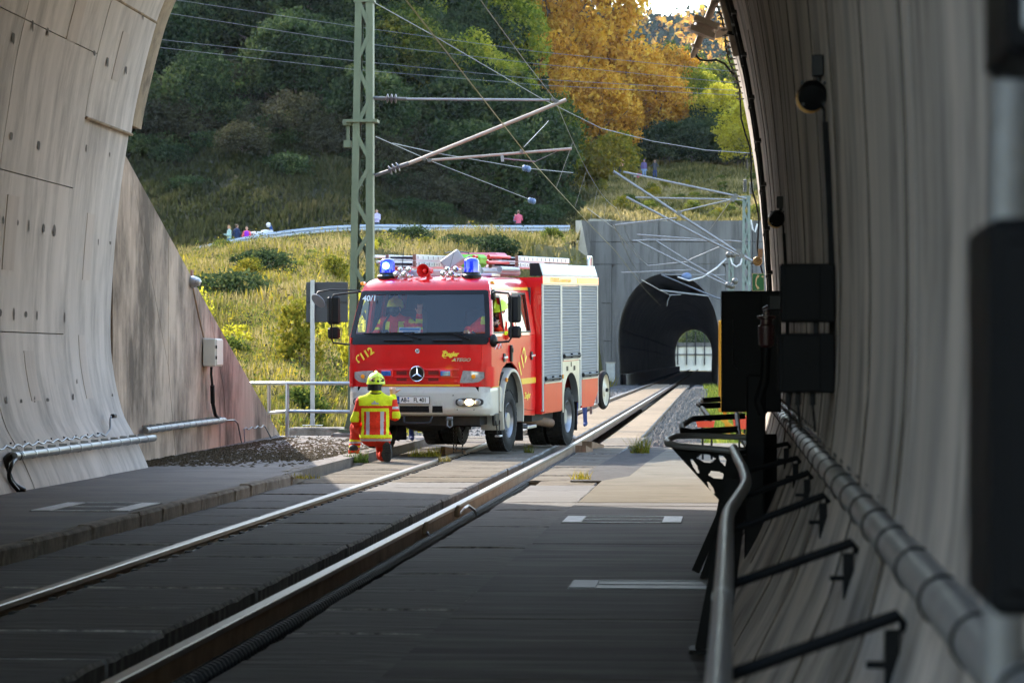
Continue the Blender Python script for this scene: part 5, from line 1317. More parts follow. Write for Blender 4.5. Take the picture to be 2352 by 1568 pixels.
# ---- far masts by the second tunnel
def far_mast(label, x, ytop, Y, w, tubes, mat='mast_far'):
    p1 = at(x, ytop, Y=Y); t = lattice_mast(label, p1.x, Y, -.3, p1.z, w, w * .8, MAT[mat], 0, 14, .2, 'masts before the second tunnel')
    for nm, pts, r_, dy in tubes:
        mb = MB(); mb.tube([at(*c8(*p), Y=Y + dy) - t.location for p in pts], r_ * .74, 7); mb.build(nm, MAT['tube_steel'], t, 60)
    return t
m1 = far_mast('greenish lattice mast at right with two long catenary arms', 1714, 452, 95, .30, [
    ('cantilever_top_tube', ((375, 100), (1545, 350), (1660, 378)), .045, -1), ('cantilever_diagonal', ((270, 92), (960, 545), (1580, 945), (1720, 1030)), .055, -1), ('registration_tube', ((285, 655), (930, 580)), .035, -1), ('stay_rod', ((955, 520), (1000, 505), (1520, 385)), .03, -1),
    ('cantilever_top_tube', ((500, 366), (1530, 388), (1650, 395)), .035, 1.5), ('cantilever_diagonal', ((405, 362), (850, 595), (1230, 795), (1570, 962), (1680, 1010)), .05, 1.5), ('registration_tube', ((515, 755), (1190, 805)), .035, 1.5), ('stay_rod', ((660, 770), (1640, 830)), .022, 1.5)])
mb = MB(); 
for x, y, h_ in ((1645, 180, .9), (1712, 205, .8)):
    a = at(*c8(x, y), Y=95) - m1.location; b = at(*c8(x, y + 130), Y=95) - m1.location; ring_insul(mb, a, b, 7, .07)
for x, y in ((1575, 930), (1610, 975), (1550, 352), (1520, 385), (955, 530)): mb.box(at(*c8(x, y), Y=94) - m1.location, (.14, .1, .14), (0, .5, 0))
mb.build('insulator', MAT['bolt'], m1, 50)
mb = MB(); mb.tube([at(*c8(*p), Y=96) - m1.location for p in ((1705, 600), (1725, 700), (1750, 728), (1775, 640))], .035, 6); mb.build('white_cable', MAT['white_paint'], m1, 60)
m2 = far_mast('short green lattice mast close to the second tunnel mouth', 1679, 588, 150, .32, [
    ('cantilever_top_tube', ((470, 820), (640, 808), (1600, 826)), .05, -1), ('cantilever_diagonal', ((520, 820), (1095, 1110), (1460, 1285)), .06, -1), ('cantilever_diagonal', ((715, 820), (1050, 1030), (1480, 1270)), .055, 1), ('registration_tube', ((630, 1080), (1040, 1040), (1090, 1005), (1430, 862)), .045, 1), ('registration_tube', ((355, 1152), (1090, 1122)), .045, -1)])
mb = MB(); mb.tube([at(*c8(*p), Y=149) - m2.location for p in ((940, 1195), (1060, 1235), (1200, 1200), (1350, 1100), (1450, 1005))], .045, 6); mb.tube([at(*c8(*p), Y=149) - m2.location for p in ((1485, 975), (1510, 1060), (1555, 1090), (1600, 1060), (1620, 980))], .05, 6); mb.build('white_cable', MAT['white_paint'], m2, 60)
mb = MB()
for x, y in ((1470, 1280), (1510, 1290), (1540, 1240), (1475, 965), (1520, 965)): mb.ball(at(*c8(x, y), Y=149) - m2.location, .16, 8, 6)
mb.build('insulator', MAT['bolt'], m2, 50)
t = thing('tunnel_cantilever', 'catenary arm fixed just before the dark second tunnel', 'bracket', at(*c8(1390, 1420), Y=193))
mb = MB()
for pts, r_ in ((((770, 1172), (1440, 1176)), .045), (((775, 1175), (1350, 1415), (1390, 1425)), .06), (((755, 1335), (1270, 1395)), .06), (((860, 1385), (980, 1380)), .045), (((830, 1500), (840, 1440), (870, 1385)), .03)): mb.tube([at(*c8(*p), Y=193) - t.location for p in pts], r_, 6)
mb.build('arm_tubes', MAT['tube_steel'], t, 60)
mb = MB(); mb.ball(at(*c8(1035, 1195), Y=193) - t.location, (.35, .3, .28)); mb.build('bead_insulator', MAT['insul_blue'], t, 60)
for k, (pts, lab) in enumerate([(((0, 480), (280, 690), (520, 985), (640, 1080)), 'dark wire curving down left of the second tunnel mouth'), (((270, 655), (345, 790), (430, 985), (560, 1225)), 'dark wire falling steeply past the concrete portal wall'), (((1500, 395), (1270, 715)), 'thin stay wire slanting before the portal wall'), (((560, 1225), (740, 1325), (860, 1385)), 'wire running into the second tunnel mouth')]):
    wire('rail_wire', [at(*c8(*p), Y=Y_) for p, Y_ in zip(pts, np.linspace(98, 170, len(pts)))], .016, 'wire', lab)

# ------------------------------------------------------------------ fittings along the left wall
def left_pipe(y0, y1, z, label, r=.043, xf=None):
    t = thing('cable_pipe', label, 'pipe', (0, y0, z), 0, 'grey cable pipes along the left wall'); n = 9
    xs = (lambda y: wallx(z, -1) + .10) if xf is None else xf
    mb = MB(); mb.tube([(xs(y), y - y0, 0) for y in np.linspace(y0, y1, n)], r, 12); mb.build('pipe', MAT['grey_pvc'], t, 50)
    y = y0 + .3
    while y < y1 - .1:
        mb = MB(); mb.lathe([(r, -.022), (r + .006, -.02), (r + .006, .02), (r, .022)], (xs(y), y - y0, 0), (0, 1, 0), 12, cap=False); mb.box((xs(y) - .05, y - y0, .05), (.09, .02, .03)); mb.build('clamp', MAT['galv'], t); y += .55
    return t
left_pipe(30.3, 37.75, .41, 'grey cable pipe clamped low on the left tunnel wall')
left_pipe(39.2, 46.4, .47, 'grey cable pipe low on the wing wall', xf=lambda y: wingx(y, .47) + .09)
t = thing('floor_hose', 'black flexible hose dropping from the cable pipe to the walk', 'hose', (-7.4, 30.4, .05))
mb = MB(); mb.tube(catmull([(.05, .1, .36), (.0, -.05, .36), (-.03, -.16, .30), (.0, -.20, .18), (.05, -.18, .07), (.14, -.1, .0)], 5), .045, 10); mb.tube(catmull([(.06, -.1, .33), (.08, -.35, .28), (.06, -.38, .15), (.12, -.25, .02)], 4), .022, 8); mb.build('hose', MAT['darkplastic'], t, 60)
t = thing('wall_cable', 'thin wavy grey cable above the pipe on the left tunnel wall', 'cable', (wallx(.55, -1) + .03, 30, .55))
mb = MB(); pts = []
for i, y in enumerate(np.arange(0, 5.6, .14)): pts.append((.0, y, -.06 + .02 * math.sin(i * 1.9) + .004 * y))
pts += [(.0, 5.75, .02), (-.02, 5.85, .14), (-.03, 5.95, .17)]; mb.tube(pts, .011, 6); mb.build('cable', MAT['grey_pvc'], t, 60)
mb = MB(); mb.box((-.02, 6.05, .17), (.05, .16, .05), bev=.01); mb.build('cable_box', MAT['darkplastic'], t)
for k in range(9): mb = MB(); mb.box((-.02, .2 + k * .62, -.02), (.03, .012, .018)); mb.build('cable_nail', MAT['steel_dark'], t)
Yb = 45.0; xb = wingx(Yb, 1.5)
t = thing('junction_box', 'beige junction box with cables on the wing wall', 'box', (xb + .02, Yb, 1.30))
mb = MB(); mb.box((.10, 0, .22), (.20, .62, .42), bev=.015); mb.build('box', MAT['box_beige'], t)
mb = MB(); mb.box((.206, 0, .22), (.012, .56, .38), bev=.004); mb.build('lid', MAT['box_beige'], t)
for c_ in ((.21, -.31, .14), (.21, -.31, .30)): mb = MB(); mb.box(c_, (.02, .012, .05)); mb.build('hinge', MAT['ink'], t)
mb = MB(); mb.tube([(.06, .12, .0), (.05, .16, -.12), (.06, .2, -.28)], .02, 8); mb.tube([(.06, .2, -.28), (.05, .3, -.55)], .035, 10); mb.tube([(.05, .3, -.55), (.05, .5, -.72), (.06, .7, -.80)], .03, 8); mb.build('cable', MAT['darkplastic'], t, 60)
Yl = 43.6; xl = wingx(Yl, 2.55)
t = thing('wall_lamp', 'round bulkhead lamp on the wing wall with conduit', 'lamp', (xl, Yl, 2.55))
mb = MB(); mb.lathe([(.085, 0), (.09, .05), (.06, .14), (.055, .15), (0, .15)], (.0, 0, 0), (1, -.45, 0), 18); mb.build('lamp_body', MAT['galv'], t, 40)
mb = MB(); mb.ball((.12, -.07, 0), (.055, .055, .055)); mb.build('lamp_glass', MAT['lens'], t, 60)
mb = MB(); mb.box((-.0, .12, .10), (.03, .1, .16)); mb.build('lamp_bracket', MAT['brown_end'], t)
mb = MB(); mb.tube([(.02, .05, -.05), (.03, .4, -.4), (.035, .9, -.80)], .014, 6); mb.build('conduit', MAT['rail_rust'], t)
t = thing('earth_cable', 'looped grey cable near the end of the wing wall', 'cable', (wingx(48, .4) + .02, 47.0, .05))
mb = MB(); mb.tube([(.0, 0, .40), (.0, 1.0, .39), (.02, 1.25, .33), (.03, 1.5, .05), (.04, 1.55, .0)], .012, 6); pts = [(.0, 2.0 + .2 * i, .22 + .02 * math.sin(i * 2)) for i in range(12)]; mb.tube([(.02, 1.95, .0)] + pts + [(.02, 4.45, .1), (.05, 4.6, 0)], .012, 6); mb.build('cable', MAT['grey_pvc'], t, 60)

# railing at the end of the walk
t = thing('railing', 'grey two-bar tube railing between wing wall and mast', 'railing', at(660, 1003, Y=52.4))
o_ = t.location
A = [at(x, y, Y=Y) - o_ for x, y, Y in ((560, 880, 54.2), (618, 880, 53.4), (660, 880, 52.4), (800, 880, 52.4), (900, 881, 52.4))]
B = [at(x, y, Y=Y) - o_ for x, y, Y in ((618, 948, 53.4), (660, 944, 52.4), (800, 945, 52.4), (900, 946, 52.4))]
mb = MB(); mb.tube(A, .033, 10); mb.build('top_rail', MAT['galv'], t, 50)
mb = MB(); mb.tube(B, .03, 10); mb.build('mid_rail', MAT['galv'], t, 50)
for i, dark in ((1, 1), (2, 0), (4, 0)):
    mb = MB(); p = A[i]; mb.cyl((p.x, p.y, 0), p, .034, n=10); mb.box((p.x, p.y, .005), (.3, .14, .01)); mb.build('post', MAT['tube_brown'] if dark else MAT['galv'], t, 50)
# sign seen from behind
p0 = at(718, 977, Y=54.6); t = thing('track_sign', 'back of a dark rectangular sign on a galvanised post', 'sign', p0)
ztop = at(718, 643, Y=54.6).z - p0.z
mb = MB(); mb.bar((0, 0, 0), (0, 0, ztop), .075, .06, up=(0, 1, 0)); mb.box((0, 0, .006), (.36, .2, .012)); mb.build('post', MAT['galv'], t)
a, b = at(704, 740, Y=54.7) - p0, at(800, 648, Y=54.7) - p0
mb = MB(); mb.box(((a.x + b.x) / 2, .06, (a.z + b.z) / 2), (b.x - a.x, .03, b.z - a.z), bev=.01); mb.build('sign_board', M('sign_back', (.035, .037, .042), .5, metal=.2, var=.1, vscale=2), t)
mb = MB(); mb.box(((a.x + b.x) / 2, .035, (a.z + b.z) / 2), (b.x - a.x - .02, .02, .03)); mb.build('sign_rib', MAT['steel_dark'], t)
t = thing('concrete_block', 'mossy low concrete block under the sign post', 'block', at(668, 1003, Y=54.6))
a, b = at(668, 1003, Y=54.6), at(795, 979, Y=54.6)
mb = MB(); mb.box(((b.x - a.x) / 2, .1, (b.z - a.z) / 2 - .02), (b.x - a.x, .8, b.z - a.z), bev=.02); mb.build('block', MAT['kerb'], t)
# far feet of a crew member standing behind the truck
# ------------------------------------------------------------------ fittings along the right wall
def wr(z): return wallx(z, 1)
def wall_lamp_right(Y, z, s_, label):
    x = wr(z)
    t = thing('tunnel_lamp', label, 'lamp', (x, Y, z), 0, 'round tunnel lamps on the right wall')
    mb = MB(); mb.lathe([(.06, .0), (.062, .03), (.055, .07), (.02, .075)], (-.055, .02, 0), (-.10, -1, -.35), 22); mb.build('lamp_body', MAT['black'], t, 40)
    mb = MB(); mb.lathe([(.058, .0), (.05, -.03), (.0, -.045)], (-.057, .03, 0), (-.10, -1, -.35), 22, cap=False); mb.build('lamp_glass', M('amber_glass', (.30, .16, .05), .15, coat=.8) if 'amber_glass' not in MAT else MAT['amber_glass'], t, 60)
    mb = MB(); mb.lathe([(.0, .0), (.058, .0), (.062, .012), (.058, .024), (.0, .024)], (-.066, .015, -.020), (-.10, -1, -.35), 22, cap=False); mb.build('glint_disc', M('amber', (.62, .34, .11), .25, coat=.8) if 'amber' not in MAT else MAT['amber'], t, 40)  # bright amber disc stands in for a glint on the lamp
    mb = MB(); mb.box((-.035, .0, .115), (.05, .06, .09), bev=.004); mb.cyl((-.03, 0, .05), (-.03, 0, .08), .012); mb.build('bracket_box', MAT['blackmetal'], t)
    mb = MB(); mb.tube([(-.03, .0, -.02), (-.008, 0, -.07), (-.008, 0, -.12)], .008, 6); mb.build('lead', MAT['rubber'], t)
    pts = [(wr(zz) - .012 - x, 0, zz - z) for zz in np.linspace(z - .12, z - 1.15, 7)]
    mb = MB()
    for p, q in zip(pts[:-1], pts[1:]): mb.bar(p, q, .024, .03, up=(0, 1, 0))
    mb.build('conduit', MAT['black'], t)
    for a in (.7, 2.4, 4.0, 5.5):
        mb = MB(); mb.box((-.055 + .063 * math.cos(a), -.03, .063 * math.sin(a)), (.012, .03, .012)); mb.build('clip', MAT['steel_dark'], t)
    return t
wall_lamp_right(12.6, 2.50, 1, 'round dark tunnel lamp on the near right wall, amber glint below')
wall_lamp_right(23.0, 2.48, 1, 'smaller looking round tunnel lamp farther along the right wall')
# cables up the mouth
def wall_path(pts, o_=.03): return [Vector((wr(z) - o_, y, z)) for y, z in pts]
for k, (y0, o_, r_, lab) in enumerate([(32.4, .03, .020, 'left one of two thick black cables running up the right mouth wall'), (31.2, .03, .022, 'right one of two thick black cables running up the right mouth wall')]):
    t = thing('wall_cable', lab, 'cable', (wr(1.6), y0, 1.4), 0, 'black cables up the right mouth wall')
    zs = np.linspace(1.5, 6.3, 18); pth = [Vector((wr(z) - o_, y0 + .25 * math.sin(z * 1.1 + k) + (.5 * (z - 4.6) if z > 4.6 and k == 0 else 0), z)) - t.location for z in zs]
    mb = MB(); mb.tube(pth, r_, 8); mb.build('cable', MAT['rubber'], t, 60)
    for z in (2.3, 2.75, 3.2, 3.65, 4.1, 4.55, 5.0):
        p = Vector((wr(z) - .02, y0 + .25 * math.sin(z * 1.1 + k), z)) - t.location; mb = MB(); mb.box(p, (.07, .30, .035), bev=.006); mb.build('cable_clamp', MAT['blackmetal'], t)
t = thing('riser_pipe', 'brownish pipe with clamps high on the right mouth wall', 'pipe', (wr(5) - .05, 33.2, 4.75))
mb = MB(); mb.tube([Vector((wr(z) - .06, 33.2, z)) - t.location for z in np.linspace(4.75, 6.4, 6)], .035, 10); mb.build('pipe', MAT['tube_brown'], t, 50)
for z in (5.0, 5.5, 6.0): mb = MB(); mb.lathe([(.035, -.02), (.045, -.02), (.045, .02), (.035, .02)], Vector((wr(z) - .06, 33.2, z)) - t.location, (.2, 0, 1), 12, cap=False); mb.bar(Vector((wr(z) - .04, 33.2, z)) - t.location, Vector((wr(z) + .0, 32.6, z + .05)) - t.location, .02, .03); mb.build('clamp', MAT['blackmetal'], t)
t = thing('earthing_bolts', 'column of small steel bolts and clamps on the right mouth edge', 'bolts', (wr(5) - .02, 35.2, 4.4)); mb = MB()
for z in np.arange(4.45, 6.0, .065):
    p = Vector((wr(z) - .03, 35.2 - .3 * (z - 4.4), z)) - t.location; mb.cyl(p, p + Vector((-.09, -.02, 0)), .009, n=6); mb.box(p + Vector((-.055, -.01, 0)), (.022, .03, .034))
mb.build('bolt', MAT['bolt'], t)
t = thing('mouth_cable', 'thin black cable following the right mouth edge down', 'cable', (wr(4.4), 36.4, 2.0))
mb = MB(); mb.tube([Vector((wr(z) - .03 - .05 * math.sin(z * 4) ** 2, 36.6, z)) - t.location for z in np.linspace(1.9, 5.9, 24)], .012, 6); mb.build('cable', MAT['rubber'], t, 60)
# hanging rod insulator
def P3(x, y, Y): return at((2700 + x * .31898) / 1.7415, (y * .31898) / 1.7415, Y=Y)
YI = 36.2
t = thing('rod_insulator', 'brown rod insulator hanging from the tunnel mouth at the top right', 'insulator', P3(250, 650, YI)); o_ = t.location
mb = MB(); mb.tube([P3(560, -120, YI) - o_, P3(480, 60, YI) - o_], .052, 12); mb.tube([P3(480, 60, YI) - o_, P3(265, 600, YI) - o_], .045, 12); mb.build('rod', MAT['tube_brown'], t, 50)
mb = MB(); a, b = P3(415, 240, YI) - o_, P3(325, 470, YI) - o_; mb.lathe([(.045, 0), (.12, .05), (.135, (b - a).length / 2), (.12, (b - a).length - .05), (.045, (b - a).length)], a, b - a, 20, cap=False); mb.build('insulator_body', M('porcelain', (.30, .23, .19), .3, coat=.6), t, 50)
for f in (.22, .74):
    c = a.lerp(b, f); x_, y_, d_ = basis(b - a); mb = MB(); mb.box(c, (.34, .30, .07), Matrix((Vector((1, 0, 0)) - d_ * d_.x, Vector((0, 1, 0)), d_)).transposed(), bev=.008); mb.build('clamp_plate', MAT['tube_brown'], t)
mb = MB(); mb.lathe([(.045, 0), (.075, 0), (.075, .02), (.04, .03), (.035, .12), (.012, .16)], P3(275, 580, YI) - o_, P3(240, 660, YI) - P3(275, 580, YI), 14); mb.build('end_cap', MAT['tube_brown'], t, 50)
mb = MB(); mb.tube([P3(*p, YI) - o_ for p in ((255, 650), (270, 710), (310, 750), (400, 765), (520, 755), (620, 800), (700, 900), (750, 940))], .014, 7); mb.build('lead', MAT['rubber'], t, 60)
t = thing('steel_bracket', 'two-pronged steel bracket plate on the right mouth edge', 'bracket', P3(690, 400, 36.5)); o_ = t.location
for (x0, y0, x1, y1) in ((510, 405, 690, 365), (505, 455, 690, 410)):
    mb = MB(); mb.bar(P3(x0, y0, 36.5) - o_, P3(x1, y1, 36.5) - o_, .10, .06, bev=.01); mb.build('prong', MAT['tube_brown'], t)
# phone sign and pulley
YS = 34.0
a, b = at(1727.5, 668, Y=YS), at(1755, 628, Y=YS)
t = thing('phone_sign', 'green emergency telephone sign with handset and cross', 'sign', (b.x, YS, a.z)); w_, h_ = b.x - a.x, b.z - a.z
mb = MB(); mb.box((-w_ / 2, 0, h_ / 2), (w_, .006, h_)); mb.build('sign_plate', M('sign_edge', (.62, .58, .40), .5), t)
mb = MB(); mb.box((-w_ / 2, -.004, h_ / 2), (w_ * .94, .004, h_ * .955)); mb.build('sign_face', M('sign_green', (.012, .17, .075), .45), t)
hx, hz = -w_ * .66, h_ / 2
mb = MB(); pts = [(hx + .16 * w_ - .20 * w_ * math.cos(t_), -.008, hz + .33 * h_ * math.sin(t_)) for t_ in np.linspace(-1.1, 1.1, 9)]; mb.tube([(p[0], p[1], p[2]) for p in pts], [.010, .0105, .009, .008, .008, .008, .009, .0105, .010], 6)
for s_ in (-1, 1): mb.box((hx + .14 * w_, -.008, hz + s_ * .33 * h_), (.024, .006, .03), (0, s_ * .5, 0))
mb.build('handset_mark', MAT['sign_edge'], t)
mb = MB(); mb.box((-w_ * .15, -.008, h_ * .82), (.026, .004, .009)); mb.box((-w_ * .15, -.0081, h_ * .82), (.009, .004, .026)); mb.build('cross_mark', MAT['sign_edge'], t)
t = thing('crank_wheel', 'small brass coloured crank wheel on a bracket by the mouth', 'wheel', at(1740, 600, Y=33)); 
mb = MB(); mb.lathe([(.0, -.01), (.04, -.012), (.047, -.02), (.052, -.012), (.052, .012), (.047, .02), (.0, .01)], (0, 0, 0), (.15, 1, 0), 24); mb.build('wheel', M('brass', (.30, .20, .09), .4, metal=.5), t, 40)
mb = MB(); 
for k in range(6): mb.cyl((.03 * math.cos(k), -.022, .03 * math.sin(k)), (.03 * math.cos(k), -.014, .03 * math.sin(k)), .005, n=6)
mb.box((.03, .02, .09), (.05, .03, .09)); mb.tube([(0, -.02, 0), (.02, -.04, .02), (.045, -.03, .04)], .006, 5); mb.build('bracket', MAT['rail_rust'], t)
# black cabinet with yellow cabinet behind
t = thing('black_cabinet', 'tall flat black cabinet jutting from the right wall', 'cabinet', (.33, 20.0, 1.04))
a, b = at(1656, 946, Y=20.0) - t.location, at(1752, 668, Y=20.0) - t.location
mb = MB(); mb.box(((a.x + b.x) / 2 + .06, .12, (a.z + b.z) / 2), (b.x - a.x + .12, .24, b.z - a.z), bev=.006); mb.build('housing', MAT['black'], t)
mb = MB(); mb.box(((a.x + b.x) / 2, -.004, (a.z + b.z) / 2), (b.x - a.x - .02, .008, b.z - a.z - .03), bev=.003); mb.build('door', MAT['black'], t)
mb = MB(); mb.tube([(a.x + .08, -.03, .62), (a.x + .08, -.03, .32), (a.x + .11, -.035, .29)], .005, 6); mb.build('door_rod', MAT['steel_dark'], t)
t = thing('fire_hydrant_head', 'dark red valve head before the black cabinet', 'valve', at(1760, 760, Y=18.0)); mb = MB()
mb.lathe([(.025, -.10), (.045, -.085), (.05, -.02), (.05, .03), (.035, .04), (.035, .07), (.055, .075), (.055, .09), (.02, .095), (.02, .12)], (0, 0, 0), (0, 0, 1), 8); mb.cyl((-.02, 0, .12), (.03, 0, .14), .02); mb.build('valve_body', M('dark_red', (.030, .004, .005), .5, coat=.2), t, 45)
mb = MB(); mb.tube([(0, 0, -.1), (-.01, 0, -.3), (-.05, 0, -.42), (-.02, 0, -.5)], .03, 10); mb.build('hose_bend', MAT['black'], t, 50)
mb = MB(); mb.box((.05, 0, .17), (.08, .06, .10), bev=.01); mb.build('valve_bracket', MAT['blackmetal'], t)
t = thing('standpipe', 'black upright post carrying the cabinet down to the floor', 'post', (.12, 18.6, -.05)); mb = MB(); mb.bar((.0, 0, 0), (.02, 0, 1.35), .12, .10, up=(0, 1, 0), bev=.01); mb.build('post', MAT['black'], t); mb = MB(); mb.box((0, 0, .02), (.2, .2, .04)); mb.build('foot_plate', MAT['blackmetal'], t)
for k, (y0, y1, lab) in enumerate([(605, 740, 'upper of two small black boxes on the near right wall'), (765, 902, 'lower of two small black boxes on the near right wall')]):
    Y_ = 12.4; a, b = at(1786 if k else 1792, y1, Y=Y_), at(1884, y0, Y=Y_)
    t = thing('wall_box', lab, 'box', (b.x, Y_, a.z), 0, 'small black boxes on the right wall')
    mb = MB(); mb.box(((a.x - b.x) / 2 + .03, .06, (b.z - a.z) / 2), (b.x - a.x + .06, .12, b.z - a.z), bev=.006); mb.build('housing', MAT['black'], t)
    mb = MB(); mb.box(((a.x - b.x) / 2 + .01, -.003, (b.z - a.z) / 2), (b.x - a.x - .02, .006, b.z - a.z - .02), bev=.002); mb.build('lid', MAT['black'], t)
    mb = MB()
    for dx in ((-.13, -.09, -.03) if k else (-.015,)): mb.cyl((dx, .05, 0), (dx, .05, -.05), .012, n=8); mb.cyl((dx, .05, -.05), (dx + .01, .05, -.16), .006, n=6)
    mb.build('cable_gland', MAT['rubber'], t)
M('orange', (.72, .33, .015), .5, var=.08, vscale=4)
t = thing('orange_cabinet', 'orange steel rescue cabinet mostly hidden behind the black cabinet', 'cabinet', at(1700, 1000, Y=41)); o_ = t.location
a, b = at(1650, 946, Y=41) - o_, at(1735, 735, Y=41) - o_
mb = MB(); mb.box(((a.x + b.x) / 2, .2, (a.z + b.z) / 2), (b.x - a.x, .4, b.z - a.z), bev=.01); mb.build('housing', MAT['orange'], t)
mb = MB(); mb.box(((a.x + b.x) / 2, -.01, (a.z + b.z) / 2), (b.x - a.x - .04, .02, b.z - a.z - .06), bev=.006); mb.build('door', MAT['orange'], t)
for x in (1664, 1690): mb = MB(); p = at(x, 946, Y=41) - o_; q = at(x + 10, 1005, Y=41) - o_; mb.bar(p + Vector((0, .1, 0)), q + Vector((0, .1, 0)), .06, .05); mb.build('leg', MAT['orange'], t)
mb = MB(); mb.bar(at(1655, 960, Y=41) - o_, at(1712, 1003, Y=41) - o_, .05, .05); mb.build('strut', MAT['orange'], t)
M('red_box', (.75, .06, .02), .45, coat=.3)
for k, (x0, x1, y0, y1, Y_, lab) in enumerate([(1598, 1642, 966, 981, 44, 'red tool tray under the orange cabinet, the left one'), (1682, 1718, 955, 985, 44, 'red tool bag under the orange cabinet, the right one')]):
    a, b = at(x0, y1, Y=Y_), at(x1, y0, Y=Y_); t = thing('tool_tray', lab, 'tray', a, 0, 'red trays under the orange cabinet'); w_, h_ = b.x - a.x, b.z - a.z
    mb = MB(); mb.prism([(.0, 0, h_), (w_, 0, h_), (w_ * .92, 0, 0), (w_ * .1, 0, 0)], (0, .25, 0)); mb.build('tray', MAT['red_box'], t)
    mb = MB(); mb.tube([(w_ * .3, -.01, h_), (w_ * .35, -.02, h_ + .05), (w_ * .6, -.02, h_ + .05), (w_ * .65, -.01, h_)], .01, 6); mb.build('handle', MAT['ink'], t)
    mb = MB(); mb.bar((.1, .1, 0), (.1, .1, -a.z - .05), .03, .03); mb.bar((w_ - .05, .1, 0), (w_ - .05, .1, -a.z - .05), .03, .03); mb.build('stand', MAT['blackmetal'], t)
# conduit with rings low on the right wall
def pipe_p(y): f = (y - 4.2) / 26; return Vector((.372 - .02 * f, y, .955 + .035 * f))
t = thing('ringed_conduit', 'ringed grey conduit running low along the right wall into the foreground', 'pipe', pipe_p(4.2)); o_ = t.location
mb = MB(); mb.tube([pipe_p(y) - o_ for y in np.linspace(3.6, 36.5, 32)], .043, 16); mb.build('conduit', M('conduit_grey', (.20, .195, .188), .45, var=.2, vscale=6, dirt=(.09, .08, .07), dscale=5, dlo=.5, dhi=.8), t, 60)
y = 3.8
rm_ = MB(); rm_.lathe([(.043, -.008), (.0475, -.006), (.0475, .006), (.043, .008)], (0, 0, 0), (0, 1, 0), 16, cap=False); rme = rm_.mesh('ring', MAT['black'], 40)
while y < 29: inst('ring', rme, t, pipe_p(y) - o_); y += .78
mb = MB(); mb.tube([pipe_p(y) - o_ + Vector((.035 + .004 * math.sin(y * 9), 0, .052)) for y in np.arange(3.6, 29, .2)], .012, 7); mb.build('cable', MAT['rubber'], t, 60)
mb = MB(); y = 5.0
while y < 29: p = pipe_p(y) - o_; mb.box(p + Vector((.06, 0, .075)), (.012, .05, .022)); mb.cyl(p + Vector((.05, 0, .075)), p + Vector((.03, 0, .085)), .008, n=6); y += .42
mb.build('wall_plug', MAT['rubber'], t)
# handrail and its brackets
t = thing('handrail', 'blurred grey tube handrail in the right foreground', 'handrail', (.03, 12, -.05)); o_ = t.location
hr = [(-.035, 4.3, .74), (-.030, 6, .755), (-.028, 9, .765), (-.026, 11.6, .775), (.0, 12.6, .785), (.055, 14.2, .80), (.05, 15.6, .815), (.02, 17.2, .83), (.0, 18.6, .835), (.0, 19.6, .82)]
mb = MB(); mb.tube([Vector(p) - o_ for p in catmull(hr, 4)], .027, 14); mb.build('tube', M('tube_grey', (.22, .22, .225), .42, metal=.3, var=.1, vscale=5), t, 60)
mb = MB(); mb.lathe([(.027, -.06), (.0285, -.06), (.0285, .06), (.027, .06)], Vector((-.029, 7.9, .762)) - o_, (0, 1, 0), 14, cap=False); mb.build('sleeve', MAT['galv'], t, 40)
for y, zr in ((6.2, .85), (8.6, .855), (11.2, .875), (13.6, .87), (16.0, .86), (18.8, .86)):
    hx_ = np.interp(y, [p[1] for p in hr], [p[0] for p in hr]); hz_ = np.interp(y, [p[1] for p in hr], [p[2] for p in hr])
    mb = MB(); mb.tube([Vector((hx_, y, hz_ - .028)) - o_, Vector((.335, y, zr + .01)) - o_, Vector((.35, y, zr - .02)) - o_], .014, 8)
    mb.box(Vector((wr(zr - .07) - .012, y, zr - .085)) - o_, (.03, .05, .13)); mb.box(Vector((wr(zr - .07) - .04, y - .01, zr - .09)) - o_, (.05, .02, .014)); mb.build('bracket', MAT['black'], t)
for y in (14.8, 20.3):
    mb = MB(); mb.bar(Vector((.0, y, .80)) - o_, Vector((-.16, y, -.05)) - o_, .07, .03, up=(0, 1, 0)); mb.bar(Vector((.05, y + .2, .80)) - o_, Vector((-.06, y + .2, -.05)) - o_, .06, .03, up=(0, 1, 0)); mb.box(Vector((-.14, y + .05, -.04)) - o_, (.16, .25, .02)); mb.build('leg', MAT['black'], t)
# black rack with punched gusset and tube frames
RK = thing('steel_rack', 'black steel rack with punched triangular gusset by the right wall', 'rack', at(1640, 1332, Y=20.0)); o_ = RK.location
def PR(x, y, Y): return at(x, y, Y=Y) - o_
# gusset plate built of bars round real openings
Yg = 20.2
mb = MB()
HO = [(1622, 1052, 21, 9), (1661, 1057, 8, 12), (1646, 1090, 20, 9), (1692, 1093, 7, 7), (1678, 1122, 15, 10), (1596, 1070, 5, 16), (1633, 1120, 5, 14)]
Lc, Rc, Bc = (1532, 1017), (1722, 1032), (1670, 1168)
NT, NS = 60, 84
def gp_(i, j):
    t_ = i / NT; l_ = (Lc[0] + (Bc[0] - Lc[0]) * t_, Lc[1] + (Bc[1] - Lc[1]) * t_); r_ = (Rc[0] + (Bc[0] + 6 - Rc[0]) * t_, Rc[1] + (Bc[1] - Rc[1]) * t_); q = j / NS
    return (l_[0] + (r_[0] - l_[0]) * q, l_[1] + (r_[1] - l_[1]) * q)
pts_ = [[gp_(i, j) for j in range(NS + 1)] for i in range(NT + 1)]
vf = [PR(*p, Yg) for r_ in pts_ for p in r_]; vb = [v_ + Vector((0, .012, 0)) for v_ in vf]; fs_ = []; N_ = len(vf)
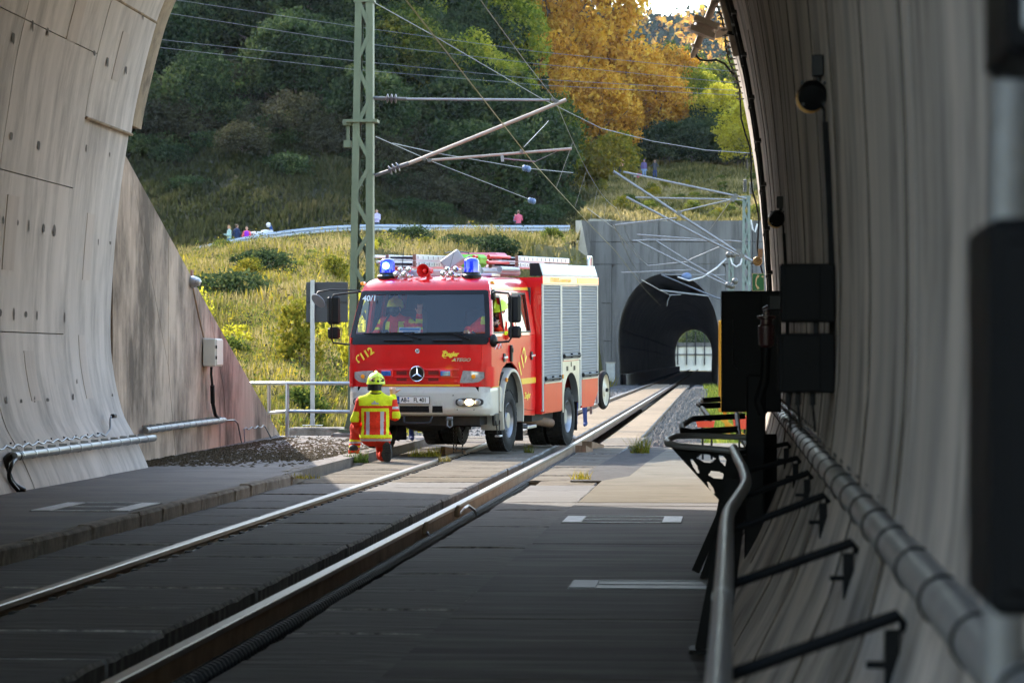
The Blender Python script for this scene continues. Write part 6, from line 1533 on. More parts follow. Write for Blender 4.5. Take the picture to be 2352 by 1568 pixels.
def hole(i, j):
    if not (0 <= i < NT and 0 <= j < NS): return True
    c = ((pts_[i][j][0] + pts_[i + 1][j + 1][0]) / 2, (pts_[i][j][1] + pts_[i + 1][j + 1][1]) / 2)
    return any(abs((c[0] - hx_) - .5 * (c[1] - hy_)) / w_ + abs(c[1] - hy_) / h_ * .6 < 1 and abs(c[1] - hy_) < h_ for hx_, hy_, w_, h_ in HO)
for i in range(NT):
    for j in range(NS):
        if hole(i, j): continue
        a_, b_, c_, d_ = i * (NS + 1) + j, i * (NS + 1) + j + 1, (i + 1) * (NS + 1) + j + 1, (i + 1) * (NS + 1) + j
        fs_ += [(a_, b_, c_, d_), (a_ + N_, d_ + N_, c_ + N_, b_ + N_)]
        for (e, f), (di, dj) in zip(((a_, b_), (b_, c_), (c_, d_), (d_, a_)), ((-1, 0), (0, 1), (1, 0), (0, -1))):
            if hole(i + di, j + dj): fs_.append((e, e + N_, f + N_, f))
mb.add(vf + vb, fs_)
mb.build('gusset', MAT['black'], RK)
mb = MB(); mb.tube([PR(x, y, Y) for x, y, Y in ((1722, 1038, 20.1), (1560, 1024, 20.1), (1533, 1018, 20.2), (1531, 1010, 20.6), (1552, 1001, 21.4), (1600, 1000, 21.6), (1722, 1004, 21.6))], .022, 8); mb.build('tube_frame', MAT['tube_grey'], RK, 60)
mb = MB(); mb.tube([PR(x, y, Y) for x, y, Y in ((1695, 985, 23.5), (1590, 992, 23.5), (1568, 988, 23.6), (1566, 976, 24.2), (1588, 962, 25.2), (1610, 960, 25.4), (1712, 955, 25.4))], .026, 8); mb.tube([PR(x, y, Y) for x, y, Y in ((1692, 950, 25), (1697, 1000, 23.4), (1720, 1030, 20.2))], .02, 8); mb.build('tube_frame', MAT['black'], RK, 60)
mb = MB(); mb.tube([PR(x, y, Y) for x, y, Y in ((1655, 930, 29), (1612, 932, 29), (1605, 928, 29.3), (1610, 920, 30), (1655, 916, 30))], .028, 8); mb.tube([PR(x, y, Y) for x, y, Y in ((1612, 936, 29), (1632, 962, 26))], .022, 8); mb.build('tube_frame', MAT['black'], RK, 60)
for a, b in (((1664, 1160), (1597, 1312)), ((1668, 1180), (1612, 1340)), ((1724, 1040), (1735, 1320))):
    mb = MB(); mb.bar(PR(*a, 20.2), PR(*b, 20.2), .055, .03, up=(0, 1, 0)); mb.build('leg', MAT['black'], RK)
mb = MB(); mb.box(PR(1755, 1160, 19.0), (.16, .06, .9)); mb.build('back_plate', MAT['black'], RK)
# dark boxes nearest the camera at the right edge
for k, (Y_, x0, x1, z0, z1, lab) in enumerate([(3.15, .265, .42, 1.115, 1.53, 'big blurred black box at the right edge in the foreground'), (3.15, .285, .40, 1.70, 2.1, 'blurred dark box at the top right corner')]):
    t = thing('near_box', lab, 'box', (x1, Y_, z0), 0, 'blurred boxes beside the camera'); mb = MB(); mb.box(((x0 - x1) / 2, .15, (z1 - z0) / 2), (x1 - x0, .3, z1 - z0), bev=.01); mb.build('housing', MAT['black'], t); mb = MB(); mb.box(((x0 - x1) / 2, -.004, (z1 - z0) / 2), (x1 - x0 - .03, .008, z1 - z0 - .05), bev=.003); mb.build('lid', MAT['black'] if k == 0 else MAT['galv'], t)
t = thing('near_pipe', 'blurred pale upright pipe on the wall at the right edge', 'pipe', (.345, 3.9, .9)); mb = MB(); mb.tube([(0, 0, -.1), (0, 0, .35), (.01, 0, .75), (.02, 0, 1.0)], .026, 12); mb.build('pipe', MAT['conduit_grey'], t, 60); mb = MB(); mb.box((.03, 0, .3), (.05, .09, .03)); mb.build('clamp', MAT['black'], t)
# ------------------------------------------------------------------ second tunnel
M('portal', (.155, .146, .14), .9, var=.22, vscale=.6, stretch=(1.5, 1, .35), bump=.2, bscale=8, dirt=(.075, .07, .066), dscale=.6, dlo=.46, dhi=.64, dstretch=(2.5, 1, .22))
M('portal_pale', (.42, .37, .30), .9, var=.15, vscale=1.5)
M('bore', (.11, .095, .08), .9, var=.35, vscale=.5, stretch=(1, .25, 1))
M('retaining', (.80, .76, .66), .9, var=.1, vscale=.4)
YP = 196.5
acx = -4.26
arch2 = [(-3.20, -.4), (-3.25, 1.0), (-3.32, 2.4), (-3.28, 3.4), (-3.05, 4.6), (-2.6, 5.6), (-1.95, 6.4), (-1.1, 6.95), (0, 7.18)]
arch2 = arch2 + [(-x, z) for x, z in arch2[-2::-1]]
A2 = catmull(arch2, 3)
port = thing('portal_wall', 'grey concrete portal wall of the second tunnel across the cutting', 'wall', (acx, YP, 0))
def pwall(x0, x1, z0, z1, name='wall_panel'):
    mb = MB(); mb.box(((x0 + x1) / 2 - acx, .75, (z0 + z1) / 2), (x1 - x0 - .02, 1.5, z1 - z0 - .02)); return mb.build(name, MAT['portal'], port)
mb = MB(); front = []; top = []
xs_ = [p[0] for p in A2]; 
T = [(max(-3.6, min(3.6, x * 1.085)), 7.75) for x, z in A2]
T = []
for i, (x, z) in enumerate(A2):
    f = i / (len(A2) - 1)
    if f < .3: T.append((-3.7, -.4 + (7.75 + .4) * f / .3))
    elif f <= .7: T.append((-3.7 + 7.4 * (f - .3) / .4, 7.75))
    else: T.append((3.7, 7.75 - (7.75 + .4) * (f - .7) / .3))
mb.grid([[(x, 0, z) for x, z in T], [(x, 0, z) for x, z in A2], [(x, 1.5, z) for x, z in A2], [(x, 1.5, z) for x, z in T]])
mb.build('arch_panel', MAT['portal'], port, 30)
mb = MB(); mb.grid([[(x, -.06, z) for x, z in A2], [(x * 1.045, -.06, z * 1.02) for x, z in A2], [(x * 1.045, .0, z * 1.02) for x, z in A2]]); mb.grid([[(x, -.06, z) for x, z in A2], [(x, .2, z) for x, z in A2]]); mb.build('arch_ring', MAT['portal'], port, 40)
for k, (z0, z1) in enumerate(((-.4, 2.72), (2.74, 5.2), (5.22, 7.74))):
    pwall(-10.3, -3.72 + acx, z0, z1); pwall(3.72 + acx, 1.2, z0, z1); pwall(1.22, 7.5, z0, z1)
for z0, z1 in ((7.76, 9.2), (9.22, 10.6)):
    pwall(-10.3, -4.9, z0, z1); pwall(-4.88, 1.2, z0, z1); pwall(1.22, 7.5, z0, z1)
mb = MB(); mb.prism([(-10.3 - acx - .02, -.25, 10.62), (-9.75 - acx, -.25, 10.62), (-8.7 - acx, -.25, 6.0), (-8.35 - acx, -.25, -.4), (-10.3 - acx - .02, -.25, -.4)], (0, .24, 0)); 
mb.build('sloping_buttress', MAT['portal'], port)
mb = MB(); mb.prism([(-10.32 - acx, -.5, 10.6), (-9.95 - acx, -.5, 10.6), (-9.2 - acx, -.5, 6.5), (-9.3 - acx, -.5, 4.0), (-10.32 - acx, -.5, 4.0)], (0, .23, 0)); mb.build('lit_return', MAT['portal_pale'], port)  # lit side of the wall end, its light put into the pale colour
mb = MB(); mb.grid([[(x * 1.05, .3, z * 1.02) for x, z in A2], [(x * .0 + (-6.0 if x < -3 else 11.6 if x > 3 else x * 2), .3, 10.55 if abs(x) < 3.1 else z) for x, z in A2]]); mb.build('wall_core', MAT['joint'], port)
bore = thing('tunnel_bore', 'dark tube of the second tunnel with daylight at its end', 'tunnel', (0, 198, 0))
mb = MB(); yy = [198.0, 215, 240, 280, 330, 390, 450, 500, 548]
def ctr(y): return -3.44 + bend(y)
rows = [[(ctr(y) + x - (0 if y > 210 else (ctr(198) - acx) * 1), y - 198, z) for x, z in A2] for y in yy]; mb.grid(rows)
mb.grid([[(x * 1.12 + ctr(y), y - 198, z * 1.06) for x, z in A2] for y in yy][::-1])
mb.build('bore_lining', MAT['bore'], bore, 50)
mb = MB(); mb.grid([[(ctr(y) - 3.3, y - 198, -.32), (ctr(y) + 3.3, y - 198, -.32)] for y in yy]); mb.build('bore_floor', MAT['trough'], bore)
mb = MB(); mb.grid([[(ctr(y) - 3.2, y - 198, -.3), (ctr(y) - 3.2, y - 198, .55), (ctr(y) - 2.5, y - 198, .55), (ctr(y) - 2.5, y - 198, -.3)] for y in yy]); mb.build('bore_walkway', MAT['portal_pale'], bore)
mb = MB()
for z in (2.4, 3.6): mb.grid([[(ctr(y) - 3.22, y - 198, z), (ctr(y) - 3.12, y - 198, z + .1)] for y in yy])
mb.build('bore_cables', MAT['joint'], bore)
# beyond the far end
t = thing('pillared_wall', 'pale retaining wall with dark pillars seen through the second tunnel', 'wall', (-9, 640, 0))
mb = MB(); mb.box((0, 0, 2.0), (44, 1.0, 5.0)); mb.build('wall', MAT['retaining'], t)
for k in range(22):
    mb = MB(); mb.box((-20 + k * 1.9, -.75, 4.2), (.24, .5, 7.0)); mb.build('pillar', MAT['steel_dark'], t)
mb = MB(); mb.box((0, -.6, 2.9), (44, .3, .25)); mb.box((0, -.6, 5.0), (44, .3, .9)); mb.build('beam', MAT['portal'], t)
t = thing('track_cabinet', 'small pale grey electrical cabinet beside the second tunnel mouth', 'cabinet', (at(1402, 866, Y=190).x, 190, -.1)); mb = MB(); mb.box((0, 0, .8), (.55, .4, 1.2), bev=.03); mb.build('housing', MAT['galv'], t); mb = MB(); mb.box((0, 0, 1.42), (.62, .46, .06)); mb.build('lid', MAT['portal_pale'], t); mb = MB(); mb.box((0, 0, .1), (.4, .3, .3)); mb.build('plinth', MAT['portal'], t)

# ------------------------------------------------------------------ ground
def sstep(a, b, x): t = np.clip((x - a) / (b - a), 0, 1); return t * t * (3 - 2 * t)
def wob(X, Y): return .35 * np.sin(X * .31 + 1.3 * np.sin(Y * .07)) * np.sin(Y * .11 + .8) + .16 * np.sin(X * .9 + Y * .37) + .10 * np.sin(X * 1.7 - Y * .9)
def Yroad(X): return 193.0 - .014 * np.minimum(X + 10, 0) ** 2
def zroad(X): return np.maximum(9.3 - .013 * np.maximum(0, -22 - X) ** 2, 3.0)
def terrain(X, Y):
    X = np.asarray(X, float); Y = np.asarray(Y, float)
    yr, zr = Yroad(X), zroad(X)
    t = np.clip((Y - 56) / (yr - 4 - 56), 0, 1)
    z = -.35 + (zr + .25) * t ** .92 + wob(X, Y) * np.clip(t * 6, 0, 1) * np.clip((yr - 4 - Y) / 10, 0, 1)
    up = np.clip(Y - (yr + 1.8), 0, None)
    s_ = .40 - .29 * sstep(-34, -12, X)
    hill = s_ * np.minimum(up, 140) + .05 * np.clip(up - 140, 0, 200)
    z = np.where(Y > yr - 4, zr + hill + wob(X, Y) * np.clip(up / 8, 0, 1.6), z)
    k = .62 + 6 * sstep(150, 182, Y)
    cut = -.35 + np.maximum(0, (-8.3 - X)) * k
    z = np.minimum(z, cut + np.where(Y > 197.2, 60, 0))
    # right bank and trench
    right = -.35 + np.maximum(0, X - 2.0) * .25
    z = np.where((X > -8.3) & (Y < 197.2), np.minimum(right, 3.0), z)
    over = 10.45 + np.minimum(.112 * (Y - 197.2), 14) * (1 - sstep(14, 45, X)) - 8 * sstep(14, 45, X) + wob(X, Y) * .8  # unseen hill at far right lowered so the truck side reflects sky
    z = np.where((X > -10.3) & (Y >= 197.2), over * sstep(-14, -10, X) + z * (1 - sstep(-14, -10, X)), z)
    return z
M('meadow', (.085, .088, .026), .95, spec=.03, col2=(.17, .145, .055), var=.4, vscale=.5, dirt=(.055, .042, .02), dscale=.25, dlo=.45, dhi=.68, bump=.5, bscale=4)
gx = np.concatenate([np.arange(-190, -60, 6.), np.arange(-60, -8.4, 1.4), [-8.3, -7.0, -5.2, -4, -2.5, -1, .6, 2.0, 4, 7, 12, 20, 40, 80, 150]])
gy = np.concatenate([[54.0], np.arange(55.5, 196, 1.6), [196.6, 198.1], np.arange(199.5, 340, 3.2), np.arange(345, 540, 12), [547.9]])
GX, GY = np.meshgrid(gx, gy, indexing='ij'); GZ = terrain(GX, GY)
nx_, ny_ = GX.shape
V = np.stack([GX, GY, GZ], -1).reshape(-1, 3)
F_ = []; FU = []
for i in range(nx_ - 1):
    for j in range(ny_ - 1):
        if gy[j] < 198.2 and gy[j + 1] > 196.55 and gx[i] >= -10.9 and gx[i + 1] <= 7.5: continue
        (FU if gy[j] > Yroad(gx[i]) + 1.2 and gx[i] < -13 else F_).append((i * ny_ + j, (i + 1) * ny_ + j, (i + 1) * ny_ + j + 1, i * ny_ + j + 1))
me = bpy.data.meshes.new('ground'); me.from_pydata(V.tolist(), [], F_); me.materials.append(MAT['meadow']); me.polygons.foreach_set('use_smooth', [True] * len(F_)); me.update()
o = link(bpy.data.objects.new('ground', me)); o['kind'] = 'structure'
M('slope_ground_shaded', (.026, .030, .017), .95, spec=.03, col2=(.05, .045, .026), var=.4, vscale=.4, bump=.5, bscale=3)  # shade of the upper slope is put into this dark ground colour
me = bpy.data.meshes.new('hillside'); me.from_pydata(V.tolist(), [], FU); me.materials.append(MAT['slope_ground_shaded']); me.polygons.foreach_set('use_smooth', [True] * len(FU)); me.update()
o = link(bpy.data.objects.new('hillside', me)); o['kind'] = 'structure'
# ground beyond the hill, round and behind the tunnel
mb = MB(); mb.add([(-3000, -3000, -.7), (3000, -3000, -.7), (3000, 4000, -.7), (-3000, 4000, -.7)], [(0, 1, 2, 3)]); o = mb.build('terrain', MAT['meadow']); o['kind'] = 'structure'
# ballast beside the track
M('ballast', (.10, .092, .088), .9, spec=.05, var=.4, vscale=9, rnd=.0)
mb = MB()
for (x0, x1, x2, x3, y0, y1) in ((-1.75, -1.40, -.85, -.40, 53, 196.5), (-7.2, -6.3, -4.6, -4.55, 54, 196.5)):
    ysb = np.linspace(y0, y1, 40); mb.grid([[(x + bend(y), y, z) for x, z in zip((x0, x1, x2, x3), (-.30, -.13, -.16, -.36))] for y in ysb])
o = mb.build('ballast_bed', MAT['ballast']); o['kind'] = 'structure'
mb = MB(); r2 = random.Random(5)
octa = [(1, 0, 0), (0, 1, 0), (-1, 0, 0), (0, -1, 0), (0, 0, 1)]
for k in range(5200):
    y = 53.5 + (r2.random() ** 2.0) * 110; x = r2.uniform(-1.7, -.6) if r2.random() < .8 else r2.uniform(-6.9, -4.7)
    s_ = r2.uniform(.035, .07) * (1 + y / 180); b_ = bend(y); z = -.15 + r2.uniform(-.02, .02) if x > -1.4 else -.2
    if x < -4: z = -.16
    a = r2.uniform(0, 6.28); ca, sa = math.cos(a), math.sin(a)
    mb.add([(x + b_ + s_ * (p[0] * ca - p[1] * sa) * r2.uniform(.6, 1.1), y + s_ * (p[0] * sa + p[1] * ca) * r2.uniform(.7, 1.2), z + s_ * .9 * p[2]) for p in octa], [(0, 1, 4), (1, 2, 4), (2, 3, 4), (3, 0, 4)])
o = mb.build('ballast_stones', M('ballast_stone', (.14, .122, .105), .9, spec=.05, var=.5, vscale=2.5)); tag(o, 'grey crushed stone ballast beside the track', 'ballast', kind='stuff')
# road with guard rail
M('road', (.12, .112, .108), .9, spec=.05, var=.15, vscale=1)
xs_ = np.linspace(-70, -10.4, 60)
mb = MB(); mb.grid([[(x, Yroad(x) + d, float(zroad(x)) + .06) for d in (-1.2, .9)] for x in xs_]); o = mb.build('hill_road', MAT['road']); o['kind'] = 'structure'
gr = thing('guard_rail', 'blue grey steel guard rail along the hillside road', 'guard rail', (-30, 190, 9))
xg = np.linspace(-46, -10.4, 48)
def gp(x, dz, dy=0): return Vector((x, Yroad(x) - 2.1 + dy, float(zroad(x)) + dz)) - gr.location
M('guard_steel', (.33, .38, .47), .42, metal=.45, var=.1, vscale=2)
mb = MB(); mb.grid([[gp(x, z, d) for z, d in ((.36, 0), (.42, -.06), (.50, -.06), (.56, 0), (.62, -.06), (.70, -.06), (.76, 0))] for x in xg]); mb.build('beam', MAT['guard_steel'], gr, 30)
x = -45.0
while x < -10.6:
    mb = MB(); p = gp(x, -.1, .06); mb.bar(p, p + Vector((0, 0, .82)), .10, .12, up=(0, 1, 0)); mb.build('post', MAT['guard_steel'], gr); x += 2.3

# ------------------------------------------------------------------ onlookers on the hill
def figure(label, loc, face, top, legs, hair, pose='stand', s_=1.0, arms='down', vest=None, long_hair=False, group='onlookers on the hillside', cap=None, bare_legs=False):
    t = thing('person', label, 'person', loc, face, group)
    hipz, shz = .88, 1.42
    if pose == 'sit':
        hipz = .48; shz = 1.02
    L_ = [((0, 0, hipz), (0, .0, hipz + .25), .145, .135, (1.12, .85, 1)), ((0, 0, hipz + .25), (0, 0, shz - .03), .15, .13, (1.2, .8, 1)), ((-.17, 0, shz - .02), (.17, 0, shz - .02), .062, .062), ((0, 0, shz), (0, .02, shz + .12), .055, .05)]
    if pose == 'stand':
        for q in (-1, 1): L_ += [((q * .085, 0, hipz), (q * .10, .03, .48), .088, .062), ((q * .10, .03, .48), (q * .11, 0, .09), .06, .045), ((q * .11, 0, .06), (q * .12, .13, .045), .045, .038)]
    else:
        for q in (-1, 1): L_ += [((q * .10, .02, hipz), (q * .20, .40, hipz + .05), .095, .075), ((q * .20, .40, hipz + .03), (q * .18, .44, .10), .07, .05), ((q * .18, .44, .07), (q * .2, .58, .05), .045, .04)]
    for q in (-1, 1):
        sh = (q * .19, 0, shz - .03)
        if arms == 'down': e, h_ = (q * .24, -.02, shz - .31), (q * .22, .06, shz - .56)
        elif arms == 'phone': e, h_ = (q * .24, .05, shz - .29), (q * .07, .30, shz - .24)
        elif arms == 'camera': e, h_ = (q * .30, .14, shz - .18), (q * .08, .20, shz + .16)
        elif arms == 'lap': e, h_ = (q * .27, .10, shz - .28), (q * .08, .32, shz - .42)
        elif arms == 'hips': e, h_ = (q * .34, -.05, shz - .27), (q * .19, .06, shz - .46)
        elif arms == 'chest': e, h_ = (q * .26, .08, shz - .27), (q * .03, .18, shz - .10)
        L_ += [(sh, e, .052, .044), (e, h_, .042, .033), (h_, tuple(Vector(h_) + (Vector(h_) - Vector(e)).normalized() * .09), .034, .025)]
    def paint(c):
        x, y, z = c.T; m = np.where(z > hipz + .06, 0, 1)
        if pose == 'sit': m = np.where((z > hipz + .10) | ((np.abs(y) < .12) & (z > hipz)), 0, 1); m = np.where((m == 1) & bare_legs & (z < hipz + .02) & (y > .3), 2, m)
        return m
    ms = [MAT['cloth_' + top], MAT['cloth_' + legs], MAT['skin']]
    me_ = sdf_mesh(L_, .028, .04, 'body', paint, ms); link(bpy.data.objects.new('body', me_), t)
    add_head(t, (0, .03, shz + .20), 0, hair, .022, long_hair=long_hair)
    if vest:
        vp = [((0, 0, hipz + .14), (0, 0, shz - .05), .152, .142, (1.17, .88, 1)), ((-.10, 0, shz - .02), (.10, 0, shz - .02), .066, .066)]
        link(bpy.data.objects.new('vest', sdf_mesh(vp, .026, .03, 'vest', None, [MAT['cloth_' + vest]])), t)
    if cap:
        mb = MB(); mb.ball((0, .02, shz + .275), (.092, .105, .06)); mb.box((0, .12, shz + .255), (.14, .12, .015)); mb.build('cap', MAT['cloth_' + cap], t, 60)
    t.scale = (s_, s_, s_)
    return t
def g3(x, Y): X = (x - 1685) / 6890 * Y; return Vector((X, Y, float(terrain(X, Y))))
def onroad(x, d=0.0):
    Y = 190.0
    for _ in range(6): Xw = at(x, 540, Y=Y).x; Y = float(Yroad(Xw)) + d
    return Vector((Xw, Y, float(zroad(Xw)) + .06))
figure('woman in teal top and blue jeans looking at a phone by the guard rail', onroad(527), R(215) - math.pi / 2, 'mint', 'jeans', 'hair_fair', arms='phone', long_hair=True)
figure('man in dark blue shirt with hands on hips beside the woman', onroad(544, .3), R(-35), 'navy', 'charcoal', 'hair_brown', arms='hips')
figure('person in purple vest over coral shirt sitting by the motorcycle', onroad(567, .0) + Vector((0, 0, .12)), math.pi, 'coral', 'shorts', 'hair_brown', 'sit', arms='lap', vest='purple', bare_legs=True)
figure('person in a white shirt standing close beside the green mast', onroad(866, 0), R(160), 'lilac', 'charcoal', 'hair_dark', arms='phone')
figure('person in a pink coat seen from behind over the guard rail', onroad(1191, .0), R(10), 'pinkcoat', 'shorts', 'hair_brown', arms='chest')
figure('small fair child held up beside the person in the pink coat', onroad(1184, .25) + Vector((0, 0, .55)), R(150), 'lightjean', 'shorts', 'hair_fair', s_=.55)
figure('child whose head just shows above the guard rail', onroad(1077, .2), R(180), 'charcoal', 'shorts', 'hair_brown', s_=.62)
def onhill(x, yfoot, Y0=250):
    # walk along the view line until it meets the hillside
    for Y in np.arange(200, 420, .5):
        p = at(x, yfoot, Y=float(Y))
        if p.z <= float(terrain(p.x, p.y)): return Vector((p.x, p.y, float(terrain(p.x, p.y))))
    p = at(x, yfoot, Y=Y0); return Vector((p.x, p.y, float(terrain(p.x, p.y))))
for lab, x, y, face, top, legs, hair, kw in [
    ('bare-chested looking person in peach top on the sunny slope', 1427, 409, R(170), 'peach', 'darkblue', 'hair_brown', dict(arms='chest')),
    ('person in dark jacket and cap standing on the sunny slope', 1479, 416, R(200), 'plum', 'lightjean', 'hair_dark', dict(arms='down', cap='plum')),
    ('person with raised arms photographing from the sunny slope', 1504, 417, R(180), 'charcoal', 'darkblue', 'hair_fair', dict(arms='camera'))]:
    p = onhill(x, y); figure(lab, p, face, top, legs, hair, s_=max(.9, min(1.35, p.y / 250)), **kw)
for lab, x, y, c in [('white bag lying left of the onlookers on the slope', 1410, 406, 'white_paint'), ('blue cool bag on the slope near the onlookers', 1448, 412, 'cloth_jeans'), ('pale striped bag on the slope between the onlookers', 1461, 413, 'cream'), ('pink bag on the slope beside the striped bag', 1468, 414, 'cloth_pinkcoat')]:
    p = onhill(x, y); t = thing('picnic_bag', lab, 'bag', p, 0, 'bags on the sunny slope'); mb = MB(); mb.box((0, 0, .25), (.42, .28, .5), bev=.05); mb.build('bag', MAT[c], t); mb = MB(); mb.tube([(-.1, 0, .48), (-.08, 0, .6), (.08, 0, .6), (.1, 0, .48)], .015, 5); mb.build('strap', MAT['ink'], t)
# motorcycle
p = onroad(603, .2); mc_ = thing('motorcycle', 'white and blue touring motorcycle parked by the guard rail', 'motorcycle', p, R(-50))
for y in (-.75, .75):
    mb = MB(); mb.lathe([(.24, -.05), (.30, -.06), (.33, 0), (.30, .06), (.24, .05)], (0, y, .33), (1, 0, 0), 20, cap=False); w_ = mb.build('wheel', MAT['tyre'], mc_, 40); mb = MB(); mb.lathe([(.0, -.03), (.24, -.03), (.24, .03), (0, .03)], (0, y, .33), (1, 0, 0), 16, cap=False); mb.build('rim', MAT['rim'], w_)
mb = MB(); mb.box((0, 0, .45), (.32, .7, .4), bev=.06); mb.bar((0, .72, .35), (0, .45, 1.0), .16, .06); mb.build('engine', MAT['steel_dark'], mc_)
mb = MB(); mb.ball((0, .25, .90), (.24, .42, .22)); mb.box((0, .62, .95), (.36, .25, .35), (R(20), 0, 0), bev=.08); mb.ball((0, -.55, .88), (.16, .35, .10)); mb.build('fairing', MAT['white_paint'], mc_, 50)
mb = MB(); mb.box((0, -.2, .90), (.28, .7, .10), bev=.04); mb.build('saddle', MAT['ink'], mc_)
mb = MB(); mb.box((0, .62, 1.25), (.34, .03, .36), (R(25), 0, 0), bev=.01); mb.build('windshield', MAT['blue_glass'], mc_)
mb = MB(); mb.tube([(-.46, .30, 1.12), (-.2, .45, 1.10), (.2, .45, 1.10), (.46, .30, 1.12)], .025, 6); mb.build('handlebar', MAT['ink'], mc_)
for s_ in (-1, 1): mb = MB(); mb.box((s_ * .40, -.6, .75), (.24, .5, .42), bev=.04); mb.build('pannier', MAT['white_paint'], mc_)
mb = MB(); mb.ball((.05, .42, 1.42), (.14, .16, .16)); o = mb.build('motorcycle_helmet', MAT['white_paint'], None, 60); o.location = mc_.location; o.rotation_euler = mc_.rotation_euler; tag(o, 'white motorcycle helmet resting on the handlebar', 'helmet')
mb = MB(); mb.grid([[(.05 + .145 * math.sin(a), .42 + .165 * math.cos(a), z) for a in np.linspace(-1.2, 1.2, 9)] for z in (1.46, 1.39)]); mb.build('visor', MAT['ink'], o)

# two people standing on the far side of the engine
figure('person in dark jeans partly seen under the fire engine', at(930, 1013, z=.05), R(190), 'navy', 'navy', 'hair_dark', group='people beyond the engine')
figure('person in blue trousers standing on the track behind the engine', at(1333, 980, z=-.03), R(170), 'darkblue', 'darkblue', 'hair_brown', vest='lightjean', group='people beyond the engine')
# ------------------------------------------------------------------ vegetation
leaf_mat('leaf_orange', (.24, .10, .018), (.62, .31, .035), (.76, .52, .08), .5)
leaf_mat('verge_green', (.05, .085, .014), (.12, .16, .028), (.26, .26, .045), .5)
leaf_mat('leaf_yellow', (.22, .20, .02), (.50, .44, .035), (.62, .56, .07), .5)
leaf_mat('leaf_lime', (.08, .12, .016), (.22, .25, .03), (.48, .43, .05), .55)
leaf_mat('leaf_green', (.035, .058, .016), (.10, .13, .026), (.30, .28, .045), .55)
leaf_mat('leaf_dark', (.020, .034, .016), (.042, .066, .028), (.10, .12, .042), .45)
leaf_mat('leaf_brown', (.028, .030, .018), (.052, .050, .029), (.09, .085, .042), .4)
leaf_mat('needle', (.010, .022, .012), (.018, .038, .020), (.035, .058, .026), .25)
leaf_mat('grass_gold', (.075, .078, .022), (.20, .165, .058), (.38, .295, .135), .5, .12)
leaf_mat('grass_shaded', (.026, .030, .013), (.045, .05, .019), (.075, .068, .03), .4, .12)  # dark tones carry the shade of the slope above the road
leaf_mat('herb', (.085, .105, .016), (.22, .19, .024), (.44, .32, .035), .5, .5)
M('bark', (.085, .065, .05), .95, var=.3, vscale=4, stretch=(3, 3, .5))

def leaf_quads(C, size, g, flat=0.0, asp=.62):
    """C: centres (n,3) -> vertex/face arrays of randomly turned leaf quads"""
    n = len(C); d = g.normal(size=(n, 3)); d[:, 2] *= (1 - flat); d /= np.linalg.norm(d, axis=1)[:, None]
    a = np.cross(d, g.normal(size=(n, 3))); a /= np.linalg.norm(a, axis=1)[:, None]; b = np.cross(d, a)
    s_ = (size * g.uniform(.6, 1.35, n))[:, None]
    V = np.stack([C - a * s_ * .5, C + b * s_ * asp * .5, C + a * s_ * .5, C - b * s_ * asp * .5], 1).reshape(-1, 3)
    return V
def fast_mesh(name, V, k, mat):
    n = len(V) // k; me = bpy.data.meshes.new(name); me.vertices.add(len(V)); me.vertices.foreach_set('co', V.astype(np.float32).ravel())
    me.loops.add(n * k); me.loops.foreach_set('vertex_index', np.arange(n * k, dtype=np.int32)); me.polygons.add(n)
    me.polygons.foreach_set('loop_start', np.arange(0, n * k, k, dtype=np.int32)); me.polygons.foreach_set('loop_total', np.full(n, k, np.int32))
    me.materials.append(mat); me.update(calc_edges=True); return me
def crown_pts(g, n, rx, rz, zc, nclump, tight=.20, power=.55, base_cut=-.75):
    P = g.normal(size=(nclump * 4, 3)); P /= np.linalg.norm(P, axis=1)[:, None]; P = P[P[:, 2] > base_cut][:nclump]
    r_ = g.uniform(0, 1, len(P)) ** power * g.uniform(.8, 1.12, len(P)); cl = P * r_[:, None] * np.array([rx, rx, rz]) + np.array([0, 0, zc])
    w = g.integers(0, len(cl), n); sp = tight * rx * g.uniform(.5, 1.3, len(cl))[w]
    q = g.normal(size=(n, 3)); q /= np.linalg.norm(q, axis=1)[:, None]; q *= (g.uniform(0, 1, n) ** .45)[:, None]; q[:, 2] *= .75
    C = cl[w] + q * sp[:, None]
    m = int(n * .42); P = g.normal(size=(m, 3)); P /= np.linalg.norm(P, axis=1)[:, None]; P[:, 2] = np.where(P[:, 2] < base_cut, -P[:, 2], P[:, 2]); lump = 1 + .16 * np.sin(P[:, 0] * 5 + P[:, 2] * 4) * np.cos(P[:, 1] * 6 + 1)
    C[:m] = P * (g.uniform(.35, 1.0, m) ** .5 * lump)[:, None] * np.array([rx, rx, rz]) * .98 + np.array([0, 0, zc])
    return C, cl
def tree_meshes(seed, h, rx, rz, zc, nleaf, size, mat, nclump=70, trunk_r=.22, limbs=9, tight=.2):
    g = np.random.default_rng(seed); r_ = random.Random(seed)
    C, cl = crown_pts(g, nleaf, rx, rz, zc, nclump, tight); crown = fast_mesh('crown', leaf_quads(C, size, g), 4, mat)
    mb = MB(); top = zc + rz * .45
    pts = [(r_.uniform(-.05, .05) * i, r_.uniform(-.05, .05) * i, top * i / 6) for i in range(7)]; mb.tube(pts, [trunk_r * (1 - .13 * i) for i in range(7)], 7)
    for k in range(limbs):
        e = cl[r_.randrange(len(cl))]; z0 = r_.uniform(.25, .75) * min(top, max(e[2], .6)); b = Vector((0, 0, z0)); m_ = b.lerp(Vector(e), .5) + Vector((0, 0, r_.uniform(-.1, .3) * rx * .3))
        mb.tube([b, m_, e], [trunk_r * .45, trunk_r * .28, trunk_r * .10], 5)
    return mb.mesh('trunk', MAT['bark'], 60), crown
PROTO = {}
def proto(key, *a, **k): PROTO[key] = tree_meshes(*a, **k)
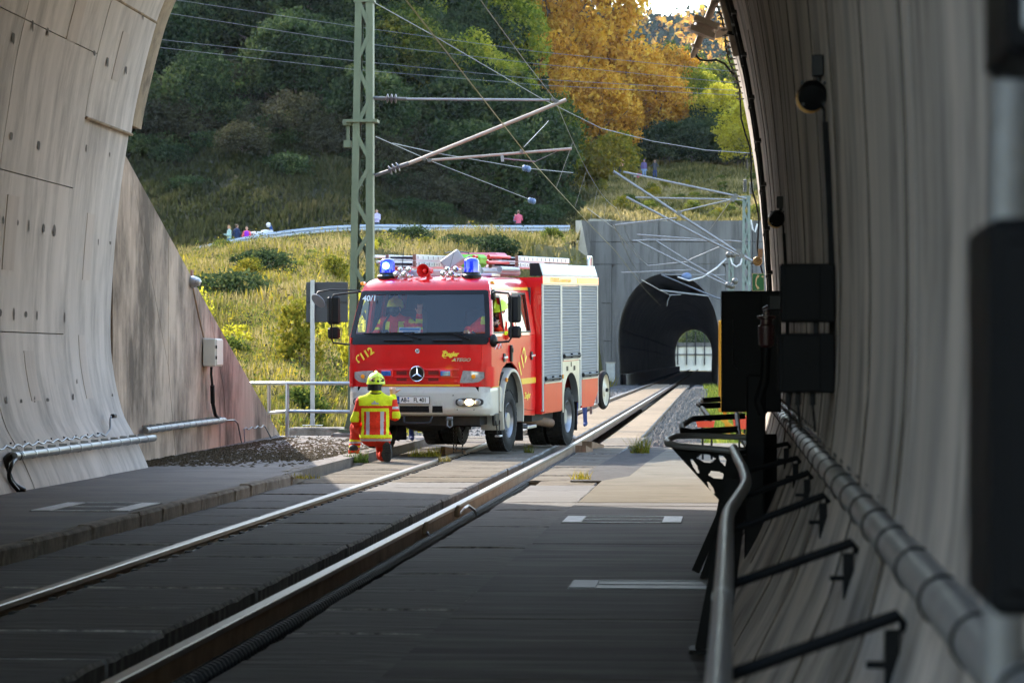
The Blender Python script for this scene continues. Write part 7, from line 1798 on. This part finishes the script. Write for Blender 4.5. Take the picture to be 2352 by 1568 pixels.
proto('orange', 1, 15, 6.2, 6.6, 8.2, 15000, .40, MAT['leaf_orange'], nclump=120, tight=.16, trunk_r=.3, limbs=16)
proto('orange2', 2, 13, 5.0, 5.5, 7.2, 11000, .40, MAT['leaf_orange'], nclump=90, tight=.17, trunk_r=.26, limbs=14)
proto('yellow', 3, 12, 4.6, 5.4, 6.5, 10000, .40, MAT['leaf_yellow'], nclump=80, tight=.18)
proto('lime', 4, 14, 5.0, 6.6, 8.0, 12000, .40, MAT['leaf_lime'], nclump=90, tight=.18)
proto('green', 5, 12, 4.8, 5.6, 6.6, 10000, .42, MAT['leaf_green'], nclump=80, tight=.19)
proto('dark', 6, 9, 4.0, 4.2, 4.6, 8000, .36, MAT['leaf_dark'], nclump=70, tight=.2)
proto('dark2', 7, 7, 3.4, 3.2, 3.2, 7000, .32, MAT['leaf_dark'], nclump=60, tight=.21, trunk_r=.12)
proto('thicket', 8, 5, 3.2, 2.2, 1.9, 5000, .24, MAT['leaf_brown'], nclump=55, tight=.2, trunk_r=.06, limbs=26)
proto('bush', 9, 2, .95, .75, .62, 1900, .14, MAT['leaf_green'], nclump=30, tight=.25, trunk_r=.03, limbs=8)
proto('bush_lime', 10, 2, .85, .85, .75, 1900, .13, MAT['herb'], nclump=30, tight=.25, trunk_r=.025, limbs=8)
proto('bush_yellow', 11, 2, .75, .9, .8, 1300, .13, MAT['leaf_yellow'], nclump=24, tight=.26, trunk_r=.025, limbs=8)
proto('bramble', 12, 2, 1.5, .7, .45, 3000, .15, MAT['leaf_dark'], nclump=40, tight=.22, trunk_r=.03, limbs=10)
def conifer_mesh(seed, h, r_, n, size):
    g = np.random.default_rng(seed); t = g.uniform(0, 1, n) ** .8; lay = np.round(t * 14) / 14 + g.normal(0, .012, n); a = g.uniform(0, 6.283, n); rr_ = (1 - lay).clip(.02) * r_ * np.sqrt(g.uniform(.05, 1, n)) * (1 + .25 * np.sin(a * 5 + lay * 40))
    C = np.stack([rr_ * np.cos(a), rr_ * np.sin(a), h * (.08 + .92 * lay) - rr_ * .35], 1); mb = MB(); mb.cyl((0, 0, 0), (0, 0, h * .95), .22, .03, 7); return mb.mesh('trunk', MAT['bark'], 60), fast_mesh('crown', leaf_quads(C, size, g), 4, MAT['needle'])
PROTO['conifer'] = conifer_mesh(20, 16, 3.2, 8000, .42)
def plant(key, loc, s_, name, label, cat='tree', group=None, rz=None, sz=None):
    t = thing(name, label, cat, loc, rng.uniform(0, 6.28) if rz is None else rz, group); t.scale = (s_, s_, sz or s_ * rng.uniform(.88, 1.12))
    inst('trunk' if cat == 'tree' else 'stems', PROTO[key][0], t); inst('crown' if cat == 'tree' else 'foliage', PROTO[key][1], t); return t
def hillpos(x, Y): p = at(x, 400, Y=Y); return Vector((p.x, Y, float(terrain(p.x, Y)) - .15))
# named trees
plant('orange', hillpos(1285, 280), 1.28, 'autumn_tree', 'big orange autumn tree in the middle of the hillside', 'tree')
plant('orange2', hillpos(1440, 288), 1.02, 'autumn_tree', 'rust orange autumn tree right of the biggest one', 'tree')
plant('orange2', hillpos(1190, 300), 1.15, 'autumn_tree', 'orange tipped tree left of the biggest autumn tree', 'tree')
plant('orange', hillpos(1535, 306), .70, 'autumn_tree', 'smaller bronze tree above the onlookers', 'tree')
plant('orange2', hillpos(1248, 264), .92, 'autumn_tree', 'lower orange tree in front of the big autumn tree, left', 'tree')
plant('orange2', hillpos(1505, 284), .80, 'autumn_tree', 'rusty tree between the orange and the yellow trees', 'tree')
plant('orange2', hillpos(1375, 268), .85, 'autumn_tree', 'lower orange tree in front of the big autumn tree, right', 'tree')
plant('lime', hillpos(1130, 275), 1.1, 'broadleaf_tree', 'tall yellow green tree left of the orange trees', 'tree')
plant('lime', hillpos(1040, 285), 1.05, 'broadleaf_tree', 'tall sunlit green tree behind the mast arm', 'tree')
plant('lime', hillpos(950, 300), 1.0, 'broadleaf_tree', 'yellow flecked tree right of the mast top', 'tree')
plant('yellow', hillpos(1660, 282), .70, 'autumn_tree', 'bright yellow tree beside the right tunnel edge', 'tree')
plant('yellow', hillpos(1715, 262), .62, 'autumn_tree', 'yellow bush-like tree half hidden by the right tunnel edge', 'tree')
plant('lime', hillpos(1605, 300), .60, 'broadleaf_tree', 'green and yellow tree behind the bright yellow one', 'tree')
plant('green', hillpos(1560, 330), .9, 'broadleaf_tree', 'deep green round tree under the far conifers', 'tree')
plant('green', hillpos(1655, 340), .95, 'broadleaf_tree', 'pale green tree top right below the far conifers', 'tree')
for x, Y, s_, lab in ((1590, 385, 1.0, 'dark conifer left of three behind the yellow tree'), (1640, 395, 1.05, 'dark conifer in the middle of three behind the yellow tree'), (1690, 390, 1.1, 'dark conifer right of three behind the yellow tree')): plant('conifer', hillpos(x, Y), s_, 'conifer_tree', lab, 'tree')
# the wood on the left and middle hillside
def scatter(key, n, xr, Yr_, s_, name, label, group, cat='tree', seed=1):
    g = random.Random(seed)
    for k in range(n):
        x = g.uniform(*xr); Y = g.uniform(*Yr_); p = hillpos(x, Y)
        side = (', far left' if x < 480 else ', left of the green mast' if x < 700 else ', close behind the green mast' if x < 920 else ', right of the green mast' if x < 1180 else ', left of the portal' if x < 1330 else ', over the portal arch' if x < 1560 else ', by the right tunnel edge')
        plant(key, p, g.uniform(*s_), name, label + side, cat, group + side)
scatter('bramble', 60, (280, 1320), (203, 232), (.8, 1.7), 'slope_bramble', 'dark bramble on the shaded slope above the road', 'brambles on the shaded slope', 'bush', 12)
scatter('lime', 12, (340, 800), (285, 325), (.9, 1.2), 'broadleaf_tree', 'yellow green tree high in the left hillside wood', 'sunlit trees high in the left wood', seed=2)
scatter('green', 24, (300, 1000), (250, 320), (.9, 1.25), 'broadleaf_tree', 'green tree in the left hillside wood', 'green trees in the left wood', seed=3)
scatter('dark', 44, (290, 1180), (226, 275), (.8, 1.15), 'dark_tree', 'dark green shady tree low in the left hillside wood', 'dark trees in the left wood', seed=4)
scatter('dark2', 60, (290, 1250), (212, 250), (.8, 1.2), 'dark_shrub', 'dark green shrub at the foot of the hillside wood', 'dark shrubs at the wood edge', 'shrub', 5)
scatter('thicket', 46, (300, 1280), (206, 240), (.45, .8), 'bare_thicket', 'brownish twiggy thicket at the lower wood edge', 'thickets at the wood edge', 'shrub', 6)
scatter('lime', 10, (880, 1200), (232, 282), (.6, .95), 'broadleaf_tree', 'sunlit green tree right of the green mast', 'green trees right of the mast', seed=13)
scatter('green', 12, (880, 1260), (222, 262), (.5, .8), 'broadleaf_tree', 'small green tree behind the catenary arm', 'small trees behind the catenary arm', seed=14)
scatter('bush_lime', 14, (1180, 1420), (256, 280), (1.6, 3.0), 'hill_bush', 'large light green bush below the autumn trees', 'light green bushes below the autumn trees', 'bush', 15)
scatter('dark', 10, (1180, 1740), (282, 320), (.55, .75), 'dark_tree', 'dark tree behind the autumn trees on the right', 'dark trees behind the autumn trees', seed=7)
scatter('green', 8, (1400, 1760), (300, 345), (.6, .78), 'broadleaf_tree', 'green tree behind the autumn trees on the right', 'green trees behind the autumn trees', seed=8)
scatter('dark2', 14, (1330, 1750), (272, 292), (.6, .9), 'dark_shrub', 'shrub under the autumn trees beside the sunny slope', 'shrubs under the autumn trees', 'shrub', 9)
scatter('bush', 26, (1300, 1740), (203, 252), (.35, .8), 'hill_bush', 'low green bush on the sunny slope above the portal', 'bushes on the sunny slope', 'bush', 10)
scatter('bush_lime', 20, (1300, 1740), (203, 258), (.35, .8), 'hill_bush', 'low yellow green bush on the sunny slope above the portal', 'yellowish bushes on the sunny slope', 'bush', 11)
# bushes on the meadow
def mead(x, Y): X = (x - 1685) / 6890 * Y; return Vector((X, Y, float(terrain(X, Y)) - .05))
plant('bush_lime', mead(680, 74), .85, 'meadow_bush', 'fresh green bush standing alone left of the sign post', 'bush', sz=1.15)
plant('bush_yellow', mead(528, 80), .7, 'meadow_bush', 'yellow leaved bush beside the wing wall edge', 'bush')
plant('bramble', mead(525, 108), 1.15, 'meadow_bramble', 'dark bramble patch on the meadow near the wing wall', 'bush')
plant('bramble', mead(600, 118), .9, 'meadow_bramble', 'second dark bramble patch right of the first', 'bush')
plant('bush_yellow', mead(822, 78), .8, 'meadow_bush', 'yellow green bush seen through the mast lattice', 'bush', sz=1.6)
plant('bramble', mead(945, 172), .9, 'meadow_bush', 'large bush just below the guard rail behind the ladder', 'bush')
plant('bramble', mead(1130, 160), 1.1, 'meadow_bush', 'broad dark bush behind the roof load of the engine', 'bush')
plant('bramble', mead(1045, 165), .7, 'meadow_bush', 'middle bush of the row below the guard rail', 'bush')
plant('bush', mead(690, 62), .6, 'meadow_bush', 'small bush behind the tube railing', 'bush')
gs = random.Random(21)
for k in range(46):
    Y = gs.uniform(66, 178); x = gs.uniform(440, 1300); key = gs.choice(['bush', 'bush_lime', 'bush_yellow', 'bramble']); lab = {'bush': 'small green bush in the meadow grass', 'bush_lime': 'small yellow green bush in the meadow grass', 'bush_yellow': 'small yellow bush in the meadow grass', 'bramble': 'low dark bramble in the meadow grass'}[key]
    plant(key, mead(x, Y), gs.uniform(.35, .8) * (1 if key != 'bramble' else .6), 'meadow_bush', lab, 'bush', 'bushes scattered on the meadow: ' + key.replace('_', ' '))

# grass: one mass
def grass_obj(name, label, n, Yr_, xr, hmin, hmax, mat, seed, pw=2.0, width=.035, cond=None):
    g = np.random.default_rng(seed); u = g.uniform(0, 1, n); Y = 1 / (1 / Yr_[0] + (1 / Yr_[1] - 1 / Yr_[0]) * u) if pw else g.uniform(Yr_[0], Yr_[1], n)
    x = g.uniform(xr[0], xr[1], n); X = (x - 1685) / 6890 * Y; Z = terrain(X, Y)
    m = np.ones(n, bool) if cond is None else cond(X, Y, Z)
    X, Y, Z = X[m], Y[m], Z[m]; n = len(X)
    sc_ = (Y / 90) ** .3; cl = .55 + .9 * (np.sin(X * .9 + np.sin(Y * .5) * 2) * np.sin(Y * .37 + X * .2) * .5 + .5); hgt = g.uniform(hmin, hmax, n) * sc_ * cl; wd = width * sc_ * g.uniform(.6, 1.5, n); a = g.uniform(0, 6.283, n); le = g.normal(0, .28, (n, 2)) * hgt[:, None]
    dx, dy = np.cos(a) * wd, np.sin(a) * wd
    V = np.stack([np.stack([X - dx, Y - dy, Z - .05], 1), np.stack([X + dx, Y + dy, Z - .05], 1), np.stack([X + le[:, 0], Y + le[:, 1], Z + hgt], 1)], 1).reshape(-1, 3)
    o = link(bpy.data.objects.new(name, fast_mesh(name, V, 3, MAT[mat]))); tag(o, label, 'grass', kind='stuff'); return o
offroad = lambda X, Y, Z: (np.abs(Y - Yroad(X) + .2) > 1.35) & ((X < -8.5 + np.clip((Y - 57) / 40, -1, .2)) | (Y > 198.6))
front = lambda X, Y, Z: offroad(X, Y, Z) & (Y < Yroad(X) - 2.0)
grass_obj('meadow_grass', 'tall yellow green meadow grass below the hillside road', 150000, (56.5, 191), (400, 1330), .14, .46, 'grass_gold', 31, cond=front)
grass_obj('meadow_herbs', 'golden herbs and weeds mixed into the meadow', 30000, (56.5, 150), (400, 1330), .18, .48, 'herb', 32, width=.06, cond=front)
grass_obj('slope_grass', 'shaded grass on the slope above the road', 70000, (183, 250), (250, 1330), .15, .42, 'grass_shaded', 33, pw=0, width=.09, cond=lambda X, Y, Z: offroad(X, Y, Z) & (Y > Yroad(X)))
grass_obj('hill_grass', 'sunny dry grass above the second tunnel portal', 40000, (198.7, 300), (1300, 1760), .12, .34, 'grass_gold', 34, pw=0, width=.09, cond=offroad)
def verge(X, Y, Z): return (Y < 195)
def strip_grass(name, label, n, x0, x1, y0, y1, mat, seed, h0, h1, w=.02):
    g = np.random.default_rng(seed); X = g.uniform(x0, x1, n); Y = y0 * (y1 / y0) ** g.uniform(0, 1, n); X = X + np.array([bend(y) for y in Y]); Z = np.full(n, -.34); sc_ = (Y / 60) ** .6
    hgt = g.uniform(h0, h1, n) * sc_; a = g.uniform(0, 6.283, n); wd = w * sc_; dx, dy = np.cos(a) * wd, np.sin(a) * wd; le = g.normal(0, .3, (n, 2)) * hgt[:, None]
    V = np.stack([np.stack([X - dx, Y - dy, Z], 1), np.stack([X + dx, Y + dy, Z], 1), np.stack([X + le[:, 0], Y + le[:, 1], Z + hgt], 1)], 1).reshape(-1, 3)
    o = link(bpy.data.objects.new(name, fast_mesh(name, V, 3, MAT[mat]))); tag(o, label, 'grass', kind='stuff')
strip_grass('verge_grass', 'bright grass verge right of the ballast', 14000, -.75, 3.0, 54, 190, 'verge_green', 41, .08, .24)
strip_grass('track_grass', 'grass tufts left of the track before the second tunnel', 8000, -9.5, -6.6, 60, 195, 'herb', 42, .2, .5)
# tangled weeds: leafy herbs of mixed height through the whole meadow
def weed_mass(name, label, ncl, per, Yr_, xr, mat, seed, size=.09):
    g = np.random.default_rng(seed); u = g.uniform(0, 1, ncl); Y = 1 / (1 / Yr_[0] + (1 / Yr_[1] - 1 / Yr_[0]) * u); X = (g.uniform(xr[0], xr[1], ncl) - 1685) / 6890 * Y; ok_ = front(X, Y, X); X, Y = X[ok_], Y[ok_]; Z = terrain(X, Y); ncl = len(X)
    k_ = np.repeat(np.arange(ncl), per); sc_ = (Y / 80) ** .5; hh = g.uniform(.15, .75, ncl) * sc_; rr_ = g.uniform(.12, .55, ncl) * sc_; n_ = len(k_); a = g.uniform(0, 6.28, n_); q = np.sqrt(g.uniform(0, 1, n_)) * rr_[k_]
    C = np.stack([X[k_] + q * np.cos(a), Y[k_] + q * np.sin(a), Z[k_] + hh[k_] * g.uniform(0, 1, n_) * (1 - .5 * (q / rr_[k_]) ** 2)], 1)
    o = link(bpy.data.objects.new(name, fast_mesh(name, leaf_quads(C, size * sc_[k_], g, 0, .5), 4, MAT[mat]))); tag(o, label, 'weeds', kind='stuff')
weed_mass('meadow_weeds', 'olive green weeds tangled through the meadow', 1500, 26, (57, 185), (400, 1330), 'leaf_green', 61)
weed_mass('meadow_weeds', 'yellowing weeds tangled through the meadow', 900, 26, (57, 185), (400, 1330), 'herb', 62)
weed_mass('meadow_weeds', 'brown dead weeds tangled through the meadow', 900, 24, (57, 185), (400, 1330), 'leaf_brown', 63)
# weeds by the rails
def weed(loc, n, r_, h_, label, mat='herb', seed=1):
    g = np.random.default_rng(seed); a = g.uniform(0, 6.283, n); q = r_ * np.sqrt(g.uniform(0, 1, n)); X, Y = q * np.cos(a), q * np.sin(a); hh = h_ * g.uniform(.4, 1, n); le = g.normal(0, .35, (n, 2)) * hh[:, None]; b = g.uniform(0, 6.28, n); w_ = .007
    V = np.stack([np.stack([X - np.cos(b) * w_, Y - np.sin(b) * w_, 0 * X], 1), np.stack([X + np.cos(b) * w_, Y + np.sin(b) * w_, 0 * X], 1), np.stack([X + le[:, 0], Y + le[:, 1], hh], 1)], 1).reshape(-1, 3)
    t = thing('weed_tuft', label, 'weed', loc, 0, 'weeds growing by the rails'); inst('blades', fast_mesh('blades', V, 3, MAT[mat]), t)
weed(at(822, 1062, z=-.03), 160, .16, .20, 'green weed tuft at the boot of the kneeling firefighter', 'leaf_green', 51)
weed(at(975, 1048, z=-.05), 150, .25, .18, 'yellow flowered weeds along the left rail', 'herb', 52)
weed(at(1470, 1040, z=-.05), 150, .16, .32, 'grass tuft on the asphalt edge at right', 'herb', 53)
weed(at(1335, 1100, z=-.05), 60, .14, .14, 'thin yellow weeds by the right slab seam', 'herb', 54)
weed(at(1020, 1060, z=-.03), 50, .10, .13, 'dry pale weed beside the centre slab', 'grass_gold', 55)
weed(at(700, 1098, z=-.0), 70, .22, .08, 'low bright green weeds at the kerb corner', 'herb', 56)
weed(at(1215, 1042, z=-.05), 40, .08, .20, 'thin weed at the slab edge by the front wheel', 'herb', 57)

for k, (x, Y, key, lab) in enumerate([(1575, 672, 'green', 'green tree beyond the far tunnel end, left'), (1600, 668, 'dark', 'dark green tree beyond the far tunnel end, middle'), (1625, 675, 'green', 'green tree beyond the far tunnel end, right')]):
    X = (x - 1685) / 6890 * Y; plant(key, (X, Y, -.5), 1.0, 'broadleaf_tree', lab, 'tree')
# ------------------------------------------------------------------ far wooded ridge
g = np.random.default_rng(77)
XX = np.linspace(-420, 260, 60); 
def ridge(X, f): return (138 + 4 * np.sin(X * .021 + 1) + 5 * np.sin(X * .07)) * f
mb = MB(); mb.grid([[(x, 850 + 420 * f, float(ridge(np.array(x), f)) ) for x in XX] for f in np.linspace(0, 1, 8)]); o = mb.build('far_hill', M('far_ground', (.03, .045, .03), .95), None, 60); o['kind'] = 'structure'
VV = []; WW = []
n = 4600
xf = g.uniform(-150, 60, n); ff = g.uniform(.35, 1.0, n) ** .6
for k in range(n):
    x, f = xf[k], ff[k]; base = np.array([x, 850 + 420 * f, float(ridge(np.array(x), f))]); h_ = g.uniform(9, 17); dec = g.random() < .30
    m_ = 26; t_ = g.uniform(0, 1, m_); a = g.uniform(0, 6.28, m_); rr_ = (1 - t_) * h_ * .24 + .3 if not dec else np.sqrt(np.clip(1 - (2 * t_ - 1) ** 2, .05, 1)) * h_ * .33
    C = base + np.stack([rr_ * np.cos(a), rr_ * np.sin(a), t_ * h_], 1); (WW if dec else VV).append(leaf_quads(C, h_ * .22, g))
o = link(bpy.data.objects.new('far_forest', fast_mesh('far_forest', np.concatenate(VV), 4, MAT['needle']))); tag(o, 'distant dark conifer forest on the far ridge', 'forest', kind='stuff')
o = link(bpy.data.objects.new('far_forest', fast_mesh('far_forest', np.concatenate(WW), 4, MAT['leaf_orange']))); tag(o, 'distant rust coloured broadleaf trees on the far ridge', 'forest', kind='stuff')

# ------------------------------------------------------------------ air
mb = MB(); mb.box((-75, 670, 88), (800, 1500, 182)); o = mb.build('haze', None)
hm = bpy.data.materials.new('haze_air'); hm.use_nodes = True; t_ = hm.node_tree; t_.nodes.remove(t_.nodes['Principled BSDF'])
pv = t_.nodes.new('ShaderNodeVolumePrincipled'); pv.inputs['Color'].default_value = (.72, .83, 1.0, 1); pv.inputs['Density'].default_value = .00004; pv.inputs['Anisotropy'].default_value = .2
t_.links.new(pv.outputs[0], t_.nodes['Material Output'].inputs['Volume']); o.data.materials.clear(); o.data.materials.append(hm); tag(o, 'thin bluish air between the near tunnel and the far ridge', 'haze', kind='stuff')
